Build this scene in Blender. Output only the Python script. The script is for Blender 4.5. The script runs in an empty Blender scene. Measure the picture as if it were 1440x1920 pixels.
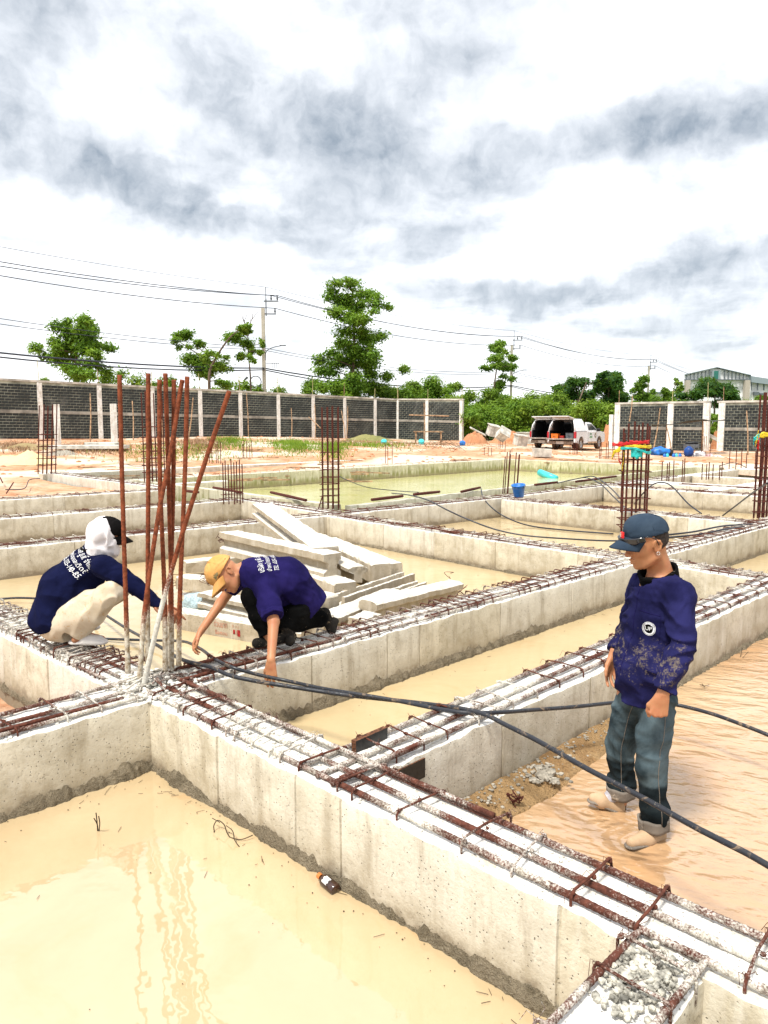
import bpy, bmesh, math, random
import numpy as np
from mathutils import Vector, Matrix, noise as mnoise
from mathutils.bvhtree import BVHTree
R = math.radians
random.seed(7)
scene = bpy.context.scene
col = scene.collection

# ------------------------------------------------------------------ camera
CAM_H = 2.13
PITCH = 6.66
FPX = 1430.0
cam_d = bpy.data.cameras.new('camera')
cam_d.sensor_fit = 'VERTICAL'
cam_d.sensor_height = 24.0
cam_d.lens = 24.0 * FPX / 1920.0
cam_d.clip_start = 0.05
cam_d.clip_end = 3000.0
cam = bpy.data.objects.new('camera', cam_d)
cam.location = (0, 0, CAM_H)
cam.rotation_euler = (R(90 - PITCH), 0, 0)
col.objects.link(cam)
scene.camera = cam

# ------------------------------------------------------------------ exposure
scene.view_settings.view_transform = 'Standard'
scene.view_settings.look = 'None'
scene.view_settings.gamma = 1.0
scene.view_settings.use_curve_mapping = False
scene.view_settings.exposure = 0.96

# ------------------------------------------------------------------ sun
SUN_EL, SUN_AZ = 62.0, 215.0        # azimuth measured from +Y towards +X
sd = bpy.data.lights.new('sun', 'SUN')
sd.energy = 2.7
sd.angle = R(10)
sd.color = (1.0, 0.96, 0.88)
sun = bpy.data.objects.new('sun', sd)
sv = Vector((math.cos(R(SUN_EL)) * math.sin(R(SUN_AZ)), math.cos(R(SUN_EL)) * math.cos(R(SUN_AZ)), math.sin(R(SUN_EL))))
sun.rotation_euler = sv.to_track_quat('Z', 'Y').to_euler()
sun.location = (0, -10, 30)
col.objects.link(sun)


# ------------------------------------------------------------------ node helper
class NT:
    def __init__(s, tree):
        s.t = tree; s.n = tree.nodes; s.l = tree.links
    def new(s, typ, **kw):
        nd = s.n.new(typ)
        for k, v in kw.items():
            setattr(nd, k, v)
        return nd
    def put(s, sock, v):
        if isinstance(v, bpy.types.NodeSocket):
            s.l.new(v, sock)
        elif v is not None:
            if hasattr(sock.default_value, '__len__') and isinstance(v, (int, float)):
                v = (v,) * len(sock.default_value)
            if hasattr(sock.default_value, '__len__') and len(sock.default_value) == 4 and len(v) == 3:
                v = (*v, 1.0)
            sock.default_value = v
    def m(s, op, a=None, b=None, c=None, clamp=False):
        nd = s.new('ShaderNodeMath', operation=op, use_clamp=clamp)
        for i, v in enumerate((a, b, c)):
            if v is not None: s.put(nd.inputs[i], v)
        return nd.outputs[0]
    def vm(s, op, a=None, b=None, scale=None):
        nd = s.new('ShaderNodeVectorMath', operation=op)
        if a is not None: s.put(nd.inputs[0], a)
        if b is not None: s.put(nd.inputs[1], b)
        if scale is not None: s.put(nd.inputs['Scale'], scale)
        return nd.outputs['Value'] if op in ('LENGTH', 'DOT_PRODUCT') else nd.outputs[0]
    def noise(s, vec, scale=5, detail=4, rough=.55, dist=0, col=False):
        nd = s.new('ShaderNodeTexNoise')
        if vec is not None: s.put(nd.inputs['Vector'], vec)
        nd.inputs['Scale'].default_value = scale
        nd.inputs['Detail'].default_value = detail
        nd.inputs['Roughness'].default_value = rough
        nd.inputs['Distortion'].default_value = dist
        return nd.outputs['Color' if col else 'Fac']
    def vor(s, vec, scale=5, feature='F1', out='Distance'):
        nd = s.new('ShaderNodeTexVoronoi', feature=feature)
        if vec is not None: s.put(nd.inputs['Vector'], vec)
        nd.inputs['Scale'].default_value = scale
        return nd.outputs[out]
    def mr(s, v, a, b, c=0., d=1., smooth=True):
        nd = s.new('ShaderNodeMapRange')
        nd.interpolation_type = 'SMOOTHSTEP' if smooth else 'LINEAR'
        for i, x in enumerate((v, a, b, c, d)): s.put(nd.inputs[i], x)
        return nd.outputs[0]
    def mix(s, f, a, b, blend='MIX'):
        nd = s.new('ShaderNodeMix', data_type='RGBA', blend_type=blend)
        s.put(nd.inputs[0], f); s.put(nd.inputs[6], a); s.put(nd.inputs[7], b)
        return nd.outputs[2]
    def sep(s, v):
        nd = s.new('ShaderNodeSeparateXYZ'); s.put(nd.inputs[0], v)
        return nd.outputs
    def comb(s, x, y, z):
        nd = s.new('ShaderNodeCombineXYZ')
        for i, q in enumerate((x, y, z)): s.put(nd.inputs[i], q)
        return nd.outputs[0]
    def bump(s, h, strength=.5, dist=.01, normal=None):
        nd = s.new('ShaderNodeBump')
        nd.inputs['Strength'].default_value = strength
        nd.inputs['Distance'].default_value = dist
        s.put(nd.inputs['Height'], h)
        if normal is not None: s.put(nd.inputs['Normal'], normal)
        return nd.outputs[0]


# ------------------------------------------------------------------ world: overcast broken cloud over a Nishita sky
world = bpy.data.worlds.new('World')
scene.world = world
world.use_nodes = True
W = NT(world.node_tree)
W.n.clear()
sky = W.new('ShaderNodeTexSky', sky_type='NISHITA')
sky.sun_disc = False
sky.sun_elevation = R(SUN_EL)
sky.sun_rotation = R(SUN_AZ)
tc = W.new('ShaderNodeTexCoord')
d = tc.outputs['Generated']
wob = W.noise(d, 5.0, 5, .52, .1, col=True)
wob = W.vm('SCALE', W.vm('SUBTRACT', wob, (.5, .5, .5)), scale=.085)
wob2 = W.noise(d, 22.0, 5, .55, 0, col=True)
wob2 = W.vm('SCALE', W.vm('SUBTRACT', wob2, (.5, .5, .5)), scale=.034)
dw = W.vm('ADD', W.vm('ADD', d, wob), wob2)
sx, sy, sz = W.sep(dw)[:3]
az = W.m('ARCTAN2', sx, sy)
el = W.m('ARCSINE', W.m('MINIMUM', sz, .999))
def cloud(px, py, rx, ry, tilt, w):
    a0 = math.atan((px - 720) / 1440.0); e0 = math.atan((793 - py) / 1440.0 * math.cos(a0))
    rx *= 1.25 / 1500.0; ry *= 1.35 / 1440.0
    c, s_ = math.cos(R(tilt)), math.sin(R(tilt))
    dx = W.m('SUBTRACT', az, a0); dy = W.m('SUBTRACT', el, e0)
    p = W.m('MULTIPLY', W.m('MULTIPLY_ADD', dx, c, W.m('MULTIPLY', dy, s_)), 1 / rx)
    q = W.m('MULTIPLY', W.m('MULTIPLY_ADD', dy, c, W.m('MULTIPLY', dx, -s_)), 1 / ry)
    r2 = W.m('MULTIPLY_ADD', p, p, W.m('MULTIPLY', q, q))
    return W.m('MULTIPLY', W.m('EXPONENT', W.m('MULTIPLY', W.m('POWER', r2, 1.35), -1.0)), w)
CL = [(110, 320, 190, 34, -10, 1.0), (215, 352, 90, 20, -6, .7), (50, 60, 150, 60, 10, .55), (150, 130, 110, 50, 0, .45), (25, 240, 75, 48, 0, .8),
      (400, 180, 62, 42, -35, .85), (330, 215, 60, 18, 10, .4), (560, 230, 200, 44, -14, .75), (840, 100, 200, 90, 12, .55), (800, 185, 150, 30, 6, .6), (640, 270, 150, 36, -12, .6),
      (540, 330, 260, 50, -2, .7), (480, 435, 150, 24, 0, 1.1), (330, 395, 120, 26, -8, .6), (650, 400, 130, 26, 4, .65), (760, 345, 90, 30, 0, .6), (770, 478, 150, 24, 14, .75), (590, 470, 120, 12, 0, .4),
      (1120, 308, 200, 30, 4, 1.0), (1350, 262, 170, 36, 12, .9), (915, 300, 60, 34, 0, .7), (1260, 230, 120, 40, 10, .4), (990, 556, 160, 20, 2, .85), (900, 545, 60, 10, 0, .4),
      (1230, 520, 220, 26, 10, .8), (1400, 480, 90, 30, 5, .5), (1180, 606, 130, 14, 3, .65), (1390, 580, 110, 36, 0, .6), (1330, 640, 200, 18, 0, .35), (820, 430, 90, 20, 10, .5),
      (880, 30, 300, 50, 0, .35), (250, 20, 200, 40, 0, .3)]
acc = None
for c_ in CL:
    v = cloud(*c_)
    acc = v if acc is None else W.m('ADD', acc, v)
# general cloud field everywhere (plane-projected so it flattens towards the horizon)
ux, uy, uz = W.sep(d)[:3]
den = W.m('ADD', W.m('ABSOLUTE', uz), .16)
pl = W.comb(W.m('DIVIDE', ux, den), W.m('DIVIDE', uy, den), 0.0)
f1 = W.noise(pl, 1.6, 7, .6, .6)
f2 = W.noise(dw, 13.0, 7, .58, .1)
# inside the picture's window the listed clouds rule, elsewhere the general field takes over
inwin = W.mr(W.m('ABSOLUTE', W.m('ARCTAN2', ux, uy)), .50, .70, 1.0, 0.0)
inwin = W.m('MULTIPLY', inwin, W.mr(W.m('ARCSINE', W.m('MINIMUM', uz, .999)), .50, .66, 1.0, 0.0))
gen = W.mr(f1, .42, .72, 0.0, .8)
gen = W.m('MULTIPLY', gen, W.mr(inwin, 0, 1, 1.0, .28))
f3 = W.noise(dw, 30.0, 5, .58, .1)
base_ = W.m('MULTIPLY', W.mr(W.noise(pl, 2.6, 7, .58, .2), .46, .66, 0.0, .42), inwin)
acc = W.m('MULTIPLY', acc, W.mr(f2, .30, .66, .42, 1.15, smooth=False))
gen = W.m('MULTIPLY', gen, 1.0)
D = W.m('ADD', W.m('ADD', acc, base_), gen)
D = W.m('SUBTRACT', 1.0, W.m('EXPONENT', W.m('MULTIPLY', D, -1.02)))      # thick parts saturate softly
D = W.m('MULTIPLY', D, W.mr(f3, .32, .68, .82, 1.14, smooth=False))
hz = W.mr(uz, 0.0, .10, .55, 1.0)
D = W.m('MULTIPLY', D, hz)
ccol = W.mix(W.m('MINIMUM', D, 1.0), (.79, .80, .82), (.14, .175, .215))
bg1 = W.new('ShaderNodeBackground'); W.put(bg1.inputs[0], sky.outputs[0]); bg1.inputs[1].default_value = .1
bg2 = W.new('ShaderNodeBackground'); W.put(bg2.inputs[0], ccol); bg2.inputs[1].default_value = 1.0
mx = W.new('ShaderNodeMixShader'); mx.inputs[0].default_value = .92
W.l.new(bg1.outputs[0], mx.inputs[1]); W.l.new(bg2.outputs[0], mx.inputs[2])
wo = W.new('ShaderNodeOutputWorld'); W.l.new(mx.outputs[0], wo.inputs[0])

# ------------------------------------------------------------------ pixel -> world (used to set real positions)
_TH = R(PITCH)
def ray(px, py):
    x = (px - 720) / FPX; y = -(py - 960) / FPX
    return Vector((x, math.cos(_TH) + y * math.sin(_TH), -math.sin(_TH) + y * math.cos(_TH)))
def atz(px, py, z):
    r = ray(px, py); return r * ((z - CAM_H) / r.z) + Vector((0, 0, CAM_H))
def aty(px, py, Y):
    r = ray(px, py); return r * (Y / r.y) + Vector((0, 0, CAM_H))
CA = math.atan2(1400, 1440)
UA = Vector((math.sin(CA), math.cos(CA), 0)); UB = Vector((-math.cos(CA), math.sin(CA), 0))
def G(u, v, z=0.0):
    return UA * u + UB * v + Vector((0, 0, z))


# ------------------------------------------------------------------ mesh helpers
def tag(o, label=None, cat=None, group=None, kind=None):
    if label: o['label'] = label
    if cat: o['category'] = cat
    if group: o['group'] = group
    if kind: o['kind'] = kind
    return o
def empty(name, loc=(0, 0, 0), label=None, cat=None, group=None, rz=0):
    o = bpy.data.objects.new(name, None); col.objects.link(o)
    o.location = loc; o.rotation_euler = (0, 0, rz); o.empty_display_size = .2
    return tag(o, label, cat, group)
def link(name, me, mat=None, parent=None, loc=None, rot=None, scl=None):
    o = bpy.data.objects.new(name, me); col.objects.link(o)
    if mat is not None and not me.materials:
        for m_ in (mat if isinstance(mat, (list, tuple)) else [mat]): me.materials.append(m_)
    if parent is not None: o.parent = parent
    if loc is not None: o.location = loc
    if rot is not None: o.rotation_euler = rot
    if scl is not None: o.scale = scl
    return o
def copy_tree(o, parent=None):
    c = o.copy(); col.objects.link(c)
    if parent is not None: c.parent = parent
    for ch in list(o.children): copy_tree(ch, c)
    return c
def mesh_from(name, v, f, smooth=False):
    me = bpy.data.meshes.new(name)
    me.from_pydata([tuple(x) for x in v], [], [tuple(int(i) for i in q) for q in f])
    if smooth:
        me.polygons.foreach_set('use_smooth', [True] * len(me.polygons))
    me.update()
    return me
def np_mesh(name, V, Q, smooth=True):
    me = bpy.data.meshes.new(name)
    V = np.asarray(V, dtype=np.float32); Q = np.asarray(Q, dtype=np.int32)
    k = Q.shape[1]
    me.vertices.add(len(V)); me.vertices.foreach_set('co', V.ravel())
    me.loops.add(Q.size); me.loops.foreach_set('vertex_index', Q.ravel())
    me.polygons.add(len(Q)); me.polygons.foreach_set('loop_start', np.arange(len(Q), dtype=np.int32) * k)
    try: me.polygons.foreach_set('loop_total', np.full(len(Q), k, dtype=np.int32))
    except Exception: pass
    me.update(calc_edges=True); me.validate()
    if smooth: me.polygons.foreach_set('use_smooth', np.ones(len(me.polygons), dtype=bool))
    return me
def frame(t, up=Vector((0, 0, 1))):
    t = t.normalized()
    if abs(t.dot(up)) > .97: up = Vector((1, 0, 0)) if abs(t.x) < .9 else Vector((0, 1, 0))
    a = up.cross(t).normalized(); b = t.cross(a).normalized()
    return a, b
def catmull(pts, n=6):
    pts = [Vector(p) for p in pts]
    if len(pts) < 3: return pts
    P = [pts[0] * 2 - pts[1]] + pts + [pts[-1] * 2 - pts[-2]]
    out = []
    for i in range(1, len(P) - 2):
        for k in range(n):
            t = k / n
            out.append(.5 * ((2 * P[i]) + (P[i + 1] - P[i - 1]) * t + (2 * P[i - 1] - 5 * P[i] + 4 * P[i + 1] - P[i + 2]) * t * t
                             + (-P[i - 1] + 3 * P[i] - 3 * P[i + 1] + P[i + 2]) * t ** 3))
    out.append(pts[-1])
    return out
class MB:
    def __init__(s): s.v = []; s.f = []; s.mi = []
    def add(s, vs, fs, mi=0):
        o = len(s.v); s.v += [tuple(x) for x in vs]; s.f += [tuple(o + i for i in q) for q in fs]; s.mi += [mi] * len(fs)
        return s
    def box(s, c, size, rz=0, M=None, mi=0):
        hx, hy, hz_ = size[0] / 2, size[1] / 2, size[2] / 2
        vs = [Vector((x, y, z)) for x in (-hx, hx) for y in (-hy, hy) for z in (-hz_, hz_)]
        if M is None: M = Matrix.Rotation(rz, 3, 'Z')
        vs = [M @ q + Vector(c) for q in vs]
        return s.add(vs, [(0, 1, 3, 2), (4, 6, 7, 5), (0, 4, 5, 1), (2, 3, 7, 6), (0, 2, 6, 4), (1, 5, 7, 3)], mi)
    def tube(s, pts, r, n=6, cap=True, mi=0):
        pts = [Vector(p) for p in pts]; N = len(pts); vs = []; fs = []
        a = None
        for i, p in enumerate(pts):
            t = (pts[min(i + 1, N - 1)] - pts[max(i - 1, 0)])
            if t.length < 1e-9: t = Vector((0, 0, 1))
            t.normalize()
            if a is None: a, b = frame(t)
            else:
                a = a - t * a.dot(t)
                if a.length < 1e-6: a, b = frame(t)
                a.normalize(); b = t.cross(a)
            rr = r[i] if hasattr(r, '__len__') else r
            for k in range(n):
                w = 2 * math.pi * k / n
                vs.append(p + (a * math.cos(w) + b * math.sin(w)) * rr)
        for i in range(N - 1):
            for k in range(n):
                k2 = (k + 1) % n
                fs.append((i * n + k, i * n + k2, (i + 1) * n + k2, (i + 1) * n + k))
        if cap:
            fs.append(tuple(range(n - 1, -1, -1))); fs.append(tuple((N - 1) * n + k for k in range(n)))
        return s.add(vs, fs, mi)
    def prism(s, poly, axis_vec, mi=0):
        """poly: list of 3D points (planar); extruded by axis_vec"""
        n = len(poly); A = [Vector(p) for p in poly]; B = [p + Vector(axis_vec) for p in A]
        return s.add(A + B, [tuple(range(n - 1, -1, -1)), tuple(range(n, 2 * n))] + [(i, (i + 1) % n, n + (i + 1) % n, n + i) for i in range(n)], mi)
    def lump(s, c, r, seed=0, n=1, squash=.8, mi=0):
        vs, fs = ICO[n]
        o = Vector((seed * 3.1, seed * 1.7, seed))
        vv = []
        for q in vs:
            k = 1 + .35 * mnoise.noise(q * 1.4 + o)
            vv.append(Vector((q.x * r * k, q.y * r * k, q.z * r * k * squash)) + Vector(c))
        return s.add(vv, fs, mi)
    def mesh(s, name, smooth=False):
        me = mesh_from(name, s.v, s.f, smooth)
        if any(s.mi): me.polygons.foreach_set('material_index', s.mi)
        return me
    def build(s, name, mat, parent=None, smooth=False, **kw):
        return link(name, s.mesh(name, smooth), mat, parent, **kw)
def _ico(n):
    bm = bmesh.new(); bmesh.ops.create_icosphere(bm, subdivisions=n, radius=1)
    v = [q.co.copy() for q in bm.verts]; f = [tuple(x.index for x in q.verts) for q in bm.faces]; bm.free()
    return v, f
ICO = {1: _ico(1), 2: _ico(2), 3: _ico(3)}
def bevel(o, w=.01, seg=2):
    m_ = o.modifiers.new('bevel', 'BEVEL'); m_.width = w; m_.segments = seg; m_.limit_method = 'ANGLE'
    return o


# ------------------------------------------------------------------ materials
def mat(name, rough=.8, base=(.5, .5, .5), metal=0, spec=.3):
    m_ = bpy.data.materials.new(name); m_.use_nodes = True
    t = NT(m_.node_tree); b = t.n['Principled BSDF']
    b.inputs['Roughness'].default_value = rough; b.inputs['Base Color'].default_value = (*base, 1)
    b.inputs['Metallic'].default_value = metal; b.inputs['Specular IOR Level'].default_value = spec
    return m_, t, b
def plain(name, base, rough=.7, metal=0, var=.15, scale=8, spec=.3, bump=0., bscale=60, obj=True):
    m_, t, b = mat(name, rough, base, metal, spec)
    co = t.new('ShaderNodeTexCoord').outputs['Object']
    n_ = t.noise(co, scale, 5, .6)
    dark = tuple(c * (1 - var * 1.6) for c in base); lite = tuple(min(1, c * (1 + var)) for c in base)
    t.put(b.inputs['Base Color'], t.mix(t.mr(n_, .3, .7), dark, lite))
    if bump: t.put(b.inputs['Normal'], t.bump(t.noise(co, bscale, 3, .6), bump, .01))
    return m_
MT = {}
def concrete(name, side=(.57, .52, .41), top=(.74, .73, .70), algae=0.0, dirtz=.09, dark=1.0, tilt=.55):
    m_, t, b = mat(name, .88)
    geo = t.new('ShaderNodeNewGeometry'); pos = geo.outputs['Position']; nz = t.sep(geo.outputs['True Normal'])[2]
    pz = t.sep(pos)[2]
    big = t.noise(pos, 1.3, 5, .6, .4); mid = t.noise(pos, 6, 6, .65, .3); fine = t.noise(pos, 42, 4, .7)
    tone = t.new('ShaderNodeAttribute', attribute_name='tone').outputs['Fac']
    c = t.mix(t.mr(big, .3, .7), tuple(x * .86 for x in side), tuple(min(1, x * 1.12) for x in side))
    c = t.mix(t.mr(mid, .40, .66, 0, .65), c, (side[0] * .62, side[1] * .58, side[2] * .50))
    c = t.mix(t.mr(tone, 0, 1, 0, .42), c, (.70, .68, .62))
    c = t.mix(t.mr(fine, .30, .44, .45, 0), c, (.27, .245, .20))
    # vertical streaks
    sx_, sy_, sz_ = t.sep(pos)[:3]
    st = t.noise(t.comb(t.m('MULTIPLY', sx_, 9), t.m('MULTIPLY', sy_, 9), t.m('MULTIPLY', sz_, 1.2)), 1.0, 5, .65)
    c = t.mix(t.mr(st, .50, .70, 0, .50 + .3 * algae), c, (.26, .24, .15) if algae else (.27, .22, .15))
    c = t.mix(t.mr(st, .46, .28, 0, .35), c, (.72, .69, .62))
    # air holes
    vd = t.vor(pos, 44); vm_ = t.noise(pos, 5, 3); vd2 = t.vor(pos, 17)
    hole = t.m('MAXIMUM', t.m('MULTIPLY', t.mr(vd, .17, .09), t.mr(vm_, .36, .52)), t.m('MULTIPLY', t.mr(vd2, .075, .045), t.mr(vm_, .40, .5)))
    c = t.mix(t.m('MULTIPLY', hole, .8), c, (.14, .125, .10))
    if algae:
        al = t.mr(t.m('ADD', st, t.m('MULTIPLY', t.m('SUBTRACT', .22, pz), .9)), .46, .70, 0, algae)
        c = t.mix(al, c, (.22, .22, .075))
    # soil splash at the foot
    w_ = t.m('ADD', pz, t.m('MULTIPLY', t.m('SUBTRACT', t.noise(pos, 5, 6, .7), .5), .34))
    c = t.mix(t.mr(w_, dirtz - .04, dirtz + .14, .55, 0), c, (.33, .27, .18)); c = t.mix(t.mr(w_, dirtz - .08, dirtz + .01, .8, 0), c, (.19, .15, .10))
    # laitance-white top
    wn = t.m('ADD', nz, t.m('MULTIPLY', t.m('SUBTRACT', mid, .5), .3))
    tcl = t.mix(t.mr(mid, .44, .66, 0, .65), top, (.50, .46, .38))
    tcl = t.mix(t.mr(fine, .34, .50, .65, 0), tcl, (.40, .36, .29)); tcl = t.mix(t.m('MULTIPLY', hole, .7), tcl, (.2, .17, .13))
    tcl = t.mix(t.mr(t.noise(pos, 3.1, 5, .7), .60, .72, 0, .6), tcl, (.55, .42, .26))
    c = t.mix(t.mr(wn, tilt - .1, tilt + .12), c, tcl)
    if dark != 1.0: c = t.mix(1.0, c, (dark, dark, dark), 'MULTIPLY')
    t.put(b.inputs['Base Color'], c)
    h = t.m('ADD', t.m('MULTIPLY', mid, .5), t.m('SUBTRACT', t.m('MULTIPLY', fine, .35), t.m('MULTIPLY', hole, .9)))
    t.put(b.inputs['Normal'], t.bump(h, .8, .016))
    return m_
MT['conc'] = concrete('beam_concrete')
MT['conc_pool'] = concrete('pool_concrete', side=(.50, .47, .32), top=(.52, .49, .40), algae=.9, dirtz=.0)
MT['conc_far'] = concrete('far_concrete', side=(.56, .51, .41), dirtz=.10)
MT['pile'] = concrete('pile_concrete', side=(.43, .37, .28), top=(.60, .57, .51), dirtz=-.5, tilt=.6)
MT['column'] = concrete('wall_column_concrete', side=(.78, .77, .73), top=(.6, .58, .53), dirtz=-5)
def rust(name, cement=.5, zlo=None, zhi=None, base=(.115, .028, .012), cem=((.42, .39, .32), (.74, .71, .64))):
    m_, t, b = mat(name, .85, spec=.2)
    geo = t.new('ShaderNodeNewGeometry'); pos = geo.outputs['Position']
    n1 = t.noise(pos, 2.2, 4, .6); n2 = t.noise(pos, 30, 5, .7); n3 = t.noise(pos, 120, 3, .7)
    c = t.mix(t.mr(n2, .35, .65), base, tuple(x * 2.3 for x in base))
    k = t.m('ADD', t.m('MULTIPLY', n1, 1.5), t.m('MULTIPLY', n3, .8))
    if zlo is not None:
        pz = t.sep(pos)[2]
        k = t.m('ADD', k, t.mr(pz, zlo, zhi, 1.25, -.25))
    f = t.mr(k, 1.50 - cement, 1.86 - cement)
    c = t.mix(f, c, t.mix(t.mr(n2, .3, .7), *cem))
    t.put(b.inputs['Base Color'], c)
    t.put(b.inputs['Normal'], t.bump(t.m('ADD', n2, n3), .6, .004))
    return m_
MT['rebar'] = rust('crusted_rebar_steel', .50, base=(.055, .019, .012))
MT['rebar_rusty'] = rust('rusty_rebar_steel', .22, base=(.055, .018, .011))
MT['rebar_far'] = rust('far_rusty_steel', -.3, base=(.048, .013, .009))
MT['rebar_col'] = rust('column_rebar_steel', .02, .50, 1.20, base=(.11, .030, .013), cem=((.20, .13, .06), (.60, .56, .47)))
MT['rebar_white'] = rust('cement_coated_rebar', .16, .7, 1.45, base=(.11, .030, .013), cem=((.42, .39, .33), (.62, .60, .54)))
def water(name, c1, c2, rough=.02, rip=.0, rscale=3, wob_=.02, ior=1.45, mud=(.5, .30, .14), rings=()):
    m_, t, b = mat(name, rough, c1, spec=.6)
    b.inputs['IOR'].default_value = ior
    geo = t.new('ShaderNodeNewGeometry'); pos = geo.outputs['Position']
    n1 = t.noise(pos, .55, 5, .6, .8)
    n1b = t.noise(pos, 1.4, 6, .65, 1.2)
    c = t.mix(t.mr(n1, .35, .68), c1, c2)
    c = t.mix(t.mr(n1b, .52, .72, 0, .42), c, mud); c = t.mix(t.mr(n1, .28, .12, 0, .5), c, mud)
    t.put(b.inputs['Base Color'], c)
    h = t.noise(pos, 7, 2, .5)
    nrm = t.bump(h, wob_, .05)
    if rip:
        x, y, z = t.sep(pos)[:3]
        st = t.comb(t.m('MULTIPLY_ADD', x, .9, t.m('MULTIPLY', y, .15)), t.m('MULTIPLY_ADD', y, 1.45, t.m('MULTIPLY', x, .35)), 0.)
        r1 = t.noise(st, rscale, 2, .5, .5); r2 = t.noise(st, rscale * 3.3, 2, .5, .3)
        hh = t.m('MULTIPLY_ADD', r2, .30, r1)
        for fx, fy in rings:
            dd = t.vm('LENGTH', t.vm('SUBTRACT', pos, (fx, fy, 0)))
            hh = t.m('MULTIPLY_ADD', t.m('MULTIPLY', t.m('SINE', t.m('MULTIPLY_ADD', dd, 80, t.m('MULTIPLY', r1, 9.0))), t.m('EXPONENT', t.m('MULTIPLY', dd, -6))), .14, hh)
        nrm = t.bump(hh, rip, .05, nrm)
    t.put(b.inputs['Normal'], nrm)
    return m_
MT['w_near'] = water('muddy_water_near', (.45, .335, .19), (.50, .385, .23), ior=1.95, wob_=.05, mud=(.52, .31, .14))
MT['w_mid'] = water('muddy_water_middle', (.47, .36, .20), (.52, .41, .24), ior=1.5, wob_=.06)
MT['w_right'] = water('muddy_water_rippled', (.43, .26, .135), (.48, .33, .19), rough=.05, rip=.9, rscale=3.4, ior=1.9, rings=((1.33, 3.68), (1.12, 3.98)), mud=(.56, .28, .11))
MT['w_green'] = water('green_pool_water', (.54, .52, .22), (.62, .59, .31), rip=.25, rscale=5, ior=1.5, mud=(.42, .48, .10))
def earth(name, c1, c2, c3, scale=1., bump=.6, far_green=False):
    m_, t, b = mat(name, .95, spec=.1)
    pos = t.new('ShaderNodeNewGeometry').outputs['Position']
    n1 = t.noise(pos, .22 * scale, 5, .6, .5); n2 = t.noise(pos, 2.4 * scale, 6, .7); n3 = t.noise(pos, 14 * scale, 4, .7)
    c = t.mix(t.mr(n2, .35, .65), c1, c2)
    c = t.mix(t.mr(n1, .46, .60, 0, .85), c, c3)
    c = t.mix(t.mr(n3, .28, .45, .6, 0), c, tuple(x * .4 for x in c1))
    c = t.mix(t.mr(n3, .60, .74, 0, .5), c, (.62, .55, .45))
    if far_green:
        yy = t.m('ADD', t.sep(pos)[1], t.m('MULTIPLY', n1, 6)); c = t.mix(t.mr(yy, 70, 78), c, t.mix(n2, (.05, .09, .02), (.12, .16, .05)))
    t.put(b.inputs['Base Color'], c)
    t.put(b.inputs['Normal'], t.bump(t.m('ADD', n2, n3), bump, .05))
    return m_
MT['clay'] = earth('orange_clay', (.40, .19, .10), (.54, .34, .21), (.64, .56, .45), far_green=True)
MT['clay_pile'] = earth('heaped_orange_clay', (.36, .15, .07), (.50, .25, .13), (.44, .22, .12), 2)
MT['mud'] = earth('wet_brown_mud', (.34, .20, .09), (.46, .30, .15), (.42, .27, .13), 3, 1.)
MT['grout'] = earth('dark_grout_and_soil', (.20, .165, .11), (.36, .30, .21), (.27, .22, .15), 5, 1.)
MT['sand'] = earth('pale_yellow_sand', (.62, .50, .26), (.68, .56, .32), (.64, .52, .28), 2, .3)
MT['land'] = earth('far_land', (.16, .17, .06), (.24, .22, .09), (.3, .22, .12), .3, .2)
# ================================================================== SETTING
def sheet(name, poly_uv, z, m_, kind='structure'):
    me = mesh_from(name, [G(u, v, z) for u, v in poly_uv], [tuple(range(len(poly_uv)))])
    o = link(name, me, m_); tag(o, kind=kind); return o
# low pit floor under everything, and the far land
me = mesh_from('ground', [(-1500, -200, -.45), (1500, -200, -.45), (1500, 2500, -.45), (-1500, 2500, -.45)], [(0, 1, 2, 3)])
tag(link('ground', me, MT['land']), 'flat low land under the site reaching the horizon', kind='structure')

def sstep(a, b, x):
    t = max(0., min(1., (x - a) / (b - a))); return t * t * (3 - 2 * t)
def inside_pits(u, v):
    """the dug-out, beam-framed part of the site"""
    if u < 29.6 and u > -30 and v < 21.5 and u >= 10.3: return True
    if 10.3 <= u < 29.6 and v < 26.0 and v > 0: return u < 14.5
    if u < 10.3 and v < 17.9: return True
    return False
def ground_h(x, y):
    u = x * UA.x + y * UA.y; v = x * UB.x + y * UB.y
    h = .24
    left = sstep(6, -12, x)
    h += sstep(27, 46, y) * (.28 + .55 * left) * sstep(17, 8, x)
    h += .10 * mnoise.noise(Vector((x * .25, y * .25, 0))) + .05 * mnoise.noise(Vector((x, y, 3)))
    return h
def site_ground():
    # grid in uv, step grows with distance
    def ticks(a, b):
        out = [a]
        while out[-1] < b:
            q = abs(out[-1]); out.append(out[-1] + (.35 if -6 < out[-1] < 42 else 1.2 if -30 < out[-1] < 90 else 8))
        return out
    us = ticks(-40, 160); vs_ = ticks(-40, 160)
    V = []; idx = {}; F = []
    def vid(i, j):
        k = (i, j)
        if k not in idx:
            p = G(us[i], vs_[j]); idx[k] = len(V); V.append((p.x, p.y, ground_h(p.x, p.y)))
        return idx[k]
    for i in range(len(us) - 1):
        for j in range(len(vs_) - 1):
            cu, cv = (us[i] + us[i + 1]) / 2, (vs_[j] + vs_[j + 1]) / 2
            p = G(cu, cv)
            if p.y < 1.0 or abs(p.x) > p.y * .9 + 22: continue
            if inside_pits(cu, cv): continue
            F.append((vid(i, j), vid(i + 1, j), vid(i + 1, j + 1), vid(i, j + 1)))
    me = mesh_from('site_ground', V, F, True)
    tag(link('site_ground', me, MT['clay']), 'bare orange clay ground around the foundation pits', kind='structure')
site_ground()
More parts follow.
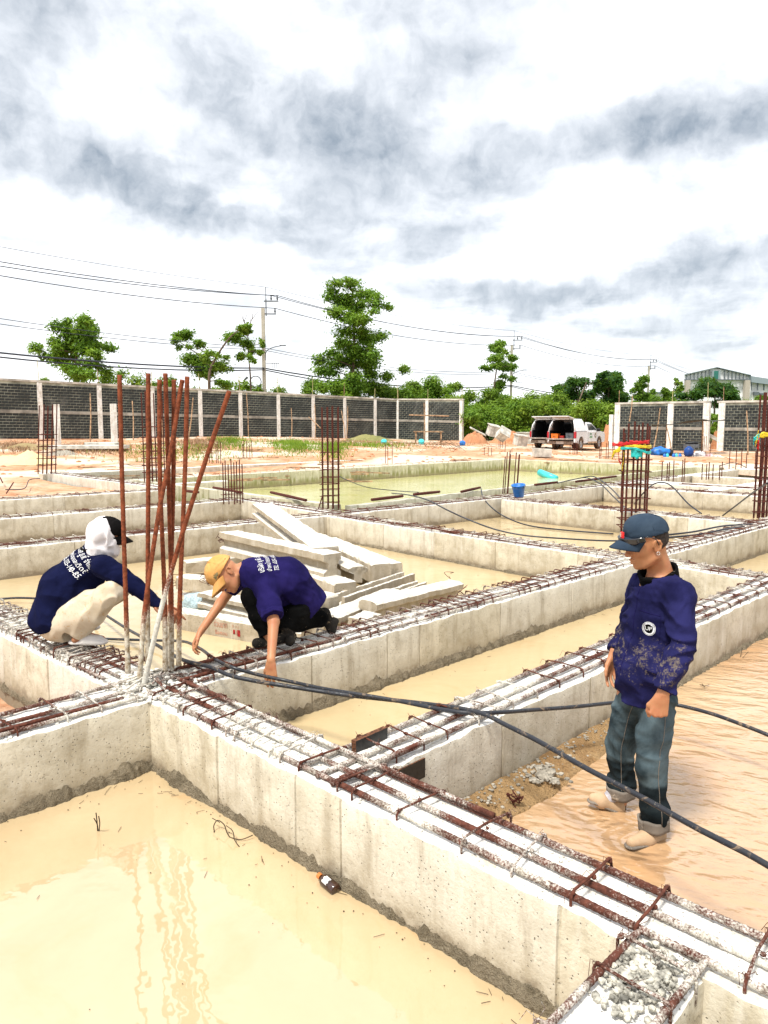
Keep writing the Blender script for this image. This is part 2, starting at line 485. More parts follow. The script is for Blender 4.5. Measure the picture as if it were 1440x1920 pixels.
# muddy floor visible in the dry pit left of the squatting worker and by the near beam
def rough_patch(name, poly, z, amp, m_, n=40, seed=0, fall=.15):
    """a lumpy mud surface over a uv rectangle (u0,v0,u1,v1)"""
    u0, v0, u1, v1 = poly; V = []; F = []
    for i in range(n + 1):
        for j in range(n + 1):
            a, b_ = i / n, j / n
            p = G(u0 + (u1 - u0) * a, v0 + (v1 - v0) * b_)
            e = min(a, 1 - a, b_, 1 - b_)
            h = z + amp * (mnoise.noise(Vector((p.x * 2.2, p.y * 2.2, seed))) + .5 * mnoise.noise(Vector((p.x * 7, p.y * 7, seed))))
            V.append((p.x, p.y, h - fall * max(0, (.12 - e)) / .12))
    for i in range(n):
        for j in range(n):
            q = i * (n + 1) + j; F.append((q, q + n + 1, q + n + 2, q + 1))
    me = mesh_from(name, V, F, True)
    return tag(link(name, me, m_), kind='structure')
rough_patch('mud_floor', (-6, 4.5, 2.2, 13), .02, .03, MT['clay'], 70, 3)
# water of each pit
sheet('water', [(-6, .5), (2.3, .5), (2.3, 4.3), (-6, 4.3)], .0, MT['w_near'])
sheet('water', [(2.45, -6), (14, -6), (14, 2.6), (2.45, 2.6)], .0, MT['w_right'])
sheet('water', [(2.45, 2.7), (8.7, 2.7), (8.7, 4.3), (2.45, 4.3)], .001, MT['w_mid'])
sheet('water', [(2.45, 4.4), (9.2, 4.4), (9.3, 10.6), (2.4, 11.0)], .002, MT['w_mid'])
sheet('water', [(9.0, 4.4), (13.8, 4.4), (14.2, 10.1), (9.3, 10.6)], .0, MT['w_mid'])
sheet('water', [(8.8, 2.6), (19, 2.6), (19, 4.3), (8.8, 4.3)], .002, MT['w_mid'])
sheet('water', [(13.9, 4.3), (19, 4.3), (19, 10.6), (14.2, 10.3)], .0, MT['w_mid'])
sheet('water', [(19.1, 2), (29.3, 2), (29.3, 10.6), (19.1, 10.6)], .0, MT['w_mid'])
sheet('water', [(10.6, 10.8), (29.3, 10.8), (29.3, 21.2), (10.6, 21.2)], -.06, MT['w_green'])
sheet('water', [(2.4, 11), (9.8, 10.9), (9.8, 14.2), (2.4, 14.4)], -.02, MT['w_mid'])
sheet('water', [(2.4, 14.4), (9.9, 14.2), (10.1, 17.8), (2.4, 18)], -.02, MT['w_mid'])
# ================================================================== GROUND BEAMS
def beam(label, p0, p1, side, w=.36, z0=-.4, z1=.43, step=.05, joints=(), seed=0, m_=None, amp=1.0, ragged=1.0):
    """p0->p1: line of the near face in uv; side 'u' or 'v' : where the thickness goes"""
    a = G(*p0); b = G(*p1); L = (b - a).length; t = (b - a).normalized()
    s = (UA if side == 'u' else UB); s = (s - t * s.dot(t)).normalized()
    root = empty('ground_beam', a + Vector((0, 0, 0)), label, 'concrete beam', 'cast ground beams of the foundation grid'); root['kind'] = 'thing'
    # positions along
    xs = list(np.arange(0, L, step)) + [L]
    js = sorted(joints)
    for j in js:
        xs = [x for x in xs if abs(x - j) > .012] + [j - .008, j - .004, j + .004, j + .008]
    xs = sorted(xs)
    H = z1 - z0
    near = [(0, z0), (0, z0 + .3 * H), (0, z0 + .5 * H), (0, z0 + .62 * H), (0, z0 + .74 * H), (0, z0 + .86 * H), (0, z1 - .02), (.004, z1 - .005)]
    top = [(w * q, z1) for q in (.06, .18, .32, .46, .6, .75, .9)]
    far = [(w, z1 - .012), (w, z0 + .8 * H), (w, z0 + .5 * H), (w, z0)]
    cs = near + top + far; n = len(cs)
    V = []; F = []; tones = []
    rnd = random.Random(seed)
    ptone = {}; poff = {}
    def pan(x): return sum(1 for j in js if j < x)
    for i in range(len(js) + 2): ptone[i] = rnd.random() ** 1.5; poff[i] = rnd.uniform(-.003, .003)
    so = Vector((seed * 7.3, seed * 3.1, 0))
    for x in xs:
        gr = any(abs(x - j) < .006 for j in js)
        k = pan(x)
        for q, (sv_, z) in enumerate(cs):
            P = a + t * x + s * sv_
            Pn = Vector((P.x, P.y, z))
            nn = mnoise.noise(Pn * 2.0 + so); nf = mnoise.noise(Pn * 9.0 + so); nff = mnoise.noise(Pn * 31.0 + so)
            if q < 8:
                off = amp * (.004 * nn + .0018 * nf) + poff[k] + (.010 if gr and q < 7 else 0)
                if q >= 6: off += ragged * .010 * max(0, nf + .4 * nff)
                V.append((P.x + s.x * off, P.y + s.y * off, z + (ragged * .013 * (nf + .6 * nff) if q >= 6 else 0)))
            elif q < 15:
                V.append((P.x, P.y, z + amp * (.006 * nn + .008 * nf + .004 * nff) * ragged))
            else:
                off = amp * .005 * nn
                V.append((P.x + s.x * off, P.y + s.y * off, z + (ragged * .010 * nf if q == 15 else 0)))
    for i in range(len(xs) - 1):
        k = pan((xs[i] + xs[i + 1]) / 2)
        for q in range(n - 1):
            A_, B_ = i * n + q, (i + 1) * n + q
            F.append((A_, B_, B_ + 1, A_ + 1)); tones.append(ptone[k])
    F.append(tuple(range(n))); tones.append(0); F.append(tuple((len(xs) - 1) * n + q for q in range(n - 1, -1, -1))); tones.append(0)
    V = [(x - a.x, y - a.y, z) for x, y, z in V]
    me = mesh_from('beam_body', V, F, True)
    at_ = me.attributes.new('tone', 'FLOAT', 'FACE'); at_.data.foreach_set('value', tones)
    try: me.set_sharp_from_angle(angle=R(38))
    except Exception: pass
    m_ = m_ or MT['conc']
    # soil and water move: material uses world position
    link('beam_body', me, m_, root)
    return dict(root=root, a=a, t=t, s=s, L=L, w=w, z1=z1, seed=seed)

def rebar(B, off, r=.0125, x0=0, x1=None, m_=None, ribs=False, z=None, wob=.006, n=7, seed=0):
    x1 = B['L'] if x1 is None else x1
    z = (B['z1'] + r * 1.2 + .008) if z is None else z
    st = .013 if ribs else .12
    N = max(2, int((x1 - x0) / st)); pts = []; rr = []
    for i in range(N + 1):
        x = x0 + (x1 - x0) * i / N
        q = Vector((x * .9, off * 10, seed + B['seed']))
        dy = wob * mnoise.noise(q); dz = wob * mnoise.noise(q + Vector((0, 0, 9)))
        P = B['t'] * x + B['s'] * (off + dy); pts.append(Vector((P.x, P.y, z + dz)))
        crust = .0025 * max(0, mnoise.noise(Vector((x * 14, off, seed)))) if ribs else 0
        rr.append(r * (1.11 if (ribs and i % 2) else 1.0) + crust)
    m = MB(); m.tube(pts, rr, n)
    return m.build('rebar', m_ or MT['rebar'], B['root'], True)

def stirrup_mesh(w, h=.05, r=.0048, seed=0, wires=True, inset=.03, drop=.05, n=5):
    """a hoop leg pair rising from the concrete and crossing over the bars. local x across beam (0..w), y along, z above top"""
    rnd = random.Random(seed)
    m = MB(); j = lambda s_: rnd.uniform(-s_, s_)
    x0, x1 = inset + j(.008), w - inset + j(.008)
    h0, h1 = h + j(.008), h + j(.008)
    y0, y1 = j(.02), j(.02)
    pts = [(x0 - .002, y0, -drop), (x0 - .003, y0, h0 * .5), (x0 + .004, y0, h0 - .008), (x0 + .018, y0, h0), ((x0 + x1) / 2, (y0 + y1) / 2 + j(.008), (h0 + h1) / 2 + j(.006)),
           (x1 - .018, y1, h1), (x1 - .004, y1, h1 - .008), (x1 + .002, y1, h1 * .5), (x1, y1, -drop)]
    m.tube(pts, r, n)
    if wires:
        for xx in (x0 + .012, x1 - .012, (x0 + x1) / 2):
            yy = y0 if xx < w / 2 else y1
            # knot of tie wire
            ring = []
            for k in range(9):
                a_ = k / 8 * 2 * math.pi * 1.3
                ring.append((xx + .016 * math.cos(a_), yy + .014 * math.sin(a_), h - .012 + .016 * math.sin(a_ * .7 + seed)))
            m.tube(ring, .0013, 3)
            for q in range(2):
                a_ = rnd.uniform(0, 6.28); ln = rnd.uniform(.025, .06)
                m.tube([(xx, yy, h - .005), (xx + ln * .6 * math.cos(a_), yy + ln * .6 * math.sin(a_), h + .012), (xx + ln * math.cos(a_ + .5), yy + ln * math.sin(a_ + .5), h - .01 + j(.02))], .0012, 3)
            m.lump((xx, yy, h - .006), .010 + j(.003), seed + q, 1)
    return m.mesh('stirrup', True)
_sc = {}
def stirrups(B, xs, h=.05, r=.0048, mats=('rebar',), wires=True, name='stirrup', drop=.05, slant=.0, inset=.03, var=4, n=5):
    rnd = random.Random(B['seed'] + 5)
    key = (round(B['w'], 3), h, r, tuple(mats), wires, inset, drop)
    if key not in _sc:
        L_ = []
        for k in range(var):
            for mm in mats:
                me = stirrup_mesh(B['w'], h, r, seed=k * 11 + int(B['w'] * 100), wires=wires, drop=drop, inset=inset, n=n); me.materials.append(MT[mm]); L_.append(me)
        _sc[key] = L_
    ang = math.atan2(B['s'].y, B['s'].x)
    for x in xs:
        me = rnd.choice(_sc[key])
        P = B['t'] * x
        o = link(name, me, None, B['root'], loc=(P.x, P.y, B['z1']), rot=(0, 0, ang + rnd.uniform(-.06, .06) + slant))
        fl = 1 if rnd.random() < .5 else -1
        o.scale = (1, fl, rnd.uniform(.85, 1.12))

def spaced(x0, x1, d_, jit=.3, seed=0):
    rnd = random.Random(seed); out = []; x = x0
    while x < x1:
        out.append(x); x += d_ * (1 + rnd.uniform(-jit, jit))
    return out

def ledge(B, x0, x1, hgt=.05, prot=.05, seed=0, face=-1, m_=None, name='grout_ledge'):
    """ragged soil-and-grout lip at the waterline of a face"""
    V = []; F = []; st = .012; N = int((x1 - x0) / st); cs = 5
    off0 = 0 if face < 0 else B['w']
    for i in range(N + 1):
        x = x0 + st * i
        q = Vector((x * 2.3, seed, 0)); a_ = .55 + .45 * mnoise.noise(q) + .35 * mnoise.noise(q * 3.3) + .28 * mnoise.noise(q * 11) + .12 * mnoise.noise(q * 31)
        a_ = max(.12, a_)
        for k in range(cs):
            f = k / (cs - 1)
            out_ = prot * a_ * (math.sin(f * math.pi / 2)) * (1 + .3 * mnoise.noise(Vector((x * 20, k, seed))))
            zz = hgt * a_ * math.cos(f * math.pi / 2) * (1 + .4 * mnoise.noise(Vector((x * 15, k, seed + 4)))) - .02 * f
            P = B['t'] * x + B['s'] * (off0 + face * (out_ - .004)); V.append((P.x, P.y, zz if k else zz + .012))
    for i in range(N):
        for k in range(cs - 1):
            q = i * cs + k; F.append((q, q + cs, q + cs + 1, q + 1) if face > 0 else (q, q + 1, q + cs + 1, q + cs))
    me = mesh_from(name, V, F, True)
    return link(name, me, m_ or MT['grout'], B['root'])
def crumbs(B, name, x0, x1, o0, o1, n, r0, r1, z=None, seed=0, m_=None):
    rnd = random.Random(seed); m = MB(); z = B['z1'] if z is None else z
    for i in range(n):
        P = B['t'] * rnd.uniform(x0, x1) + B['s'] * rnd.uniform(o0, o1)
        r = rnd.uniform(r0, r1); m.lump((P.x, P.y, z + r * .3), r, i * .37 + seed, 1, .7)
    o = m.build(name, m_ or MT['crust'], B['root'], False); o['kind'] = 'stuff'
    return o
MT['crust'] = plain('cement_crust', (.66, .64, .58), .9, var=.2, scale=30, bump=.5)
MT['gravel'] = plain('pale_gravel', (.42, .40, .34), .85, var=.5, scale=25, bump=.4)

# ---- B0: the big beam running from the rebar column to the lower right
B0 = beam('long near ground beam from the rebar column down to the bottom right corner', (2.235, -1.6), (2.235, 4.62), 'u', .36, step=.03, joints=(2.25 + .66, 4.05, 4.38, 5.05), seed=1)
for k, (o, mm) in enumerate(((.055, 'rebar'), (.175, 'rebar'), (.30, 'rebar'))):
    rebar(B0, o, .0135, 0, 6.2, MT[mm], True, seed=k)
rebar(B0, .075, .0135, 0, 1.9, MT['rebar_rusty'], True, seed=7, z=.462)
rebar(B0, .285, .012, 3.4, 6.1, MT['rebar'], True, seed=8, z=.475)
rebar(B0, .32, .013, 0, 1.7, MT['rebar_rusty'], True, seed=9, z=.462)
rebar(B0, .20, .012, 0, 1.5, MT['rebar_rusty'], True, seed=11, z=.475)
ledge(B0, .6, 5.8, .085, .05, 2)
xs_ = [0.9, 1.25, 1.45, 1.95, 2.13, 2.30, 2.66, 2.90, 3.14, 3.38, 3.72, 4.0, 4.1, 4.38, 4.55, 4.62, 4.78, 4.92, 5.0, 5.16, 5.3, 5.42, 5.5, 5.66, 5.8, 5.95]
stirrups(B0, xs_[:8], r=.0056, mats=('rebar_rusty', 'rebar'), n=7)
stirrups(B0, xs_[8:], r=.0052, mats=('rebar', 'rebar', 'rebar_rusty'), n=6)
crumbs(B0, 'cement_crumbs', 4.4, 6.2, .02, .34, 260, .004, .016, seed=3)
crumbs(B0, 'cement_crumbs', .8, 4.4, .02, .34, 160, .003, .010, seed=4)

# ---- beam under the squatting worker (B0 carried on past the column)
BS = beam('ground beam under the squatting worker, littered with bent steel', (2.16, 4.6), (2.10, 9.6), 'u', .42, step=.05, joints=(.9, 1.75, 2.9), seed=2)
for k, o in enumerate((.05, .14, .24, .34)): rebar(BS, o, .011, .1, 5, MT['rebar'], False, seed=k, wob=.02)
stirrups(BS, spaced(.15, 4.9, .085, .5, 3), h=.075, r=.0055, mats=('rebar', 'rebar', 'rebar_rusty'), n=5, inset=.04)
stirrups(BS, spaced(.3, 2.6, .17, .5, 9), h=.05, r=.0045, mats=('rebar', 'rebar'), name='stirrup', slant=.35, n=5)
crumbs(BS, 'cement_crumbs', .1, 4.5, .02, .40, 420, .005, .02, seed=5)
ledge(BS, 0, 4.5, .05, .04, 6)

# ---- A0: short beam at the bottom, where the photographer stands
BA0 = beam('short ground beam in the bottom corner topped with loose gravel', (-.6, .80), (2.24, .80), 'v', .27, z1=.425, step=.03, joints=(), seed=3)
rebar(BA0, .02, .012, 0, 2.9, MT['rebar'], True, seed=2, z=.455); rebar(BA0, .235, .012, 0, 2.9, MT['rebar'], True, seed=3, z=.455)
stirrups(BA0, (2.0, 2.3, 2.62, 2.78), r=.0055, mats=('rebar',), inset=.01, n=6)
rnd = random.Random(4); m = MB()
for i in range(420):
    u = rnd.triangular(1.9, 2.28, 2.12); v = rnd.triangular(.82, 1.06, .95)
    P = G(u, v) - BA0['a']; r = rnd.uniform(.005, .015); m.lump((P.x, P.y, .432 + rnd.uniform(0, .016)), r, i * .7, 1, .75)
o = m.build('gravel', MT['gravel'], BA0['root']); o['kind'] = 'stuff'
# chamfered stub column below the joint in the corner
BC = beam('broken stub beside the bottom corner joint', (1.97, -.4), (1.97, .58), 'u', .27, z1=.405, step=.04, joints=(.5,), seed=14)

# ---- A1: long beam through the rebar column, left end to right cage
A1L = beam('ground beam running left from the rebar column', (-1.6, 4.20), (2.30, 4.18), 'v', .42, z1=.432, step=.04, joints=(1.2,), seed=4)
for k, o in enumerate((.05, .20, .36)): rebar(A1L, o, .012, 0, 3.9, MT['rebar'], True, seed=k)
rebar(A1L, .07, .012, 0.5, 3.7, MT['rebar_rusty'], True, seed=6, z=.47)
stirrups(A1L, spaced(1.6, 3.8, .23, .35, 2), r=.0055, mats=('rebar', 'rebar_rusty'), n=6)
ledge(A1L, 0, 3.9, .10, .06, 8)
crumbs(A1L, 'cement_crumbs', 2.6, 3.95, .02, .40, 200, .004, .014, seed=8)
A1 = beam('long middle ground beam behind the standing worker where the bending worker kneels', (2.30, 4.20), (14.9, 4.12), 'v', .40, z1=.430, step=.06, joints=(1.25, 2.05, 2.45, 3.6, 4.9, 6.7, 8.9, 10.4, 11.7), seed=5)
for k, o in enumerate((.045, .19, .34)): rebar(A1, o, .0125, .15, 12.5, MT['rebar'], False, seed=k)
rebar(A1, .07, .012, .2, 1.6, MT['rebar_rusty'], True, seed=3, z=.475); rebar(A1, .30, .012, .2, 1.3, MT['rebar_rusty'], True, seed=5, z=.475)
rebar(A1, .08, .0125, 2.6, 4.4, MT['rebar_rusty'], False, seed=4)
stirrups(A1, spaced(.25, 4.2, .13, .35, 2), h=.06, r=.0052, mats=('rebar', 'rebar_rusty'), n=5)
stirrups(A1, spaced(4.2, 12.4, .15, .4, 3), h=.055, r=.006, mats=('rebar', 'rebar_rusty'), wires=False, n=4)
ledge(A1, .3, 5.2, .11, .06, 10); ledge(A1, 5.2, 12, .06, .05, 11)
crumbs(A1, 'cement_crumbs', .0, 3, .02, .38, 160, .004, .014, seed=9)

# ---- A2: beam from B0 up to the right behind the standing worker
A2 = beam('ground beam leading from the near beam up behind the standing worker', (2.60, 2.49), (18.8, 2.41), 'v', .35, z1=.427, step=.05, joints=(.95, 1.95, 2.35, 2.9, 4.4, 5.6, 6.8, 8.6, 10.4), seed=6)
for k, o in enumerate((.06, .17, .30)): rebar(A2, o, .0135, -.33, 12, MT['rebar'], True, seed=k)
rebar(A2, .03, .012, -.30, .45, MT['rebar'], True, seed=9, z=.475)
stirrups(A2, spaced(.1, 12, .24, .25, 4), r=.0048, mats=('rebar', 'rebar_rusty'), n=5)
ledge(A2, .3, 13, .05, .05, 12)
crumbs(A2, 'cement_crumbs', 0, 5, .02, .33, 150, .003, .011, seed=10)
# ---- B1 / B2 : cross beam at the right middle
B1 = beam('short cross beam behind the shoulder of the standing worker', (8.70, 2.8), (8.88, 4.2), 'u', .36, z1=.424, step=.06, joints=(), seed=7)
for k, o in enumerate((.05, .18, .31)): rebar(B1, o, .012, 0, 1.4, MT['rebar'], False, seed=k)
stirrups(B1, spaced(.1, 1.35, .13, .3, 4), r=.005, mats=('rebar',), n=4)
B2 = beam('long cross beam behind the stacked concrete piles', (8.80, 4.55), (9.25, 10.5), 'u', .38, z1=.427, step=.06, joints=(.5, 1.9, 3.15, 4.35, 5.85), seed=8)
for k, o in enumerate((.05, .19, .33)): rebar(B2, o, .012, 0, 5.9, MT['rebar'], False, seed=k)
rebar(B2, .06, .012, 2.6, 5.0, MT['rebar_rusty'], False, seed=8, z=.465)
stirrups(B2, spaced(.1, 5.8, .17, .35, 4), r=.0052, mats=('rebar', 'rebar_rusty'), n=4)
ledge(B2, 0, 5.9, .06, .05, 14)
# ---- row 1
R1 = beam('left ground beam directly behind the head of the squatting worker', (2.0, 11.0), (9.3, 10.45), 'v', .38, z1=.43, step=.08, joints=(2.7, 4.3, 5.9, 7.2), seed=9, m_=MT['conc_far'])
for k, o in enumerate((.05, .32)): rebar(R1, o, .011, 0, 7.3, MT['rebar'], False, seed=k)
rebar(R1, .08, .011, 1.2, 4.2, MT['rebar_rusty'], False, seed=8, z=.465)
stirrups(R1, spaced(.1, 7.3, .17, .3, 5), r=.0055, mats=('rebar', 'rebar_rusty'), wires=False, n=4)
R1b = beam('ground beam along the front of the green pool', (9.3, 10.43), (15.1, 10.05), 'v', .38, z1=.428, step=.1, joints=(.8, 2.1, 3.6, 5.0), seed=10, m_=MT['conc_far'])
for k, o in enumerate((.05, .32)): rebar(R1b, o, .013, 0, 5.8, MT['rebar_rusty'] if k == 0 else MT['rebar'], False, seed=k)
stirrups(R1b, spaced(.1, 5.7, .19, .3, 5), r=.006, mats=('rebar', 'rebar_rusty'), wires=False, n=4)
# ---- row 2, row 3
R2 = beam('second ground beam beyond the squatting worker', (2.5, 14.35), (9.9, 14.0), 'v', .38, z1=.43, step=.1, joints=(3.3, 5.2, 6.9), seed=11, m_=MT['conc_far'])
for k, o in enumerate((.05, .32)): rebar(R2, o, .011, 0, 7.3, MT['rebar'], False, seed=k)
stirrups(R2, spaced(.1, 7.3, .2, .3, 5), r=.0065, mats=('rebar', 'rebar_rusty'), wires=False, n=4)
R3 = beam('third ground beam beyond the squatting worker', (3.5, 17.95), (10.2, 17.45), 'v', .38, z1=.43, step=.12, joints=(2.2, 4.0), seed=12, m_=MT['conc_far'])
for k, o in enumerate((.05, .32)): rebar(R3, o, .011, 0, 6.6, MT['rebar'], False, seed=k)
stirrups(R3, spaced(.1, 6.6, .24, .3, 5), r=.0075, mats=('rebar',), wires=False, n=4)
# cross beam between row 2 and row 1 (behind the pile stack)
BX = beam('cross beam between the two cages left of the green pool', (9.45, 10.85), (9.85, 14.05), 'u', .36, z1=.432, step=.1, joints=(1.2,), seed=13, m_=MT['conc_far'])
rebar(BX, .05, .012, 0, 3.2, MT['rebar_rusty'], False); rebar(BX, .3, .012, 0, 3.2, MT['rebar'], False)
stirrups(BX, spaced(.05, 3.1, .18, .3, 5), r=.006, mats=('rebar', 'rebar_rusty'), wires=False, n=4)
# left orange corner beam
BL = beam('far left beam ending at the leaning rebar cage', (10.05, 17.9), (10.45, 25.9), 'u', .38, z1=.46, step=.15, joints=(2.5, 5.2), seed=15, m_=MT['conc_far'])
rebar(BL, .05, .012, 0, 7.9, MT['rebar_rusty'], False); stirrups(BL, spaced(.1, 7.8, .27, .3, 5), r=.008, mats=('rebar',), wires=False, n=4)
BL2 = beam('far beam running right from the leaning rebar cage', (10.3, 25.9), (29.0, 25.3), 'v', .4, z1=.43, step=.3, joints=(4, 8, 12), seed=16, m_=MT['conc_far'])
BL3 = beam('far beam between the left cages and the green pool', (10.2, 19.2), (13.0, 19.1), 'v', .38, z1=.42, step=.2, joints=(), seed=17, m_=MT['conc_far'])
# green pool walls
PF = beam('stained back wall of the green pool', (10.9, 21.1), (29.6, 20.8), 'v', .4, z0=-.5, z1=.44, step=.15, joints=(3, 6, 9.5, 13, 16), seed=18, m_=MT['conc_pool'])
stirrups(PF, spaced(.3, 16, .4, .3, 5), r=.008, h=.06, mats=('rebar_far', 'rebar'), wires=False, n=4)
PR = beam('right wall of the green pool in front of the pickup', (29.3, 10.9), (29.3, 20.9), 'u', .4, z0=-.5, z1=.46, step=.15, joints=(2, 3.4, 3.7, 6.8), seed=19, m_=MT['conc_pool'])
PN = beam('raised kerb along the front edge of the green pool', (10.5, 11.15), (29.2, 11.75), 'v', .16, z0=-.5, z1=.47, step=.12, joints=(4.2, 8), seed=20, m_=MT['conc_pool'])
PL = beam('raised kerb along the left edge of the green pool', (10.35, 11.5), (10.9, 21.0), 'u', .20, z0=-.5, z1=.47, step=.12, joints=(2, 5), seed=21, m_=MT['conc_pool'])
# right side grid
B3 = beam('cross beam with the ribboned cage behind the cap of the standing worker', (13.55, 4.5), (14.0, 9.95), 'u', .38, z1=.425, step=.08, joints=(1.1, 2.6, 4.2), seed=22)
for k, o in enumerate((.05, .19, .33)): rebar(B3, o, .012, 0, 5.4, MT['rebar'], False, seed=k)
stirrups(B3, spaced(.1, 5.4, .16, .4, 5), r=.006, mats=('rebar', 'rebar_rusty'), wires=False, n=4)
A3 = beam('ground beam from the blue bucket to the right', (15.0, 10.15), (29.2, 10.2), 'v', .38, z1=.42, step=.2, joints=(3, 5.6, 9), seed=23, m_=MT['conc_far'])
rebar(A3, .05, .013, 0, 9, MT['rebar_rusty'], False); stirrups(A3, spaced(.3, 9, .3, .3, 5), r=.008, mats=('rebar_far', 'rebar'), wires=False, n=4)
B4 = beam('wide pale beam behind the curved hoses on the right', (18.75, 3.0), (18.95, 10.1), 'u', .42, z1=.42, step=.12, joints=(1.2, 2.9, 4.4, 5.8), seed=24, m_=MT['conc_far'])
B5 = beam('pale flat beam just beyond the curved hoses', (20.9, 2.0), (21.1, 10.1), 'u', 1.1, z1=.40, step=.2, joints=(2, 5), seed=25, m_=MT['conc_far'])
for B_ in (B4, B5):
    rebar(B_, .08, .014, 0, 7, MT['rebar'], False); rebar(B_, .3, .014, 0, 7, MT['rebar_rusty'], False)
stirrups(B4, spaced(.2, 7, .25, .3, 5), r=.008, mats=('rebar_far', 'rebar'), wires=False, n=4)
A4 = beam('ground beam at the right edge beyond the second cage', (14.9, 4.1), (30, 4.0), 'v', .40, z1=.42, step=.2, joints=(2, 5, 8), seed=26, m_=MT['conc_far'])
rebar(A4, .08, .014, 0, 9, MT['rebar_rusty'], False); stirrups(A4, spaced(.2, 9, .25, .3, 5), r=.008, mats=('rebar_far', 'rebar'), wires=False, n=4)
B6 = beam('far beam carrying the starter bars near the right wall', (24.5, 3.0), (24.8, 10.1), 'u', .42, z1=.42, step=.2, joints=(2.5, 5), seed=27, m_=MT['conc_far'])
B7 = beam('furthest beam before the block wall on the right', (30.0, 1.0), (29.7, 10.4), 'u', .42, z1=.42, step=.2, joints=(2.5, 5), seed=28, m_=MT['conc_far'])
A5 = beam('middle far beam on the right between starter bars', (18.9, 7.4), (29.7, 7.3), 'v', .40, z1=.415, step=.2, joints=(3, 6), seed=29, m_=MT['conc_far'])
A6 = beam('low beam at the far right edge of the site', (14.9, 1.4), (30.0, 1.2), 'v', .40, z1=.415, step=.2, joints=(3, 6), seed=30, m_=MT['conc_far'])
# ================================================================== BLOCK WALLS
MT['block'] = None
def block_mat():
    m_, t, b = mat('dark_wet_block', .9, spec=.2)
    pos = t.new('ShaderNodeNewGeometry').outputs['Position']
    rnd_ = t.new('ShaderNodeObjectInfo').outputs['Random']
    n1 = t.noise(pos, .5, 5, .6); n2 = t.noise(pos, 9, 5, .7)
    nb = t.noise(pos, 2.2, 2, .5)
    c = t.mix(rnd_, (.018, .022, .023), (.050, .056, .054))
    c = t.mix(t.mr(n1, .5, .75, 0, .7), c, (.105, .112, .105))
    c = t.mix(t.mr(n2, .35, .65, .3, 0), c, (.02, .022, .022))
    c = t.mix(t.mr(nb, .62, .75, 0, .5), c, (.13, .13, .12))
    t.put(b.inputs['Base Color'], c); t.put(b.inputs['Normal'], t.bump(n2, .5, .02))
    return m_
MT['block'] = block_mat()
MT['mortar'] = plain('grey_mortar', (.34, .35, .28), .95, var=.35, scale=1.2, bump=.3)
MT['coping'] = plain('wall_beam_concrete', (.50, .47, .41), .9, var=.3, scale=1.5, bump=.3)
MT['tie'] = plain('wall_tie_concrete', (.30, .28, .24), .9, var=.35, scale=1.2, bump=.3)
MT['stick'] = plain('weathered_bamboo', (.33, .21, .12), .8, var=.4, scale=6)
MT['steel_rod'] = plain('thin_pale_rod', (.30, .28, .2), .7, var=.2)
MT['steel_rod_b'] = plain('thin_yellowed_rod', (.42, .38, .18), .7, var=.2)
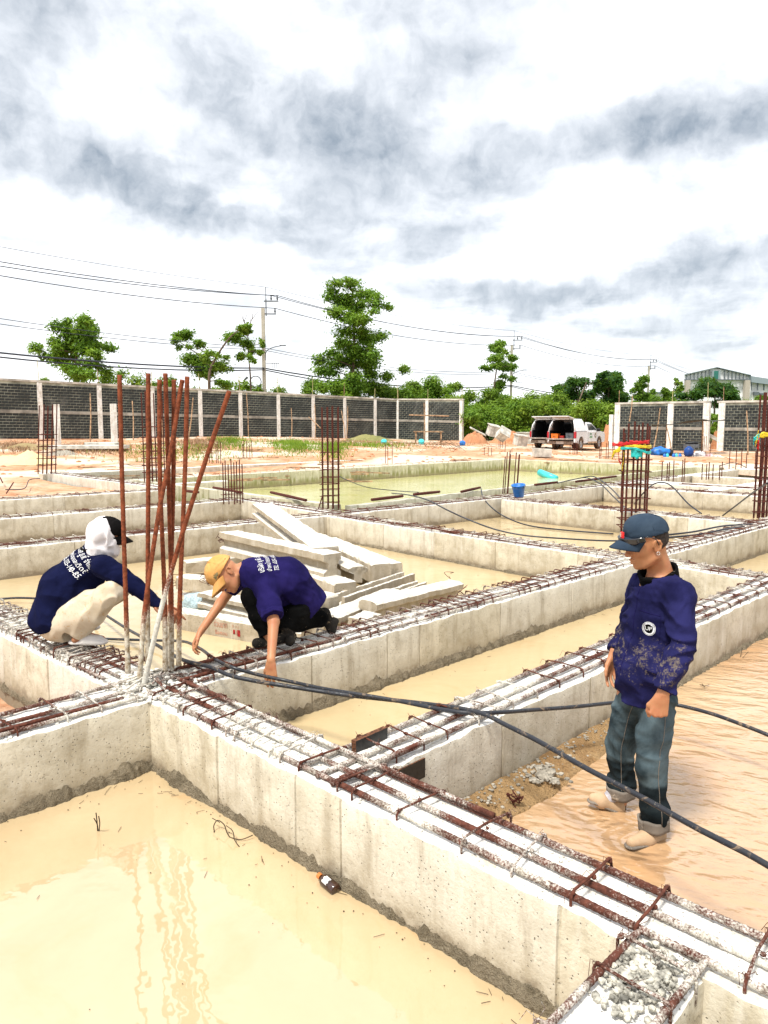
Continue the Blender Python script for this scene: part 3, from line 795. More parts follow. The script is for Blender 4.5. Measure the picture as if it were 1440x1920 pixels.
# one unit block mesh, bevelled by hand (chamfered front)
def block_mesh():
    m = MB(); c = .012
    x, y, z = .5, .5, .5
    # unit: x length, y depth (front at -y), z height; chamfered front and back edges
    vs = []
    for yy, k in ((-.5, .965), (-.42, 1.0), (.42, 1.0), (.5, .965)):
        kk = 1 - (1 - k) ; 
        for sx_, sz_ in ((-1, -1), (1, -1), (1, 1), (-1, 1)):
            vs.append((sx_ * .5 * (k if k < 1 else 1), yy, sz_ * .5 * (k * .97 if k < 1 else 1)))
    fs = [(0, 1, 2, 3), (15, 14, 13, 12)]
    for r in range(3):
        for k in range(4):
            a = r * 4 + k; b_ = r * 4 + (k + 1) % 4
            fs.append((a, a + 4, b_ + 4, b_))
    m.add(vs, fs)
    return m.mesh('block')
BLK = block_mesh(); BLK.materials.append(MT['block'])
def block_wall(label, P0, P1, z_0, z_1, H, cols, rows, midrow, bw=.37, parts_max=300, first_parts_from='end0', col_w=.30, rods=True, coll_mat=None, cap=True):
    """P0->P1 xy points; z_0,z_1 base heights at each end; cols: fractions 0..1 of the columns"""
    a = Vector((*P0, 0)); b = Vector((*P1, 0)); t = (b - a); L = t.length; t.normalize()
    nrm = Vector((t.y, -t.x, 0))
    if nrm.dot(-(a + b) / 2) < 0: nrm = -nrm      # towards the camera
    root = empty('block_wall', a + Vector((0, 0, z_0)), label, 'block wall', 'unrendered concrete block boundary walls'); root['kind'] = 'thing'
    def base(x): return z_0 + (z_1 - z_0) * x / L - z_0
    sl = (z_1 - z_0) / L
    ang = math.atan2(t.y, t.x)
    def sheared(m, y0, y1, zz0, zz1, x0, x1, mi=0):
        vs = []
        for x in (x0, x1):
            for yy in (y0, y1):
                for z in (zz0, zz1):
                    P = t * x + nrm * yy; vs.append((P.x, P.y, base(x) + z))
        m.add(vs, [(0, 1, 3, 2), (4, 6, 7, 5), (0, 4, 5, 1), (2, 3, 7, 6), (0, 2, 6, 4), (1, 5, 7, 3)], mi)
    m = MB(); sheared(m, -.075, .055, 0, H, 0, L); m.build('mortar', MT['mortar'], root)
    capH = .16; ch = (H - capH - .2) / (rows)
    # columns
    for i, f in enumerate(cols):
        m = MB(); x = f * L; sheared(m, -.15, .15, -.5, H - .02, x - col_w / 2, x + col_w / 2)
        m.build('column', coll_mat or MT['column'], root)
    if cap:
        m = MB(); sheared(m, -.13, .13, H, H + capH * .8, -.1, L + .1); m.build('coping_beam', MT['coping'], root)
    zmid = midrow * ch
    m = MB(); sheared(m, -.1, .095, zmid, zmid + .2, .0, L); m.build('tie_beam', MT['tie'], root)
    m = MB(); sheared(m, -.16, .14, -.7, .02, -.1, L + .1); m.build('footing_beam', MT['clay'], root)
    # blocks
    poss = []
    for r in range(rows):
        z = r * ch + (0 if r < midrow else .2) + ch / 2
        for ci in range(len(cols) - 1):
            x0 = cols[ci] * L + col_w / 2; x1 = cols[ci + 1] * L - col_w / 2
            n = max(1, int(round((x1 - x0) / bw))); w = (x1 - x0) / n
            if r % 2:
                edges = [x0] + [x0 + w * (k + .5) for k in range(n)] + [x1]
            else: edges = [x0 + w * k for k in range(n + 1)]
            for k in range(len(edges) - 1):
                poss.append((edges[k] + .012, edges[k + 1] - .012, z, ch - .032))
    def key(q):
        P = a + t * (q[0] + q[1]) / 2; return P.length
    poss.sort(key=key)
    rnd = random.Random(int(L * 10))
    M0 = Matrix.Rotation(ang, 4, 'Z')
    if nrm.dot(Vector((-t.y, t.x, 0))) > 0: M0 = M0 @ Matrix.Scale(-1, 4, (0, 1, 0))
    rest = MB()
    for i, (x0, x1, z, h) in enumerate(poss):
        xm = (x0 + x1) / 2; P = t * xm + nrm * rnd.uniform(-.004, .006)
        loc = Vector((P.x, P.y, base(xm) + z))
        if i < parts_max:
            o = link('block', BLK, None, root)
            o.matrix_local = Matrix.Translation(loc) @ M0 @ Matrix.Diagonal((x1 - x0, .15, h, 1))
        else:
            M = Matrix.Translation(loc) @ M0 @ Matrix.Diagonal((x1 - x0, .15, h, 1))
            rest.add([M @ v.co for v in BLK.vertices], [tuple(p.vertices) for p in BLK.polygons])
    if rest.v:
        o = rest.build('blocks', MT['block'], root); o['kind'] = 'stuff'
    if rods:
        for i, f in enumerate(cols):
            x = f * L + .03; P = t * x
            hh = rnd.uniform(.9, 1.5)
            m = MB(); m.tube([(P.x, P.y, base(x) + H), (P.x + rnd.uniform(-.05, .05), P.y, base(x) + H + hh)], .022, 4)
            m.build('starter_rod', MT['steel_rod_b'] if i % 3 else MT['stick'], root)
    return root
def colf(pxs, P0, P1):
    """fractions along P0->P1 where pixel columns pxs hit"""
    out = []
    for px in pxs:
        k = (px - 720) / (FPX * math.cos(_TH) + (800 - 960) * -math.sin(_TH) * -1)   # ~ X/Y ratio at horizon
        k = (px - 720) / 1440.0
        x0, y0 = P0; x1, y1 = P1
        # x0+f dx = k (y0+f dy)
        f = (k * y0 - x0) / ((x1 - x0) - k * (y1 - y0)); out.append(f)
    return out
LW0 = (-31.5, 40.0); LW1 = (1.25, 71.9)
# make the left run pass exactly through x=0px at depth 47.6
LW0 = (1.25 - 25.05 * 1.25, 71.9 - 24.3 * 1.25)
fr = [0.0] + colf([-32, 76, 187, 286, 375, 450, 521, 586, 645, 702], LW0, LW1) + [1.0]
block_wall('long dark block wall on the left with white columns, receding behind the site', LW0, LW1, 1.27, .63, 3.6, fr, 18, 9, bw=.39)
LW2 = (6.95, 68.0)
fr = [0.0] + colf([801], LW1, LW2) + [.985]
block_wall('short block wall return turning towards the camera at the end of the long left wall', (1.3, 71.8), LW2, .63, .50, 3.62, fr, 18, 9, bw=.39)
RW0 = (17.3, 57.2); RW1 = (17.3 + .717 * 6.75, 57.2 - .697 * 6.75)
fr = [.02] + colf([1258], RW0, RW1) + [.985]
block_wall('block wall panel right of the pickup, two bays wide', RW0, RW1, .15, .15, 3.35, fr, 16, 8, bw=.40, col_w=.42)
q = 17.3 + .717 * 7.45, 57.2 - .697 * 7.45
q2 = 17.3 + .717 * 15.5, 57.2 - .697 * 15.5
block_wall('block wall bay at the right edge of the site', q, q2, .13, .10, 3.35, [.03, .46, 1.0], 16, 8, bw=.40, col_w=.42, rods=True)
# stepped stub beside the first right column
m = MB(); P = Vector((17.05, 57.45, .1)); m.box((0, 0, 1.3), (.3, .3, 2.7), CA)
o = m.build('concrete_post', MT['column'], None, loc=P); tag(o, 'short concrete post stub touching the left end of the wall beside the pickup', 'post')
# free standing posts before the left wall
for i, (px, y0, y1, w_) in enumerate(((109, 833, 758, .30), (215, 832, 757, .30))):
    Pb = aty(px, y0, 41.5); zt = aty(px, y1, 41.5).z
    m = MB(); h = zt - Pb.z
    # I-shaped section
    f = w_ / 2
    poly = [(-f, -f), (f, -f), (f, -.06), (.07, -.04), (.07, .04), (f, .06), (f, f), (-f, f), (-f, .06), (-.07, .04), (-.07, -.04), (-f, -.06)]
    m.prism([(x, y, -.3) for x, y in poly], (0, 0, h + .3))
    o = m.build('concrete_post', MT['column'], None, loc=Pb, rot=(0, 0, .5))
    tag(o, ['grooved concrete pile standing upright before the left wall, left of the rusty bars', 'grooved concrete pile standing upright before the left wall, nearest the tall rusty bars'][i], 'post', 'upright concrete piles before the wall')
# bamboo poles leaning on the walls
sticks = [(169, 738, 828, 45, 0), (248, 752, 826, 48.6, 2), (300, 770, 822, 50, 6), (362, 746, 826, 48, -9), (462, 738, 820, 60, 4), (546, 765, 820, 62, 1), (590, 758, 820, 63, 1), (579, 782, 803, 60, 22),
          (652, 762, 820, 64, -2), (640, 770, 820, 66, 8), (795, 755, 822, 63, 0), (1186, 742, 790, 54.5, -6), (1250, 800, 852, 52, 10), (1238, 765, 850, 51, -14), (1400, 770, 862, 46, 2), (1318, 790, 850, 50, -2)]
slab = ['upright stick by the second bay', 'thin brown pole before the third bay', 'thin pole standing before the fourth bay', 'slanting pole before the fifth bay',
        'upright pole beside the seventh column', 'short brown pole in the eighth bay', 'short brown pole touching the ninth column', 'steeply slanting prop against the ninth bay', 'thin pole in the tenth bay', 'leaning pole beside the tenth column',
        'tall thin pole before the corner return wall', 'brown pole sticking above the right wall', 'leaning stick against the middle column of the right wall', 'long slanting stick before the right wall column', 'pale bamboo pole before the rightmost wall', 'brown pole beside the right wall gap']
for i, (px, ya, yb, Y, dx) in enumerate(sticks):
    A_ = aty(px, ya, Y); B_ = aty(px + dx, yb, Y - 1.0); B_.z = min(B_.z, ground_h(B_.x, B_.y) + .02) if yb > 805 else B_.z
    m = MB(); mid = (A_ + B_) / 2 + Vector((.04, 0, 0)); m.tube([A_ - B_, mid - B_, Vector((0, 0, 0))], [.035, .04, .045], 5)
    o = m.build('bamboo_pole', MT['stick'], None, loc=B_); tag(o, slab[i], 'pole', 'bamboo poles at the walls')

# ================================================================== POWER LINE
MT['pole'] = plain('pole_concrete', (.42, .39, .32), .9, var=.15, scale=.8)
MT['dark_metal'] = plain('dark_galvanised_steel', (.10, .11, .12), .6, var=.2)
MT['wire'] = plain('wire_black', (.03, .035, .05), .6, var=.1)
PP = [Vector((-38.4, 37, 0)), Vector((-10.85, 70, 0)), Vector((16.95, 103, 0)), Vector((47.9, 140, 0)), Vector((80, 178, 0))]
arm_dir = Vector((1.0, .0, 0))
pole_lab = ['power pole out to the far left', 'tall concrete power pole behind the left wall with a street lamp arm', 'power pole rising in front of the slim tree behind the bushes', 'farther power pole behind the right wall', 'farthest short power pole near the warehouse']
att = []
for i, P in enumerate(PP):
    topz = 2.13 + (793 - 583) / 1440 * 70 if i < 2 else 12.4
    if i == 4: topz = 10.2
    root = empty('power_pole', P, pole_lab[i], 'power pole', 'poles of the power line')
    m = MB(); m.box((0, 0, topz / 2), (.30, .30, topz)); 
    sh = m.build('shaft', MT['pole'], root)
    m = MB(); m.box((.28, 0, topz + .05), (.09, .09, 1.5)); m.tube([(.28, 0, topz + .7), (.28, 0, topz + 1.85)], .035, 5); m.build('top_spike', MT['dark_metal'], root)
    m = MB(); m.box((.75, 0, topz + .62), (1.3, .1, .1)); m.box((.6, 0, topz - .50), (1.15, .1, .1)); m.build('crossarm', MT['dark_metal'], root)
    for xx, zz in ((.75, .70), (1.3, .70), (1.08, -.42)):
        m = MB(); m.tube([(xx, 0, topz + zz), (xx, 0, topz + zz + .15), (xx, 0, topz + zz + .3), (xx, 0, topz + zz + .42)], [.05, .10, .055, .09], 6); m.build('insulator', MT['dark_metal'], root)
    att.append([P + Vector((.28, 0, topz + 1.85)), P + Vector((.75, 0, topz + 1.12)), P + Vector((1.3, 0, topz + 1.12)), P + Vector((1.08, 0, topz)), P + Vector((0, -.2, topz - 5.3)), P + Vector((.0, -.2, topz - 5.45)), P + Vector((0, -.2, topz - 3.5)), P + Vector((0, -.2, topz - 3.7))])
    if i in (1, 2):
        m = MB(); m.tube(catmull([(.15, 0, topz - 4.6), (.25, 0, topz - 3.8), (.9, -.1, topz - 3.45), (1.6, -.1, topz - 3.3)]), .04, 5); m.box((1.75, -.1, topz - 3.28), (.55, .2, .08))
        m.build('lamp_arm', MT['dark_metal'], root)
        m = MB(); m.box((.8, 0, topz - 4.85), (1.2, .06, .06))
        for k in range(4): m.box((.75 + k * .2, 0, topz - 5.1), (.04, .04, .45))
        m.build('cable_bracket', MT['dark_metal'], root)
    if i == 1:
        ring = [(-.75 + .5 * math.cos(a_ / 14 * 6.283), -.15, topz - 6.5 + .5 * math.sin(a_ / 14 * 6.283)) for a_ in range(15)]
        m = MB(); m.tube(ring, .05, 5, False); m.box((-1.6, -.15, topz - 6.2), (.35, .3, .14), M=Matrix.Rotation(-.8, 3, 'Y')); m.build('cable_coil', MT['dark_metal'], root)
names = ['thin top earth wire', 'upper power wire on the left insulators', 'upper power wire on the outer insulators', 'lower power wire below the crossarm', 'thick bundled cable low on the poles', 'second thick cable just under the bundle', 'thin service wire halfway up the poles', 'lower thin service wire halfway up the poles']
rad = [.018, .032, .032, .032, .06, .05, .024, .024]
sag = [.6, .9, 1.0, 1.0, .9, 1.2, .8, .9]
for w_ in range(8):
    m = MB()
    for i in range(4):
        A_, B_ = att[i][w_].copy(), att[i + 1][w_].copy()
        if i == 0:
            # land on the photographed heights at the left edge of the picture
            yt = [470, 497, 505, 522, 663, 671, 600, 610][w_]
            ts = .60
            # choose A_.z so the straight+sag line meets pixel y at px 0
            k = -720 / 1440.
            f = (k * A_.y - A_.x) / ((B_.x - A_.x) - k * (B_.y - A_.y))
            Yd = A_.y + (B_.y - A_.y) * f; zt = CAM_H + (793 - yt) / 1440 * Yd
            sg = 4 * sag[w_] * f * (1 - f)
            A_.z = (zt + sg - B_.z * f) / (1 - f)
        pts = []
        n_ = 14
        for k in range(n_ + 1):
            f = k / n_; P = A_.lerp(B_, f); P.z -= 4 * sag[w_] * f * (1 - f); pts.append(P)
        m.tube(pts, rad[w_], 4, False)
    o = m.build('power_wire', MT['wire'], None); tag(o, names[w_], 'wire', 'wires strung between the power poles')

# ================================================================== FAR BUILDINGS
MT['clad'] = plain('white_sheet_cladding', (.80, .81, .82), .6, var=.08, scale=.4)
MT['clad_dark'] = plain('grey_frame_steel', (.12, .14, .15), .6, var=.15)
MT['green_glass'] = plain('green_window', (.03, .16, .13), .3, var=.2)
MT['roofgrey'] = plain('grey_metal_roof', (.25, .30, .32), .5, var=.1)
MT['tan'] = plain('tan_column', (.42, .37, .31), .8, var=.1)
def warehouse():
    Y = 150.0
    def P(px, py, dy=0): return aty(px, py, Y + dy)
    root = empty('warehouse', P(1340, 800), 'large white warehouse with gabled clad front and green window above the right wall', 'building'); root['kind'] = 'thing'
    o0 = P(1340, 800)
    L = lambda px, py, dy=0: P(px, py, dy) - o0
    def boxp(name, m_, px0, py0, px1, py1, dy, th=.3):
        A_, B_ = L(px0, py0, dy), L(px1, py1, dy); m = MB()
        m.box(((A_.x + B_.x) / 2, dy, (A_.z + B_.z) / 2), (abs(B_.x - A_.x), th, abs(A_.z - B_.z))); return m.build(name, m_, root)
    base = Vector((0, 0, 0))
    m = MB(); m.prism([L(1283, 712), L(1403, 712), L(1403, 703), L(1342, 690.5), L(1283, 702)], (13, 30, 0)); m.build('gable_wall', MT['clad'], root)
    boxp('wall', MT['clad'], 1284, 712, 1403, 790, .6, .5)
    # roof slabs
    m = MB(); m.prism([L(1281, 703.5), L(1342, 689.5), L(1342, 688.3), L(1281, 702)], (13.4, 31, 0)); m.prism([L(1342, 689.5), L(1406, 704.5), L(1406, 703), L(1342, 688.3)], (13.4, 31, 0))
    o = m.build('roof', MT['roofgrey'], root); o.location = (0, -.6, 0)
    # vertical cladding battens
    for k in range(17):
        px = 1287 + k * 7.1; top = 702 - (1 - abs(px - 1342) / 60) * 11.5
        if 1334 < px < 1351: continue
        boxp('batten', MT['clad_dark'], px, top + 1, px + .9, 711.5, -.35, .2)
    boxp('eaves_beam', MT['clad_dark'], 1283, 711.3, 1403, 713, -.4, .4)
    w_ = boxp('window', MT['green_glass'], 1338, 695.5, 1346.5, 710.5, -.4, .3)
    for s_ in (1335, 1347):
        boxp('shutter', MT['roofgrey'], s_, 695, s_ + 2.6, 711, -.45, .3)
    for s_ in (1285, 1396):
        boxp('column', MT['tan'], s_, 713, s_ + 4.5, 792, -.5, 1.0)
    # long side going right
    m = MB(); A_, B_ = L(1403, 704, 0), L(1500, 716, 10); m.prism([L(1403, 704), L(1403, 716), L(1500, 728), L(1500, 719)], (5, 12, 0)); m.build('side_roof', MT['roofgrey'], root)
    m = MB(); m.prism([L(1404, 716, 1), L(1404, 790, 1), L(1520, 790, 1), L(1520, 729, 1)], (5, 10, 0)); m.build('side_wall', MT['clad'], root)
    boxp('side_opening', MT['clad_dark'], 1413, 735, 1422, 741, .5, .6)
    boxp('side_opening', MT['clad_dark'], 1424, 737, 1432, 742, .5, .6)
    for k in range(5): boxp('side_batten', MT['clad_dark'], 1408 + k * 12, 717 + k * 1.6, 1408.8 + k * 12, 732, .45, .3)
warehouse()
def small_building(label, px0, px1, py0, Y, c=MT['clad'], rows=1):
    A_, B_ = aty(px0, py0, Y), aty(px1, 795, Y)
    root = empty('house', (A_.x, Y, 0), label, 'building'); root['kind'] = 'thing'
    w_ = B_.x - A_.x; h = A_.z
    m = MB(); m.box((w_ / 2, 3, h / 2), (w_, 6, h)); m.build('wall', c, root)
    m = MB(); m.box((w_ / 2, 3, h + .15), (w_ + .8, 7, .3)); m.build('roof', MT['roofgrey'], root)
    n = max(2, int(w_ / 3))
    for k in range(n):
        m = MB(); m.box(((k + .5) * w_ / n, -.03, h * .78), (w_ / n * .45, .1, h * .16)); m.build('window', MT['clad_dark'], root)
small_building('pale low building seen between the trees left of the warehouse', 1215, 1247, 737, 170)
small_building('distant white building seen behind the slim tree', 968, 1012, 752, 190)
# ================================================================== VEGETATION
def leafmat(name, a, b_, c_):
    m_, t, b = mat(name, .6, spec=.25)
    pos = t.new('ShaderNodeNewGeometry').outputs['Position']
    at_ = t.new('ShaderNodeAttribute', attribute_name='tone').outputs['Fac']
    n = t.noise(pos, .6, 3, .6)
    c = t.mix(at_, a, b_); c = t.mix(t.mr(n, .45, .7, 0, .7), c, c_)
    t.put(b.inputs['Base Color'], c)
    # leaves let light through
    tr = t.new('ShaderNodeBsdfTranslucent'); t.put(tr.inputs[0], t.mix(.5, c, (.25, .40, .02)))
    ms = t.new('ShaderNodeMixShader'); ms.inputs[0].default_value = .4
    out = t.n['Material Output']
    t.l.new(b.outputs[0], ms.inputs[1]); t.l.new(tr.outputs[0], ms.inputs[2]); t.l.new(ms.outputs[0], out.inputs[0])
    return m_
MT['leaf'] = leafmat('bright_green_leaves', (.055, .13, .010), (.18, .32, .03), (.26, .38, .04))
MT['leaf_dark'] = leafmat('dark_green_leaves', (.014, .050, .012), (.05, .14, .022), (.09, .19, .025))
MT['leaf_bush'] = leafmat('bush_green_leaves', (.06, .13, .010), (.20, .32, .03), (.30, .40, .05))
MT['bark'] = plain('grey_brown_bark', (.14, .10, .07), .9, var=.3, scale=4)
rng = np.random.default_rng(5)
def leaf_cloud(name, clumps, n, size, m_, parent, flat=.35, seed=0):
    """clumps: list (center, radius vec). n leaf faces spread in them"""
    n = int(n * 2.1); size = size * .66
    r = np.random.default_rng(seed)
    vol = np.array([c[1][0] * c[1][1] * c[1][2] for c in clumps]) ** .7; vol /= vol.sum()
    which = r.choice(len(clumps), n, p=vol)
    C = np.array([tuple(c[0]) for c in clumps])[which]; Rr = np.array([tuple(c[1]) for c in clumps])[which]
    dirs = r.normal(size=(n, 3)); dirs /= np.linalg.norm(dirs, axis=1)[:, None]
    rad = r.random(n) ** .5 * (1 + .30 * r.normal(size=n))
    P = C + dirs * Rr * rad[:, None]
    # leaf spray: two triangles folded
    nrm = dirs * .6 + r.normal(size=(n, 3)) * .55 + np.array([0, 0, .7]); nrm /= np.linalg.norm(nrm, axis=1)[:, None]
    t = np.cross(nrm, r.normal(size=(n, 3))); t /= np.linalg.norm(t, axis=1)[:, None]
    b_ = np.cross(nrm, t)
    s = size * (.5 + r.random(n))[:, None]
    V = np.stack([P - t * s, P + b_ * s * .42 + nrm * s * .1, P + t * s, P - b_ * s * .42 + nrm * s * .1], axis=1).reshape(-1, 3)
    Q = np.arange(4 * n).reshape(-1, 4)
    me = np_mesh(name, V, Q, False)
    a_ = me.attributes.new('tone', 'FLOAT', 'FACE'); k = len(me.polygons)
    a_.data.foreach_set('value', np.clip(r.random(n)[:k] * .8 + .2 * (which[:k] % 5) / 4, 0, 1).astype(np.float32))
    return link(name, me, m_, parent)
def limb(m, a, b_, r0, r1, seed=0, n=5, bend=.12):
    a = Vector(a); b_ = Vector(b_); L = (b_ - a).length; pts = []; rr = []
    for i in range(n + 1):
        f = i / n; o = Vector((mnoise.noise(Vector((f * 3, seed, 0))), mnoise.noise(Vector((f * 3, seed, 5))), 0)) * L * bend * math.sin(f * math.pi)
        pts.append(a.lerp(b_, f) + o); rr.append(r0 + (r1 - r0) * f)
    m.tube(pts, rr, 6)
def tree_px(label, trunk_px, Y, clump_px, n, size, m_=None, trunk_r=.16, seed=0, group='trees beyond the walls', name='tree', dead=()):
    """trunk_px: list of (px,py) from ground up; clump_px: (px,py,rx,ry) ellipses in photograph pixels at distance Y"""
    s = Y / 1440.
    base = aty(*trunk_px[0], Y); gz = min(.2, base.z); base.z = gz
    root = empty(name, base, label, 'tree', group)
    tp = [Vector((0, 0, -.2))] + [aty(px, py, Y) - base for px, py in trunk_px[1:]]
    m = MB(); tps = catmull(tp, 4); m.tube(tps, [trunk_r * (1 - .75 * i / (len(tps) - 1)) for i in range(len(tps))], 7)
    m.build('trunk', MT['bark'], root, True)
    r = random.Random(seed); cl = []
    mb = MB()
    for i, (px, py, rx, ry) in enumerate(clump_px):
        dep = r.uniform(-1, 1) * 45 * s
        c = aty(px, py, Y + dep) - base
        # sub clumps for a broken outline
        nb = max(3, int((rx * ry) ** .5 / 5))
        for k in range(nb):
            a_ = r.uniform(0, 6.283); q = r.uniform(.25, .85)
            cc = c + Vector((math.cos(a_) * rx * s * q, r.uniform(-.7, .7) * rx * s, math.sin(a_) * ry * s * q))
            f = r.uniform(.34, .72)
            cl.append((cc, (rx * s * f, rx * s * f, ry * s * f)))
        # limb from the nearest trunk point below
        cand = [t_ for t_ in tps if t_.z < c.z] or [tps[0]]
        st = max(cand, key=lambda t_: -((t_ - c).length) + .0 * t_.z)
        limb(mb, st, c, trunk_r * .38, .025, seed + i)
    mb.build('limbs', MT['bark'], root, True)
    leaf_cloud('crown', cl, n, size, m_ or MT['leaf'], root, seed=seed)
    for i, (p, q) in enumerate(dead):
        m2 = MB(); A_, B_ = aty(*p, Y) - base, aty(*q, Y) - base; limb(m2, A_, B_, .06, .02, 50 + i)
        for k in range(3): limb(m2, A_.lerp(B_, .3 + .2 * k), A_.lerp(B_, .5 + .2 * k) + Vector((r.uniform(-.6, .6), 0, .5)), .03, .01, 70 + k)
        m2.build('bare_branch', MT['bark'], root)
    return root
tree_px('broad leafy tree on the left behind the block wall', [(142, 760), (143, 700), (145, 640), (150, 610)], 62,
        [(140, 605, 26, 20), (168, 618, 22, 22), (112, 622, 22, 18), (148, 640, 38, 24), (90, 650, 26, 20), (188, 648, 26, 12), (125, 665, 34, 20), (170, 672, 30, 18), (150, 695, 38, 20), (185, 695, 20, 14), (120, 690, 18, 14), (75, 655, 10, 8)], 7500, .22, seed=1)
tree_px('forked tree with open leaning crown left of the power pole', [(395, 760), (392, 715), (400, 680), (425, 640), (445, 620)], 64,
        [(348, 625, 24, 13), (335, 640, 14, 12), (365, 650, 18, 12), (375, 675, 26, 18), (400, 700, 34, 18), (415, 660, 20, 14), (430, 632, 28, 14), (445, 618, 14, 8), (388, 665, 14, 14), (418, 712, 20, 14)], 5200, .2, seed=2)
tree_px('slender tree with a dead top branch beside the power pole', [(470, 760), (470, 720), (466, 670), (463, 630)], 66,
        [(463, 622, 14, 10), (468, 640, 20, 14), (480, 658, 14, 12), (460, 665, 14, 10), (487, 645, 8, 10), (472, 672, 10, 8)], 1700, .19, seed=3, trunk_r=.10, dead=(((463, 630), (456, 590)), ((465, 630), (474, 588))))
tree_px('tallest bright green tree in the middle above the block wall', [(655, 790), (660, 730), (664, 650), (662, 580), (660, 545)], 78,
        [(650, 535, 30, 14), (690, 548, 34, 14), (628, 560, 24, 18), (668, 570, 38, 20), (712, 570, 26, 16), (640, 590, 30, 18), (690, 598, 36, 18), (665, 625, 42, 20), (710, 625, 20, 16), (632, 640, 24, 14), (650, 665, 40, 20), (612, 668, 28, 20), (690, 655, 24, 18), (625, 695, 36, 18), (680, 690, 34, 22), (650, 720, 48, 20)], 14000, .24, seed=4, trunk_r=.22)
tree_px('slim tall tree beside the second power pole', [(925, 800), (926, 740), (930, 700), (938, 660)], 95,
        [(930, 645, 18, 11), (945, 655, 20, 14), (928, 668, 18, 10), (955, 672, 16, 10), (915, 690, 16, 9), (940, 690, 24, 10), (960, 685, 10, 7), (945, 710, 22, 12), (930, 725, 18, 14)], 4200, .26, seed=5)
tree_px('dark round tree left of the dead leaning trunk', [(1080, 810), (1082, 760), (1085, 730)], 92,
        [(1050, 722, 18, 12), (1085, 712, 22, 14), (1075, 735, 30, 16), (1098, 745, 22, 20), (1060, 745, 20, 12), (1082, 765, 36, 16)], 4600, .30, m_=MT['leaf_dark'], seed=6)
tree_px('dark tree with knobbly crown behind the pickup', [(1138, 810), (1140, 760), (1142, 720)], 90,
        [(1128, 706, 14, 9), (1150, 703, 16, 7), (1120, 725, 16, 16), (1148, 725, 28, 16), (1165, 718, 14, 12), (1135, 748, 34, 16), (1165, 742, 16, 14)], 5000, .30, m_=MT['leaf_dark'], seed=7)
tree_px('small green tree behind the third power pole', [(1205, 800), (1206, 750), (1206, 730)], 110,
        [(1205, 722, 16, 12), (1195, 738, 14, 12), (1215, 738, 12, 12), (1205, 752, 20, 12)], 2400, .32, seed=8)
tree_px('thin yellowish tree left of the warehouse', [(1262, 800), (1262, 745), (1266, 720)], 120,
        [(1250, 732, 10, 10), (1262, 745, 14, 12), (1268, 715, 10, 8), (1275, 730, 10, 12)], 1400, .30, m_=MT['leaf_bush'], seed=9)
tree_px('wide dark green tree in front of the warehouse', [(1338, 810), (1340, 760), (1340, 735)], 100,
        [(1335, 718, 20, 10), (1318, 730, 24, 12), (1350, 728, 22, 14), (1300, 742, 26, 12), (1340, 745, 34, 16), (1368, 735, 12, 12), (1290, 755, 20, 10), (1372, 750, 16, 12)], 6500, .30, m_=MT['leaf_dark'], seed=10)
tree_px('small bush top at the right edge below the warehouse', [(1435, 800), (1436, 770), (1437, 755)], 90,
        [(1434, 745, 14, 8), (1440, 755, 20, 10)], 900, .28, seed=11)
# dead leaning trunk
A_, B_ = aty(1073, 790, 88), aty(1100, 716, 88); m = MB(); limb(m, A_ - A_, B_ - A_, .14, .06, 3); limb(m, (B_ - A_) * .8, (B_ - A_) * .9 + Vector((.9, 0, .5)), .05, .02, 5)
tag(m.build('dead_trunk', MT['bark'], None, loc=A_), 'bare dead trunk leaning before the dark trees', 'tree')
# bushes
def bush(label, px, py, w_, h_, Y, n, size, m_, seed, zlow=None):
    s = Y / 1440.; r = random.Random(seed)
    base = aty(px, 800, Y); base.z = .1
    root = empty('bush', base, label, 'bush', 'bushes beyond the walls')
    top = aty(px, py, Y).z - base.z
    cl = []; mb = MB()
    for k in range(int(9 + w_ / 8)):
        x = r.uniform(-1, 1); hh = math.sqrt(max(0, 1 - x * x * .8)); z = r.uniform(.12, 1.0) ** .7 * (.55 + .45 * hh) * top
        rr = r.uniform(.2, .36) * w_ * s * 1.1
        cc = Vector((x * w_ * s, r.uniform(-.7, .7) * w_ * s, max(.3, z - rr * .35)))
        cl.append((cc, (rr * 1.1, rr, rr * .8)))
        if k < 8: limb(mb, (x * .3, 0, -.2), cc, .05, .02, seed + k)
    mb.build('stems', MT['bark'], root)
    leaf_cloud('foliage', cl, n, size, m_, root, seed=seed)
bs = [(600, 712, 46, 60, 74), (705, 700, 50, 60, 80), (755, 690, 34, 60, 84), (800, 712, 44, 60, 80), (845, 722, 40, 60, 82), (890, 730, 50, 60, 76), (940, 735, 46, 60, 78), (985, 738, 44, 60, 74), (1030, 740, 40, 60, 78), (1068, 760, 36, 60, 72), (1110, 758, 46, 60, 66), (1150, 762, 34, 60, 64), (870, 755, 34, 60, 72), (1255, 752, 40, 50, 80), (1420, 756, 40, 50, 85), (1215, 745, 26, 50, 95), (660, 715, 50, 50, 82), (1345, 765, 20, 40, 60), (930, 752, 60, 40, 70), (1015, 758, 50, 40, 70)]
blab = ['bush at the left foot of the tallest tree', 'bush right of the tallest tree', 'bushy sapling with a rounded top right of the tallest tree', 'leafy bush above the wall corner', 'bush above the end of the short wall return', 'full bush just right of the wall end', 'bush in front of the second power pole', 'bush right of the second power pole', 'light green bush left of the dark round tree', 'low bush under the dead leaning trunk', 'bright bush directly behind the pickup cab', 'bright bush left of the right wall', 'low dark bush beside the white end column', 'bush behind the two-bay wall', 'bush behind the rightmost wall', 'bush under the third power pole', 'bush behind the foot of the tallest tree', 'grassy bush in the gap between the right walls', 'low front bush left of the pickup', 'low front bush behind the open tailgates']
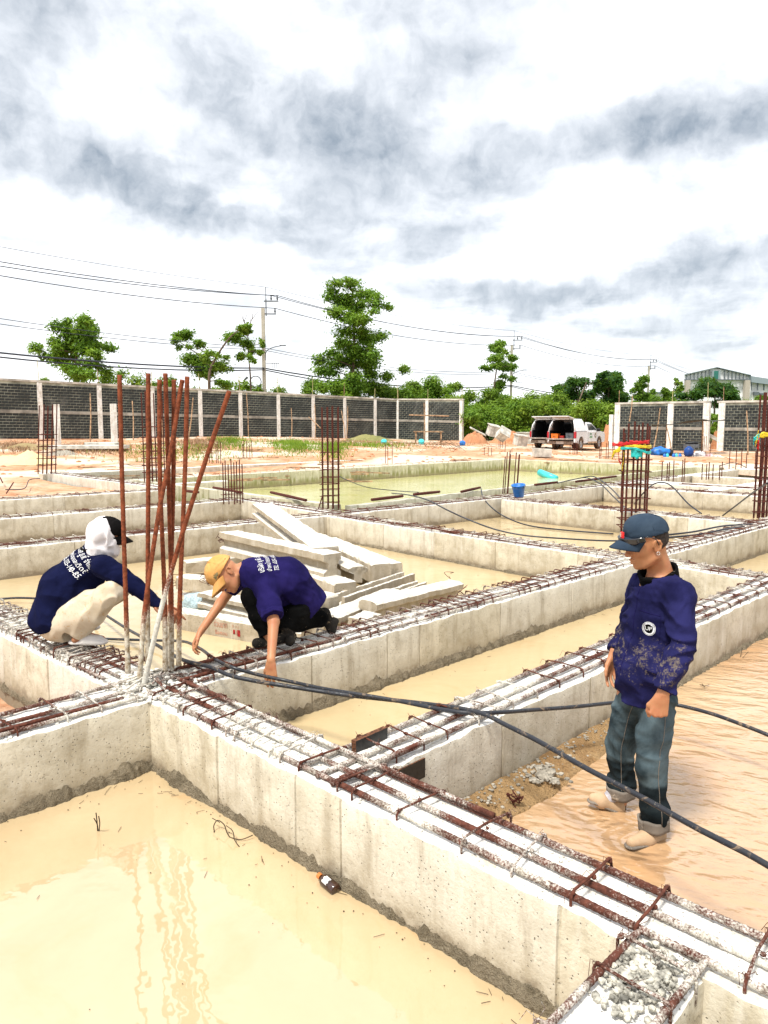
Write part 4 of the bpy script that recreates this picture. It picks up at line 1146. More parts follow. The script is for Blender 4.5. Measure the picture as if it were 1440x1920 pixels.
for i, (px, py, w_, h_, Y) in enumerate(bs):
    bush(blab[i], px, py - 4, w_ * 1.1, h_, Y, 7000 if w_ > 38 else 5000, .20, MT['leaf_bush'] if i % 3 else MT['leaf'], 40 + i)
# hedge tops peeping above the left wall
for i, (px, py, w_, Y) in enumerate(((95, 708, 24, 66), (225, 692, 44, 66), (285, 698, 34, 68), (325, 704, 30, 70), (455, 716, 44, 72), (512, 720, 32, 74), (415, 724, 24, 72))):
    bush(['sliver of bush top over the far left wall', 'bright hedge top beside the broad left tree', 'hedge top behind the tall rusty bars', 'low hedge top behind the leaning bar', 'hedge top below the slender tree', 'hedge top right of the tall power pole', 'hedge top between the forked tree and slender tree'][i], px, py, w_ * 1.3, 40, Y, 2600, .24, MT['leaf_bush'], 90 + i)
# grass tufts on the bank before the left wall
def grass(name, label, zones, n, h0, h1, m_, seed):
    r = random.Random(seed); V = []; F = []
    for i in range(n):
        px0, px1, Y0, Y1 = r.choice(zones)
        Y = r.gauss((Y0 + Y1) / 2, (Y1 - Y0) / 3.2); px = r.gauss((px0 + px1) / 2, (px1 - px0) / 3.2); x = (px - 720) / 1440 * Y
        z = ground_h(x, Y) - .02; a_ = r.uniform(0, 3.14); h = r.uniform(h0, h1); w_ = .03 + .02 * r.random()
        w_ *= .55; dx, dy = math.cos(a_) * w_, math.sin(a_) * w_; lx, ly = r.uniform(-.15, .15), r.uniform(-.15, .15)
        k = len(V); V += [(x - dx, Y - dy, z), (x + dx, Y + dy, z), (x + lx, Y + ly, z + h)]; F.append((k, k + 1, k + 2))
    me = mesh_from(name, V, F); a_ = me.attributes.new('tone', 'FLOAT', 'FACE'); a_.data.foreach_set('value', [r.random() for _ in F])
    tag(link(name, me, m_), label, None, None, 'stuff')
grass('grass', 'green weeds growing on the bank before the left block wall', [(500, 600, 38, 50), (520, 580, 40, 47), (400, 460, 40, 50), (620, 760, 44, 54), (230, 420, 34, 42), (600, 650, 36, 48)], 8000, .05, .30, MT['leaf_bush'], 3)
grass('grass', 'dry weeds along the foot of the left wall', [(0, 60, 38, 42), (100, 240, 36, 41), (330, 420, 38, 46), (560, 840, 52, 60)], 7000, .05, .25, MT['stick'], 4)
# ================================================================== REBAR COLUMNS AND CAGES
# eight tall bars over the crossing of the near beams
root = empty('rebar_column', G(2.42, 4.40, .40), 'tall splayed rusty rebar column rising between the two crouching workers', 'rebar column')
RB = root.location
bars = [  # (pixel y rows, x) bottom -> top, depth offsets
    [(240, 1262, 0), (236, 1130, 0), (229, 900, 0), (224, 703, 0)],
    [(277, 1240, .10), (277, 1100, .1), (278, 900, .1), (278, 700, .1)],
    [(262, 1272, -.06), (272, 1140, -.04), (298, 960, 0), (318, 860, .04), (337, 740, .08), (342, 712, .08)],
    [(310, 1258, .05), (308, 1100, .05), (300, 900, .05), (299, 712, .05)],
    [(322, 1256, .12), (321, 1100, .12), (316, 900, .12), (310, 700, .12)],
    [(335, 1248, .06), (338, 1100, .06), (347, 880, .06), (351, 706, .06)],
    [(318, 1250, .16), (320, 1100, .16), (325, 900, .16), (326, 712, .16)],
    [(268, 1292, -.10), (293, 1180, -.10), (312, 1105, -.08), (345, 990, -.08), (390, 850, -.1), (430, 733, -.12)]]
Y0 = G(2.42, 4.40).y
for i, b_ in enumerate(bars):
    pts = catmull([aty(px, py, Y0 + dy) - RB for px, py, dy in b_], 6)
    # resample finely for the ribs
    L = sum((pts[k + 1] - pts[k]).length for k in range(len(pts) - 1)); N = int(L / .012); out = []; acc_ = 0; k = 0; seglen = (pts[1] - pts[0]).length
    for q in range(N + 1):
        d_ = L * q / N
        while d_ > acc_ + seglen and k < len(pts) - 2: acc_ += seglen; k += 1; seglen = (pts[k + 1] - pts[k]).length
        out.append(pts[k].lerp(pts[k + 1], (d_ - acc_) / seglen))
    rr = []
    for q, p in enumerate(out):
        low = max(0, 1 - (p.z) / .75); crust = .0035 * low * (1 + 1.2 * mnoise.noise(Vector((q * .13, i, 0))))
        rr.append(.0142 * (1.10 if q % 2 else 1.0) + max(0, crust))
    m = MB(); m.tube(out, rr, 8)
    m.build('bar', MT['rebar_white'] if i in (7,) else MT['rebar_col'], root, True)
# splattered cement around the foot
m = MB(); rnd = random.Random(2)
for i in range(420):
    a_ = rnd.uniform(0, 6.28); q = rnd.random() ** .7 * .30
    m.lump((math.cos(a_) * q, math.sin(a_) * q, .035 + rnd.uniform(0, .05) * (1 - q * 2)), rnd.uniform(.006, .022), i * .3, 1, .7)
o = m.build('cement_splatter', MT['crust'], root); o['kind'] = 'stuff'
for k in range(9):
    a_ = rnd.uniform(0, 3.14); p = Vector((rnd.uniform(-.1, .1), rnd.uniform(-.1, .1), .09)); d_ = Vector((math.cos(a_), math.sin(a_), rnd.uniform(-.05, .05))) * rnd.uniform(.15, .3)
    m = MB(); m.tube([p - d_, p + Vector((0, 0, .02)), p + d_], .006, 5); m.build('crossed_bar', MT['rebar'], root, True)

def cage(label, base, offs, h, hoops, r=.012, m_=None, lean=(0, 0), zb=0, hr=.007, name='rebar_cage', cat='rebar cage', group='rebar cages standing on the beams', hw=None):
    """offs: list of (dx,dy,top extra, bottom drop)"""
    root = empty(name, base, label, cat, group); m_ = m_ or MT['rebar_far']
    for dx, dy, tt, bb in offs:
        m = MB(); zt = h + tt
        m.tube([(dx, dy, zb - bb), (dx + lean[0] * zt * .5, dy + lean[1] * zt * .5, zt / 2), (dx + lean[0] * zt, dy + lean[1] * zt, zt)], r, 6); m.build('bar', m_, root)
    if hoops:
        xs = [o_[0] for o_ in offs]; ys = [o_[1] for o_ in offs]; e = r + .004
        x0, x1, y0, y1 = min(xs) - e, max(xs) + e, min(ys) - e, max(ys) + e
        for z in hoops:
            j = random.uniform(-.015, .015); k = random.uniform(-.015, .015)
            cx, cy = lean[0] * z, lean[1] * z
            m = MB(); m.tube([(cx + x0 - .03, cy + y0, z + j), (cx + x1, cy + y0, z - k), (cx + x1, cy + y1, z + j), (cx + x0, cy + y1, z + k), (cx + x0, cy + y0 - .03, z + j)], hr, 4)
            m.build('hoop', m_, root)
    return root
def grid_offs(nx, ny, w, d_, jt=.0, drop=0, seed=0):
    r = random.Random(seed); out = []
    for i in range(nx):
        for j in range(ny):
            if 0 < i < nx - 1 and 0 < j < ny - 1: continue
            x = -w / 2 + w * i / max(1, nx - 1); y = -d_ / 2 + d_ * j / max(1, ny - 1)
            out.append((x + r.uniform(-.008, .008), y + r.uniform(-.008, .008), r.uniform(-jt, jt), drop))
    return out
# middle cage at the corner of the green pool
p = G(9.6, 10.65, .43); p = atz(620, 953, .44)
cage('slim rebar cage standing at the corner of the green pool behind the piles', p, grid_offs(4, 2, .31, .26, .03, .02), 2.0, [.12, .25, .38, .5, .63, .78, .92, 1.12], r=.0125)
m = MB(); a_ = atz(597, 954, .46); m.tube([a_ - a_, (.09, 0, .28)], .012, 5); tag(m.build('steel_bar', MT['rebar_far'], None, loc=a_), 'short steel bar leaning on the foot of the slim cage', 'rebar')
# ribboned cage
p = atz(1192, 962, .43); RCB = p.copy(); Yr = p.y
offs = []
for px, top, drop in ((1163, 815, .40), (1170, 797, .40), (1181, 793, .3), (1196, 800, .02), (1203, 795, .02), (1212, 797, .02)):
    q = aty(px, 962, Yr); tz = aty(px, top - 3, Yr).z - p.z
    offs.append((q.x - p.x, (-.10 if drop > .1 else .12), tz - 1.70, drop))
offs.append((offs[0][0] + .05, .12, -.1, .0)); offs.append((offs[5][0] - .04, -.12, -.06, .0))
ribc = cage('rebar cage wrapped in a striped ribbon behind the cap of the standing worker', p, offs, 1.70, [-.25, -.1, .05, .28, .55, .80, 1.02, 1.22], r=.019, hr=.009)
# right cage
p = atz(1431, 970, .43)
cage('tall rebar cage at the right edge with a ribbon knot', p, grid_offs(4, 2, .24, .22, .05, .03, 3), 2.25, [.1, .3, .5, .7, .9, 1.1, 1.3], r=.016, hr=.008)
p = atz(88, 888, .46)
cage('leaning rebar cage at the far left corner of the beams', p, grid_offs(4, 2, .42, .34, .05, 0, 4), 2.25, [.3, .5, .7, .9, 1.1, 1.3], r=.018, lean=(.07, 0), hr=.012)
p = atz(290, 905, .43)
cage('far rebar cage seen between the tall rusty bars', p, grid_offs(5, 2, .46, .40, .15, 0, 5), 2.45, [.3, .5, .7, .9, 1.1, 1.3, 1.6], r=.016, hr=.012)
p = atz(437, 940, .43)
cage('short rebar cage stub beside the left end of the green pool', p, grid_offs(4, 2, .36, .30, .12, .05, 6), .85, [.05, .15, .3], r=.013)
p = atz(955, 926, .43)
cage('bundle of short rebar beside the blue bucket', p, [(-.16, 0, -.05, 0), (-.10, .1, .05, 0), (-.06, -.05, .1, 0), (-.02, .1, .0, 0), (.10, 0, .05, 0), (.16, -.05, .0, 0), (.2, .1, .0, 0)], .95, [], r=.013, lean=(.05, 0))
# small starter bars
st = [(728, 865, 828, 3, .3, 'starter bars standing on the far wall of the green pool'), (404, 868, 822, 5, .5, 'starter bars just left of the leaning rusty bar'), (463, 862, 824, 5, .5, 'starter bars before the weeds at the block wall'),
      (1264, 898, 860, 6, .7, 'starter bars in a clump behind the curved hose'), (1334, 893, 866, 6, .7, 'starter bars right of the curved hose clump'), (1391, 877, 843, 5, .9, 'thick starter bars before the rightmost wall'),
      (915, 855, 837, 3, .4, 'thin starter bars on the clay in front of the concrete blocks'), (941, 843, 822, 4, .4, 'starter bars below the tilted white slab'), (1006, 838, 818, 4, .5, 'starter bars beside the tailgate of the pickup'), (1075, 852, 826, 5, .4, 'starter bars in front of the rear wheel of the pickup'), (1137, 858, 828, 6, .7, 'starter bars left of the ribboned cage'), (1322, 850, 815, 4, .4, 'brown starter bars beside the wall gap'), (1445, 880, 842, 4, .5, 'starter bars at the far right edge'), (953, 852, 838, 2, .3, 'pair of starter bars above the short bundle')]
for i, (px, yb, yt, n, w_, lb) in enumerate(st):
    p = atz(px, yb, .44 if yb > 852 else .40)
    h = aty(px, yt, p.y).z - p.z; r = random.Random(i)
    cage(lb, p, [((k / max(1, n - 1) - .5) * w_ + r.uniform(-.04, .04), r.uniform(-.2, .2), r.uniform(-.25, .05) * h, .1) for k in range(n)], h, [], r=.016, name='starter_bars', cat='rebar', group='starter bars around the site')
# ribbons
MT['rib_red'] = plain('red_ribbon', (.62, .02, .02), .5, var=.2); MT['rib_yel'] = plain('yellow_ribbon', (.75, .55, .03), .5, var=.15); MT['rib_teal'] = plain('teal_ribbon', (.03, .50, .48), .5, var=.15)
def ribbon(label, Yd, strips, cx, wrapr, c0):
    root = empty('ribbon', c0, label, 'ribbon', 'ribbons tied round cages')
    for nm, mt_, loops in strips:
        m = MB()
        for pts, hw in loops:
            # cloth band: list of px points; width vertical
            P3 = catmull([aty(px, py, Yd + dy) - c0 for px, py, dy in pts], 5); vs = []; fs = []
            for k, q in enumerate(P3):
                w_ = hw * (1 + .25 * math.sin(k * 1.3)); fold = .012 * math.sin(k * 2.1)
                for j in range(5):
                    f = j / 4 - .5; vs.append((q.x, q.y + fold * (1 if j % 2 else -1), q.z + w_ * f))
            for k in range(len(P3) - 1):
                for j in range(4): a_ = k * 5 + j; fs.append((a_, a_ + 1, a_ + 6, a_ + 5))
            m.add(vs, fs)
        o = m.build(nm, mt_, root, True); s_ = o.modifiers.new('thick', 'SOLIDIFY'); s_.thickness = .006
ribbon('red, yellow and teal ribbon wrapped round the cage behind the cap', Yr, [
    ('red_band', MT['rib_red'], [([(1148, 833, .1), (1160, 834, -.2), (1185, 831, -.24), (1214, 829, -.22), (1216, 828, .2), (1185, 829, .24), (1160, 832, .2)], .06), ([(1160, 838, -.2), (1160, 860, -.22), (1164, 870, -.2)], .05)]),
    ('yellow_band', MT['rib_yel'], [([(1160, 838, -.2), (1185, 837, -.25), (1215, 838, -.23), (1216, 836, .2), (1160, 836, .22)], .055), ([(1164, 842, -.23), (1152, 848, -.25), (1147, 858, -.22), (1150, 850, -.2)], .08), ([(1170, 850, -.24), (1168, 870, -.24), (1166, 880, -.22)], .06)]),
    ('teal_band', MT['rib_teal'], [([(1162, 841, -.22), (1188, 841, -.26), (1214, 849, -.25), (1216, 845, .2), (1160, 840, .24)], .045), ([(1183, 848, -.22), (1192, 851, -.26), (1204, 850, -.24)], .16)])], 1185, .3, aty(1185, 838, Yr))
Yk = atz(1431, 970, .43).y
ribbon('yellow, teal and red ribbon knotted on the right edge cage', Yk, [
    ('yellow_band', MT['rib_yel'], [([(1416, 822, -.1), (1428, 816, -.2), (1445, 815, -.2)], .09), ([(1422, 812, -.2), (1420, 822, -.22), (1416, 832, -.2)], .10)]),
    ('teal_band', MT['rib_teal'], [([(1424, 818, -.2), (1414, 824, -.22), (1413, 830, -.2)], .09)]),
    ('red_band', MT['rib_red'], [([(1424, 826, -.2), (1420, 834, -.22), (1423, 840, -.2)], .10)])], 1430, .2, aty(1428, 820, Yk))

# ================================================================== HOSES
def hose_mat():
    m_, t, b = mat('dirty_black_hose', .45, spec=.4)
    pos = t.new('ShaderNodeNewGeometry').outputs['Position']
    n = t.noise(pos, 9, 5, .7, 1.5); n2 = t.noise(pos, 60, 4, .7)
    c = t.mix(t.mr(n, .55, .70, 0, .75), (.018, .020, .026), (.30, .21, .13)); c = t.mix(t.mr(n2, .60, .75, 0, .5), c, (.45, .38, .28))
    t.put(b.inputs['Base Color'], c); t.put(b.inputs['Roughness'], t.mr(n, .45, .6, .35, .8)); return m_
MT['hose'] = hose_mat(); MT['cable'] = plain('black_cable', (.012, .014, .025), .4, var=.3, scale=10, spec=.5)
def hose(label, pts, r, m_, name='hose', cat='hose', group='black hoses laid over the beams', n=10):
    P = [atz(px, py, z) for px, py, z in pts]; o0 = P[0].copy()
    P = catmull([q - o0 for q in P], 10)
    m = MB(); m.tube(P, r, n); o = m.build(name, m_, None, True, loc=o0); tag(o, label, cat, group); return o
hose('thick muddy hose crossing the whole picture, sagging in front of the standing worker', [(190, 1148, .15), (240, 1180, .25), (290, 1207, .40), (340, 1236, .485), (392, 1250, .52), (430, 1266, .515), (480, 1277, .50), (560, 1290, .47), (640, 1302, .44), (730, 1312, .43), (800, 1320, .45), (866, 1329, .495), (910, 1340, .50), (950, 1360, .48), (1010, 1390, .47), (1100, 1441, .46), (1200, 1493, .46), (1300, 1549, .46), (1400, 1600, .46), (1475, 1642, .46), (1600, 1700, .45), (1800, 1760, .30), (2000, 1770, .05), (2200, 1740, -.02)], .0135, MT['hose'])
hose('second thick hose under the bending worker passing behind the standing worker', [(180, 1197, .03), (230, 1199, .04), (300, 1201, .08), (345, 1203, .20), (375, 1216, .36), (400, 1234, .47), (432, 1250, .50), (480, 1264, .45), (540, 1277, .41), (600, 1290, .42), (660, 1300, .45), (740, 1313, .45), (815, 1328, .47), (870, 1336, .487), (930, 1336, .487), (1000, 1331, .42), (1080, 1325, .36), (1145, 1318, .32), (1200, 1314, .30), (1260, 1320, .28), (1330, 1337, .28), (1400, 1362, .28), (1470, 1390, .25), (1600, 1440, .12), (1750, 1490, -.01), (1900, 1520, -.03)], .0125, MT['hose'])
hose('hose end coming in behind the squatting worker', [(-60, 1128, .05), (0, 1123, .06), (40, 1121, .07), (90, 1124, .07), (150, 1133, .06), (190, 1148, .15)], .013, MT['hose'])
cb = dict(r=.014, m_=MT['cable'], name='cable', cat='cable', group='thin black cables over the far pits', n=7)
hose('long thin cable sagging into the water left of the cap', [(735, 925, .46), (765, 928, .55), (800, 937, .55), (840, 957, .48), (880, 975, .35), (930, 993, .2), (985, 1004, .12), (1060, 1010, .12), (1140, 1014, .2), (1200, 1012, .3)], **cb)
hose('cable looping from the pool kerb down to the far water', [(902, 916, .5), (905, 930, .45), (918, 948, .35), (945, 968, .15), (990, 985, .03), (1060, 994, .02), (1150, 1001, .02)], **cb)
hose('upper of the two parallel cables right of the cap', [(1180, 1010, .40), (1240, 1004, .45), (1300, 997, .48), (1350, 987, .52), (1385, 984, .50), (1410, 983, .47)], **cb)
hose('lower of the two parallel cables right of the cap', [(1180, 1014, .38), (1250, 1008, .43), (1310, 1002, .46), (1360, 992, .50), (1395, 987, .47)], **cb)
hose('cable arching from the pool kerb to the ribboned cage', [(1045, 906, .55), (1075, 899, .6), (1100, 896, .62), (1125, 907, .6), (1150, 931, .5), (1175, 955, .45)], **cb)
hose('second cable arching beside the first to the ribboned cage', [(1062, 902, .6), (1085, 897, .66), (1110, 893, .7), (1130, 903, .66), (1150, 920, .58), (1168, 940, .5)], **cb)
hose('cable making a high arch right of the ribboned cage', [(1190, 945, .45), (1205, 926, .7), (1225, 908, .9), (1245, 905, .92), (1262, 914, .85), (1290, 944, .6), (1315, 963, .47)], **cb)
hose('straight cable rising to the right edge cage', [(1355, 967, .45), (1380, 948, .7), (1410, 925, 1.0), (1440, 905, 1.25)], **cb)
hose('thin cable crossing the green pool from the slim cage', [(636, 893, .9), (655, 902, .8), (690, 914, .55), (740, 920, .5), (785, 923, .48)], **dict(cb, r=.010))
hose('cable bowed over the far beam near the right wall', [(1348, 874, .5), (1370, 868, .7), (1385, 870, .6), (1400, 877, .45)], **cb)
hose('thin cable lying across the clay left of the tall bars', [(235, 870, .5), (260, 874, .45), (330, 868, .5), (365, 855, .5), (400, 858, .4), (440, 866, .4)], **dict(cb, r=.012))
hose('cable curling on the clay by the left corner beam', [(10, 918, .3), (45, 916, .3), (55, 900, .4), (75, 897, .45)], **cb)

# ================================================================== PRECAST PILES
def ipile(label, e0, e1, w_=.24, h=.22, kind='I', roll=0., group='broken concrete piles stacked in the water', bars_end=None, seed=0, m_=None, cat='concrete pile'):
    """e0,e1: world points on the centre of the top face"""
    a = Vector(e0); b = Vector(e1); t = (b - a); L = t.length; t.normalize()
    s_ = t.cross(Vector((0, 0, 1))).normalized(); up = s_.cross(t).normalized()
    if roll: M = Matrix.Rotation(R(roll), 3, t); s_ = M @ s_; up = M @ up
    f = w_ / 2; k = w_ * .23
    if kind == 'I': prof = [(-f, 0), (f, 0), (f, -h * .26), (k, -h * .38), (k, -h * .62), (f, -h * .74), (f, -h), (-f, -h), (-f, -h * .74), (-k, -h * .62), (-k, -h * .38), (-f, -h * .26)]
    elif kind == 'U': prof = [(-f, 0), (-f * .62, 0), (-f * .5, -h * .6), (f * .5, -h * .6), (f * .62, 0), (f, 0), (f, -h), (-f, -h)]
    elif kind == 'T': prof = [(-f, -.03), (-f * .6, 0), (f * .6, 0), (f, -.03), (f, -h * .35), (f * .45, -h * .48), (f * .45, -h), (-f * .45, -h), (-f * .45, -h * .48), (-f, -h * .35)]
    else: prof = [(-f, -.02), (-f + .02, 0), (f - .02, 0), (f, -.02), (f, -h), (-f, -h)]
    root = empty('concrete_pile', a, label, cat, group)
    prof = [q_ for a_, b_ in zip(prof, prof[1:] + prof[:1]) for q_ in (a_, ((a_[0] + b_[0]) / 2, (a_[1] + b_[1]) / 2))]
    N = max(4, int(L / .035)); V = []; F = []; n = len(prof)
    for i in range(N + 1):
        x = L * i / N; end = i in (0, N)
        for j, (p, q) in enumerate(prof):
            xx = x + ((.035 * mnoise.noise(Vector((p * 20, q * 20, seed + i)))) * (1 if end else 0))
            g = Vector((x * 5, p * 12, seed)); dd = .009 * mnoise.noise(g) + .007 * mnoise.noise(g * 4) + .004 * mnoise.noise(g * 11)
            V.append(t * xx + s_ * (p * (1 + dd * 4)) + up * (q + dd))
    for i in range(N):
        for j in range(n):
            j2 = (j + 1) % n; F.append((i * n + j, i * n + j2, (i + 1) * n + j2, (i + 1) * n + j))
    F.append(tuple(range(n - 1, -1, -1))); F.append(tuple(N * n + j for j in range(n)))
    me = mesh_from('pile_body', V, F, True); me.set_sharp_from_angle(angle=R(35)); link('pile_body', me, m_ or MT['pile'], root)
    r = random.Random(seed)
    if bars_end is not None:
        e = Vector((0, 0, 0)) if bars_end == 0 else t * L; dr = -t if bars_end == 0 else t
        for q in range(4 if bars_end == 0 else 10):
            p0 = e + s_ * r.uniform(-f * .7, f * .7) + up * r.uniform(-h * .9, -.03); ln = r.uniform(.10, .22)
            m = MB(); m.tube(catmull([p0 - dr * .05, p0 + dr * ln * .5 + Vector((0, 0, r.uniform(-.02, .05))), p0 + dr * ln + Vector((r.uniform(-.08, .08), r.uniform(-.05, .05), r.uniform(-.10, .10)))], 4), .0038, 4)
            m.build('bar_end', MT['rebar_far'], root)
    return root
Z = atz
def zy(px, py, z): return atz(px, py, z)
ipile('topmost pile slanting down from the upper left of the stack', zy(492, 944, .82), zy(610, 1026, .62), .34, .22, 'I', bars_end=0, seed=1)
ipile('long pile with a deep side groove lying behind the back of the bending worker', zy(428, 996, .66), zy(624, 1038, .60), .28, .30, 'I', bars_end=0, seed=2)
ipile('pile end poking out right under the long grooved pile', zy(540, 1000, .46), zy(672, 1062, .40), .24, .20, 'T', seed=3)
ipile('pale pile reaching right beyond the stack, upper one', zy(590, 1000, .42), zy(716, 1057, .38), .26, .24, 'B', seed=4)
ipile('pale pile reaching right beyond the stack, lower one', zy(620, 1008, .36), zy(742, 1056, .34), .20, .24, 'B', seed=5)
ipile('short broken pile block under the back of the bending worker', zy(560, 1060, .36), zy(648, 1092, .33), .30, .18, 'B', seed=6)
ipile('long channel pile with its trough open, right of the bending worker', zy(632, 1118, .24), zy(765, 1074, .22), .20, .16, 'U', seed=7)
ipile('slim ridged pile lying beside the open channel', zy(652, 1137, .22), zy(790, 1090, .20), .16, .14, 'U', seed=8)
ipile('flat pile stretching to the beam edge beside the boot', zy(610, 1152, .30), zy(735, 1104, .26), .26, .24, 'T', seed=9)
ipile('pile with a sheaf of bent wires at its far end', zy(690, 1126, .36), zy(852, 1088, .30), .24, .24, 'T', bars_end=1, seed=10)
ipile('rough pile end standing under the boot of the bending worker', zy(560, 1125, .34), zy(618, 1110, .34), .26, .3, 'B', seed=11)
TP = ipile('flat pile with red stencilled lettering lying in the water', zy(338, 1141, .20), zy(575, 1181, .19), .17, .22, 'B', seed=12)
ipile('pile crossing behind the lettered pile', zy(385, 1108, .31), zy(560, 1150, .29), .22, .16, 'I', seed=13)
ipile('pile end under the cap of the bending worker with tangled wire', zy(340, 1078, .24), zy(470, 1090, .24), .22, .16, 'B', bars_end=0, seed=14)
ipile('pale pile lying left of the stack behind the cap', zy(345, 1052, .22), zy(470, 1038, .24), .22, .16, 'B', seed=15)
ipile('squared pile stub behind the rear knee of the bending worker', zy(590, 1160, .26), zy(640, 1140, .24), .2, .24, 'B', seed=16)
ipile('short upright pile end filled with gravel beside the beam', zy(668, 1160, .29), zy(700, 1148, .29), .2, .26, 'I', seed=17)
# red lump of clay on the beam side
m = MB(); r = random.Random(9)
for i in range(26):
    p = zy(745 + r.uniform(-22, 28), 1140 + r.uniform(-6, 6), .10); m.lump(p, r.uniform(.03, .06), i, 2, .7)
tag(m.build('clay_lump', MT['clay_pile'], None), 'crumbly red clay heaped beside the pile with bent wires', 'clay', None)
# tangle of wire
for i, (px, py, z, s_, lb) in enumerate(((388, 1085, .30, .10, 'tangle of rusty tie wire before the yellow cap'), (418, 1010, .50, .08, 'loose wire loop at the end of the grooved pile'), (842, 1080, .36, .06, 'wire hook above the pile with bent wires'), (968, 1500, .05, .06, 'knot of wire lying in the mud behind the near beam'))):
    c0 = zy(px, py, z); m = MB(); r = random.Random(i + 3)
    for k in range(5 if i != 2 else 1):
        pts = [Vector((r.uniform(-1, 1), r.uniform(-.6, .6), r.uniform(-.8, .8))) * s_ for _ in range(5)]; m.tube(catmull(pts, 5), .0032, 4)
    tag(m.build('wire_tangle', MT['rebar_far'], None, loc=c0), lb, 'wire')
# wooden/steel offcuts lying along the pool kerb
for i, (a_, b_, lb) in enumerate((((508, 923, .53), (574, 938, .53), 'rusty pipe lying on the left part of the pool kerb'), ((697, 937, .53), (755, 930, .53), 'rusty pipe lying on the middle of the pool kerb'), ((776, 927, .55), (824, 922, .53), 'rusty pipe beside the cable on the pool kerb'),
                                  ((1003, 909, .53), (1045, 904, .53), 'brown pipe lying on the right part of the pool kerb'), ((1080, 903, .53), (1155, 893, .53), 'longer brown pipe lying by the ribboned cage'), ((865, 922, .53), (900, 914, .53), 'short brown rod on the kerb before the bucket'),
                                  ((400, 914, .5), (452, 923, .5), 'dark rod lying by the short cage stub'), ((345, 920, .5), (372, 923, .5), 'red rod on the far beam behind the tall bars'))):
    A_, B_ = zy(*a_), zy(*b_); m = MB(); m.tube([A_ - A_, (B_ - A_) * .5, B_ - A_], [.032, .036, .03], 7); tag(m.build('steel_pipe', MT['rebar_far'], None, loc=A_), lb, 'pipe', 'pipes lying on the pool kerb')

# ================================================================== SMALL THINGS
MT['blue'] = plain('blue_plastic', (.01, .14, .50), .35, var=.15, spec=.5); MT['cyan'] = plain('turquoise_plastic', (.05, .52, .55), .35, var=.1, spec=.5)
# bucket
p = zy(973, 932, .45); root = empty('bucket', p, 'blue plastic bucket tilted beside the short rebar bundle', 'bucket'); root.rotation_euler = (R(6), R(-8), .3)
m = MB(); n = 20
prof = [(.0, 0), (.105, 0), (.112, .01), (.150, .27), (.162, .27), (.162, .29), (.146, .29), (.104, .02), (0, .02)]
def lathe(m, prof, n=20, mi=0):
    vs = []; fs = []
    for (r_, z) in prof:
        for k in range(n): a_ = 2 * math.pi * k / n; vs.append((r_ * math.cos(a_), r_ * math.sin(a_), z))
    for i in range(len(prof) - 1):
        for k in range(n): fs.append((i * n + k, i * n + (k + 1) % n, (i + 1) * n + (k + 1) % n, (i + 1) * n + k))
    m.add(vs, fs, mi)
lathe(m, prof); m.build('bucket_body', MT['blue'], root, True)
m = MB(); m.tube([(.16 * math.cos(a_), .05 + .0 * a_, .28 + .02 * math.sin(a_)) if False else (.16 * math.cos(a_), -.12 * math.sin(a_) - .02, .27 - .05 * math.sin(a_)) for a_ in np.linspace(0, math.pi, 12)], .004, 5); m.build('handle', MT['dark_metal'], root)
# turquoise pipe half sunk in the green pool
A_, B_ = zy(1012, 889, .05), zy(1042, 898, -.08); A_.z = .12; m = MB(); m.tube([A_ - A_, B_ - A_], .14, 14); tag(m.build('plastic_pipe', MT['cyan'], None, True, loc=A_), 'turquoise pipe sticking out of the green pool', 'pipe')
# brown bottle floating at the near beam
MT['brown_glass'] = plain('dark_brown_glass', (.035, .012, .006), .12, var=.3, scale=20, spec=.8); MT['orange_cap'] = plain('orange_cap', (.55, .17, .04), .5); MT['label_w'] = plain('torn_white_label', (.62, .60, .58), .8, var=.2, scale=60)
p = zy(617, 1658, .018); q = zy(594, 1640, .02); ax = (q - p).normalized()
root = empty('bottle', p, 'small dark brown bottle floating at the foot of the near beam', 'bottle'); root.rotation_euler = Vector((ax.x, ax.y, .08)).to_track_quat('Z', 'Y').to_euler()
m = MB(); lathe(m, [(0, -.055), (.024, -.055), (.028, -.05), (.028, .035), (.024, .045), (.012, .055), (.011, .065), (0, .065)], 18); m.build('glass', MT['brown_glass'], root, True)
m = MB(); lathe(m, [(0, .062), (.014, .062), (.014, .082), (0, .083)], 16); m.build('cap', MT['orange_cap'], root, False)
m = MB(); vs = []; fs = []
for i in range(7):
    for j in range(5):
        a_ = .4 + i * .22; vs.append((.0286 * math.cos(a_), .0286 * math.sin(a_), -.01 + j * .009 + .004 * math.sin(i * 2.1)))
for i in range(6):
    for j in range(4): k = i * 5 + j; fs.append((k, k + 5, k + 6, k + 1))
m.add(vs, fs); m.build('label', MT['label_w'], root, True)
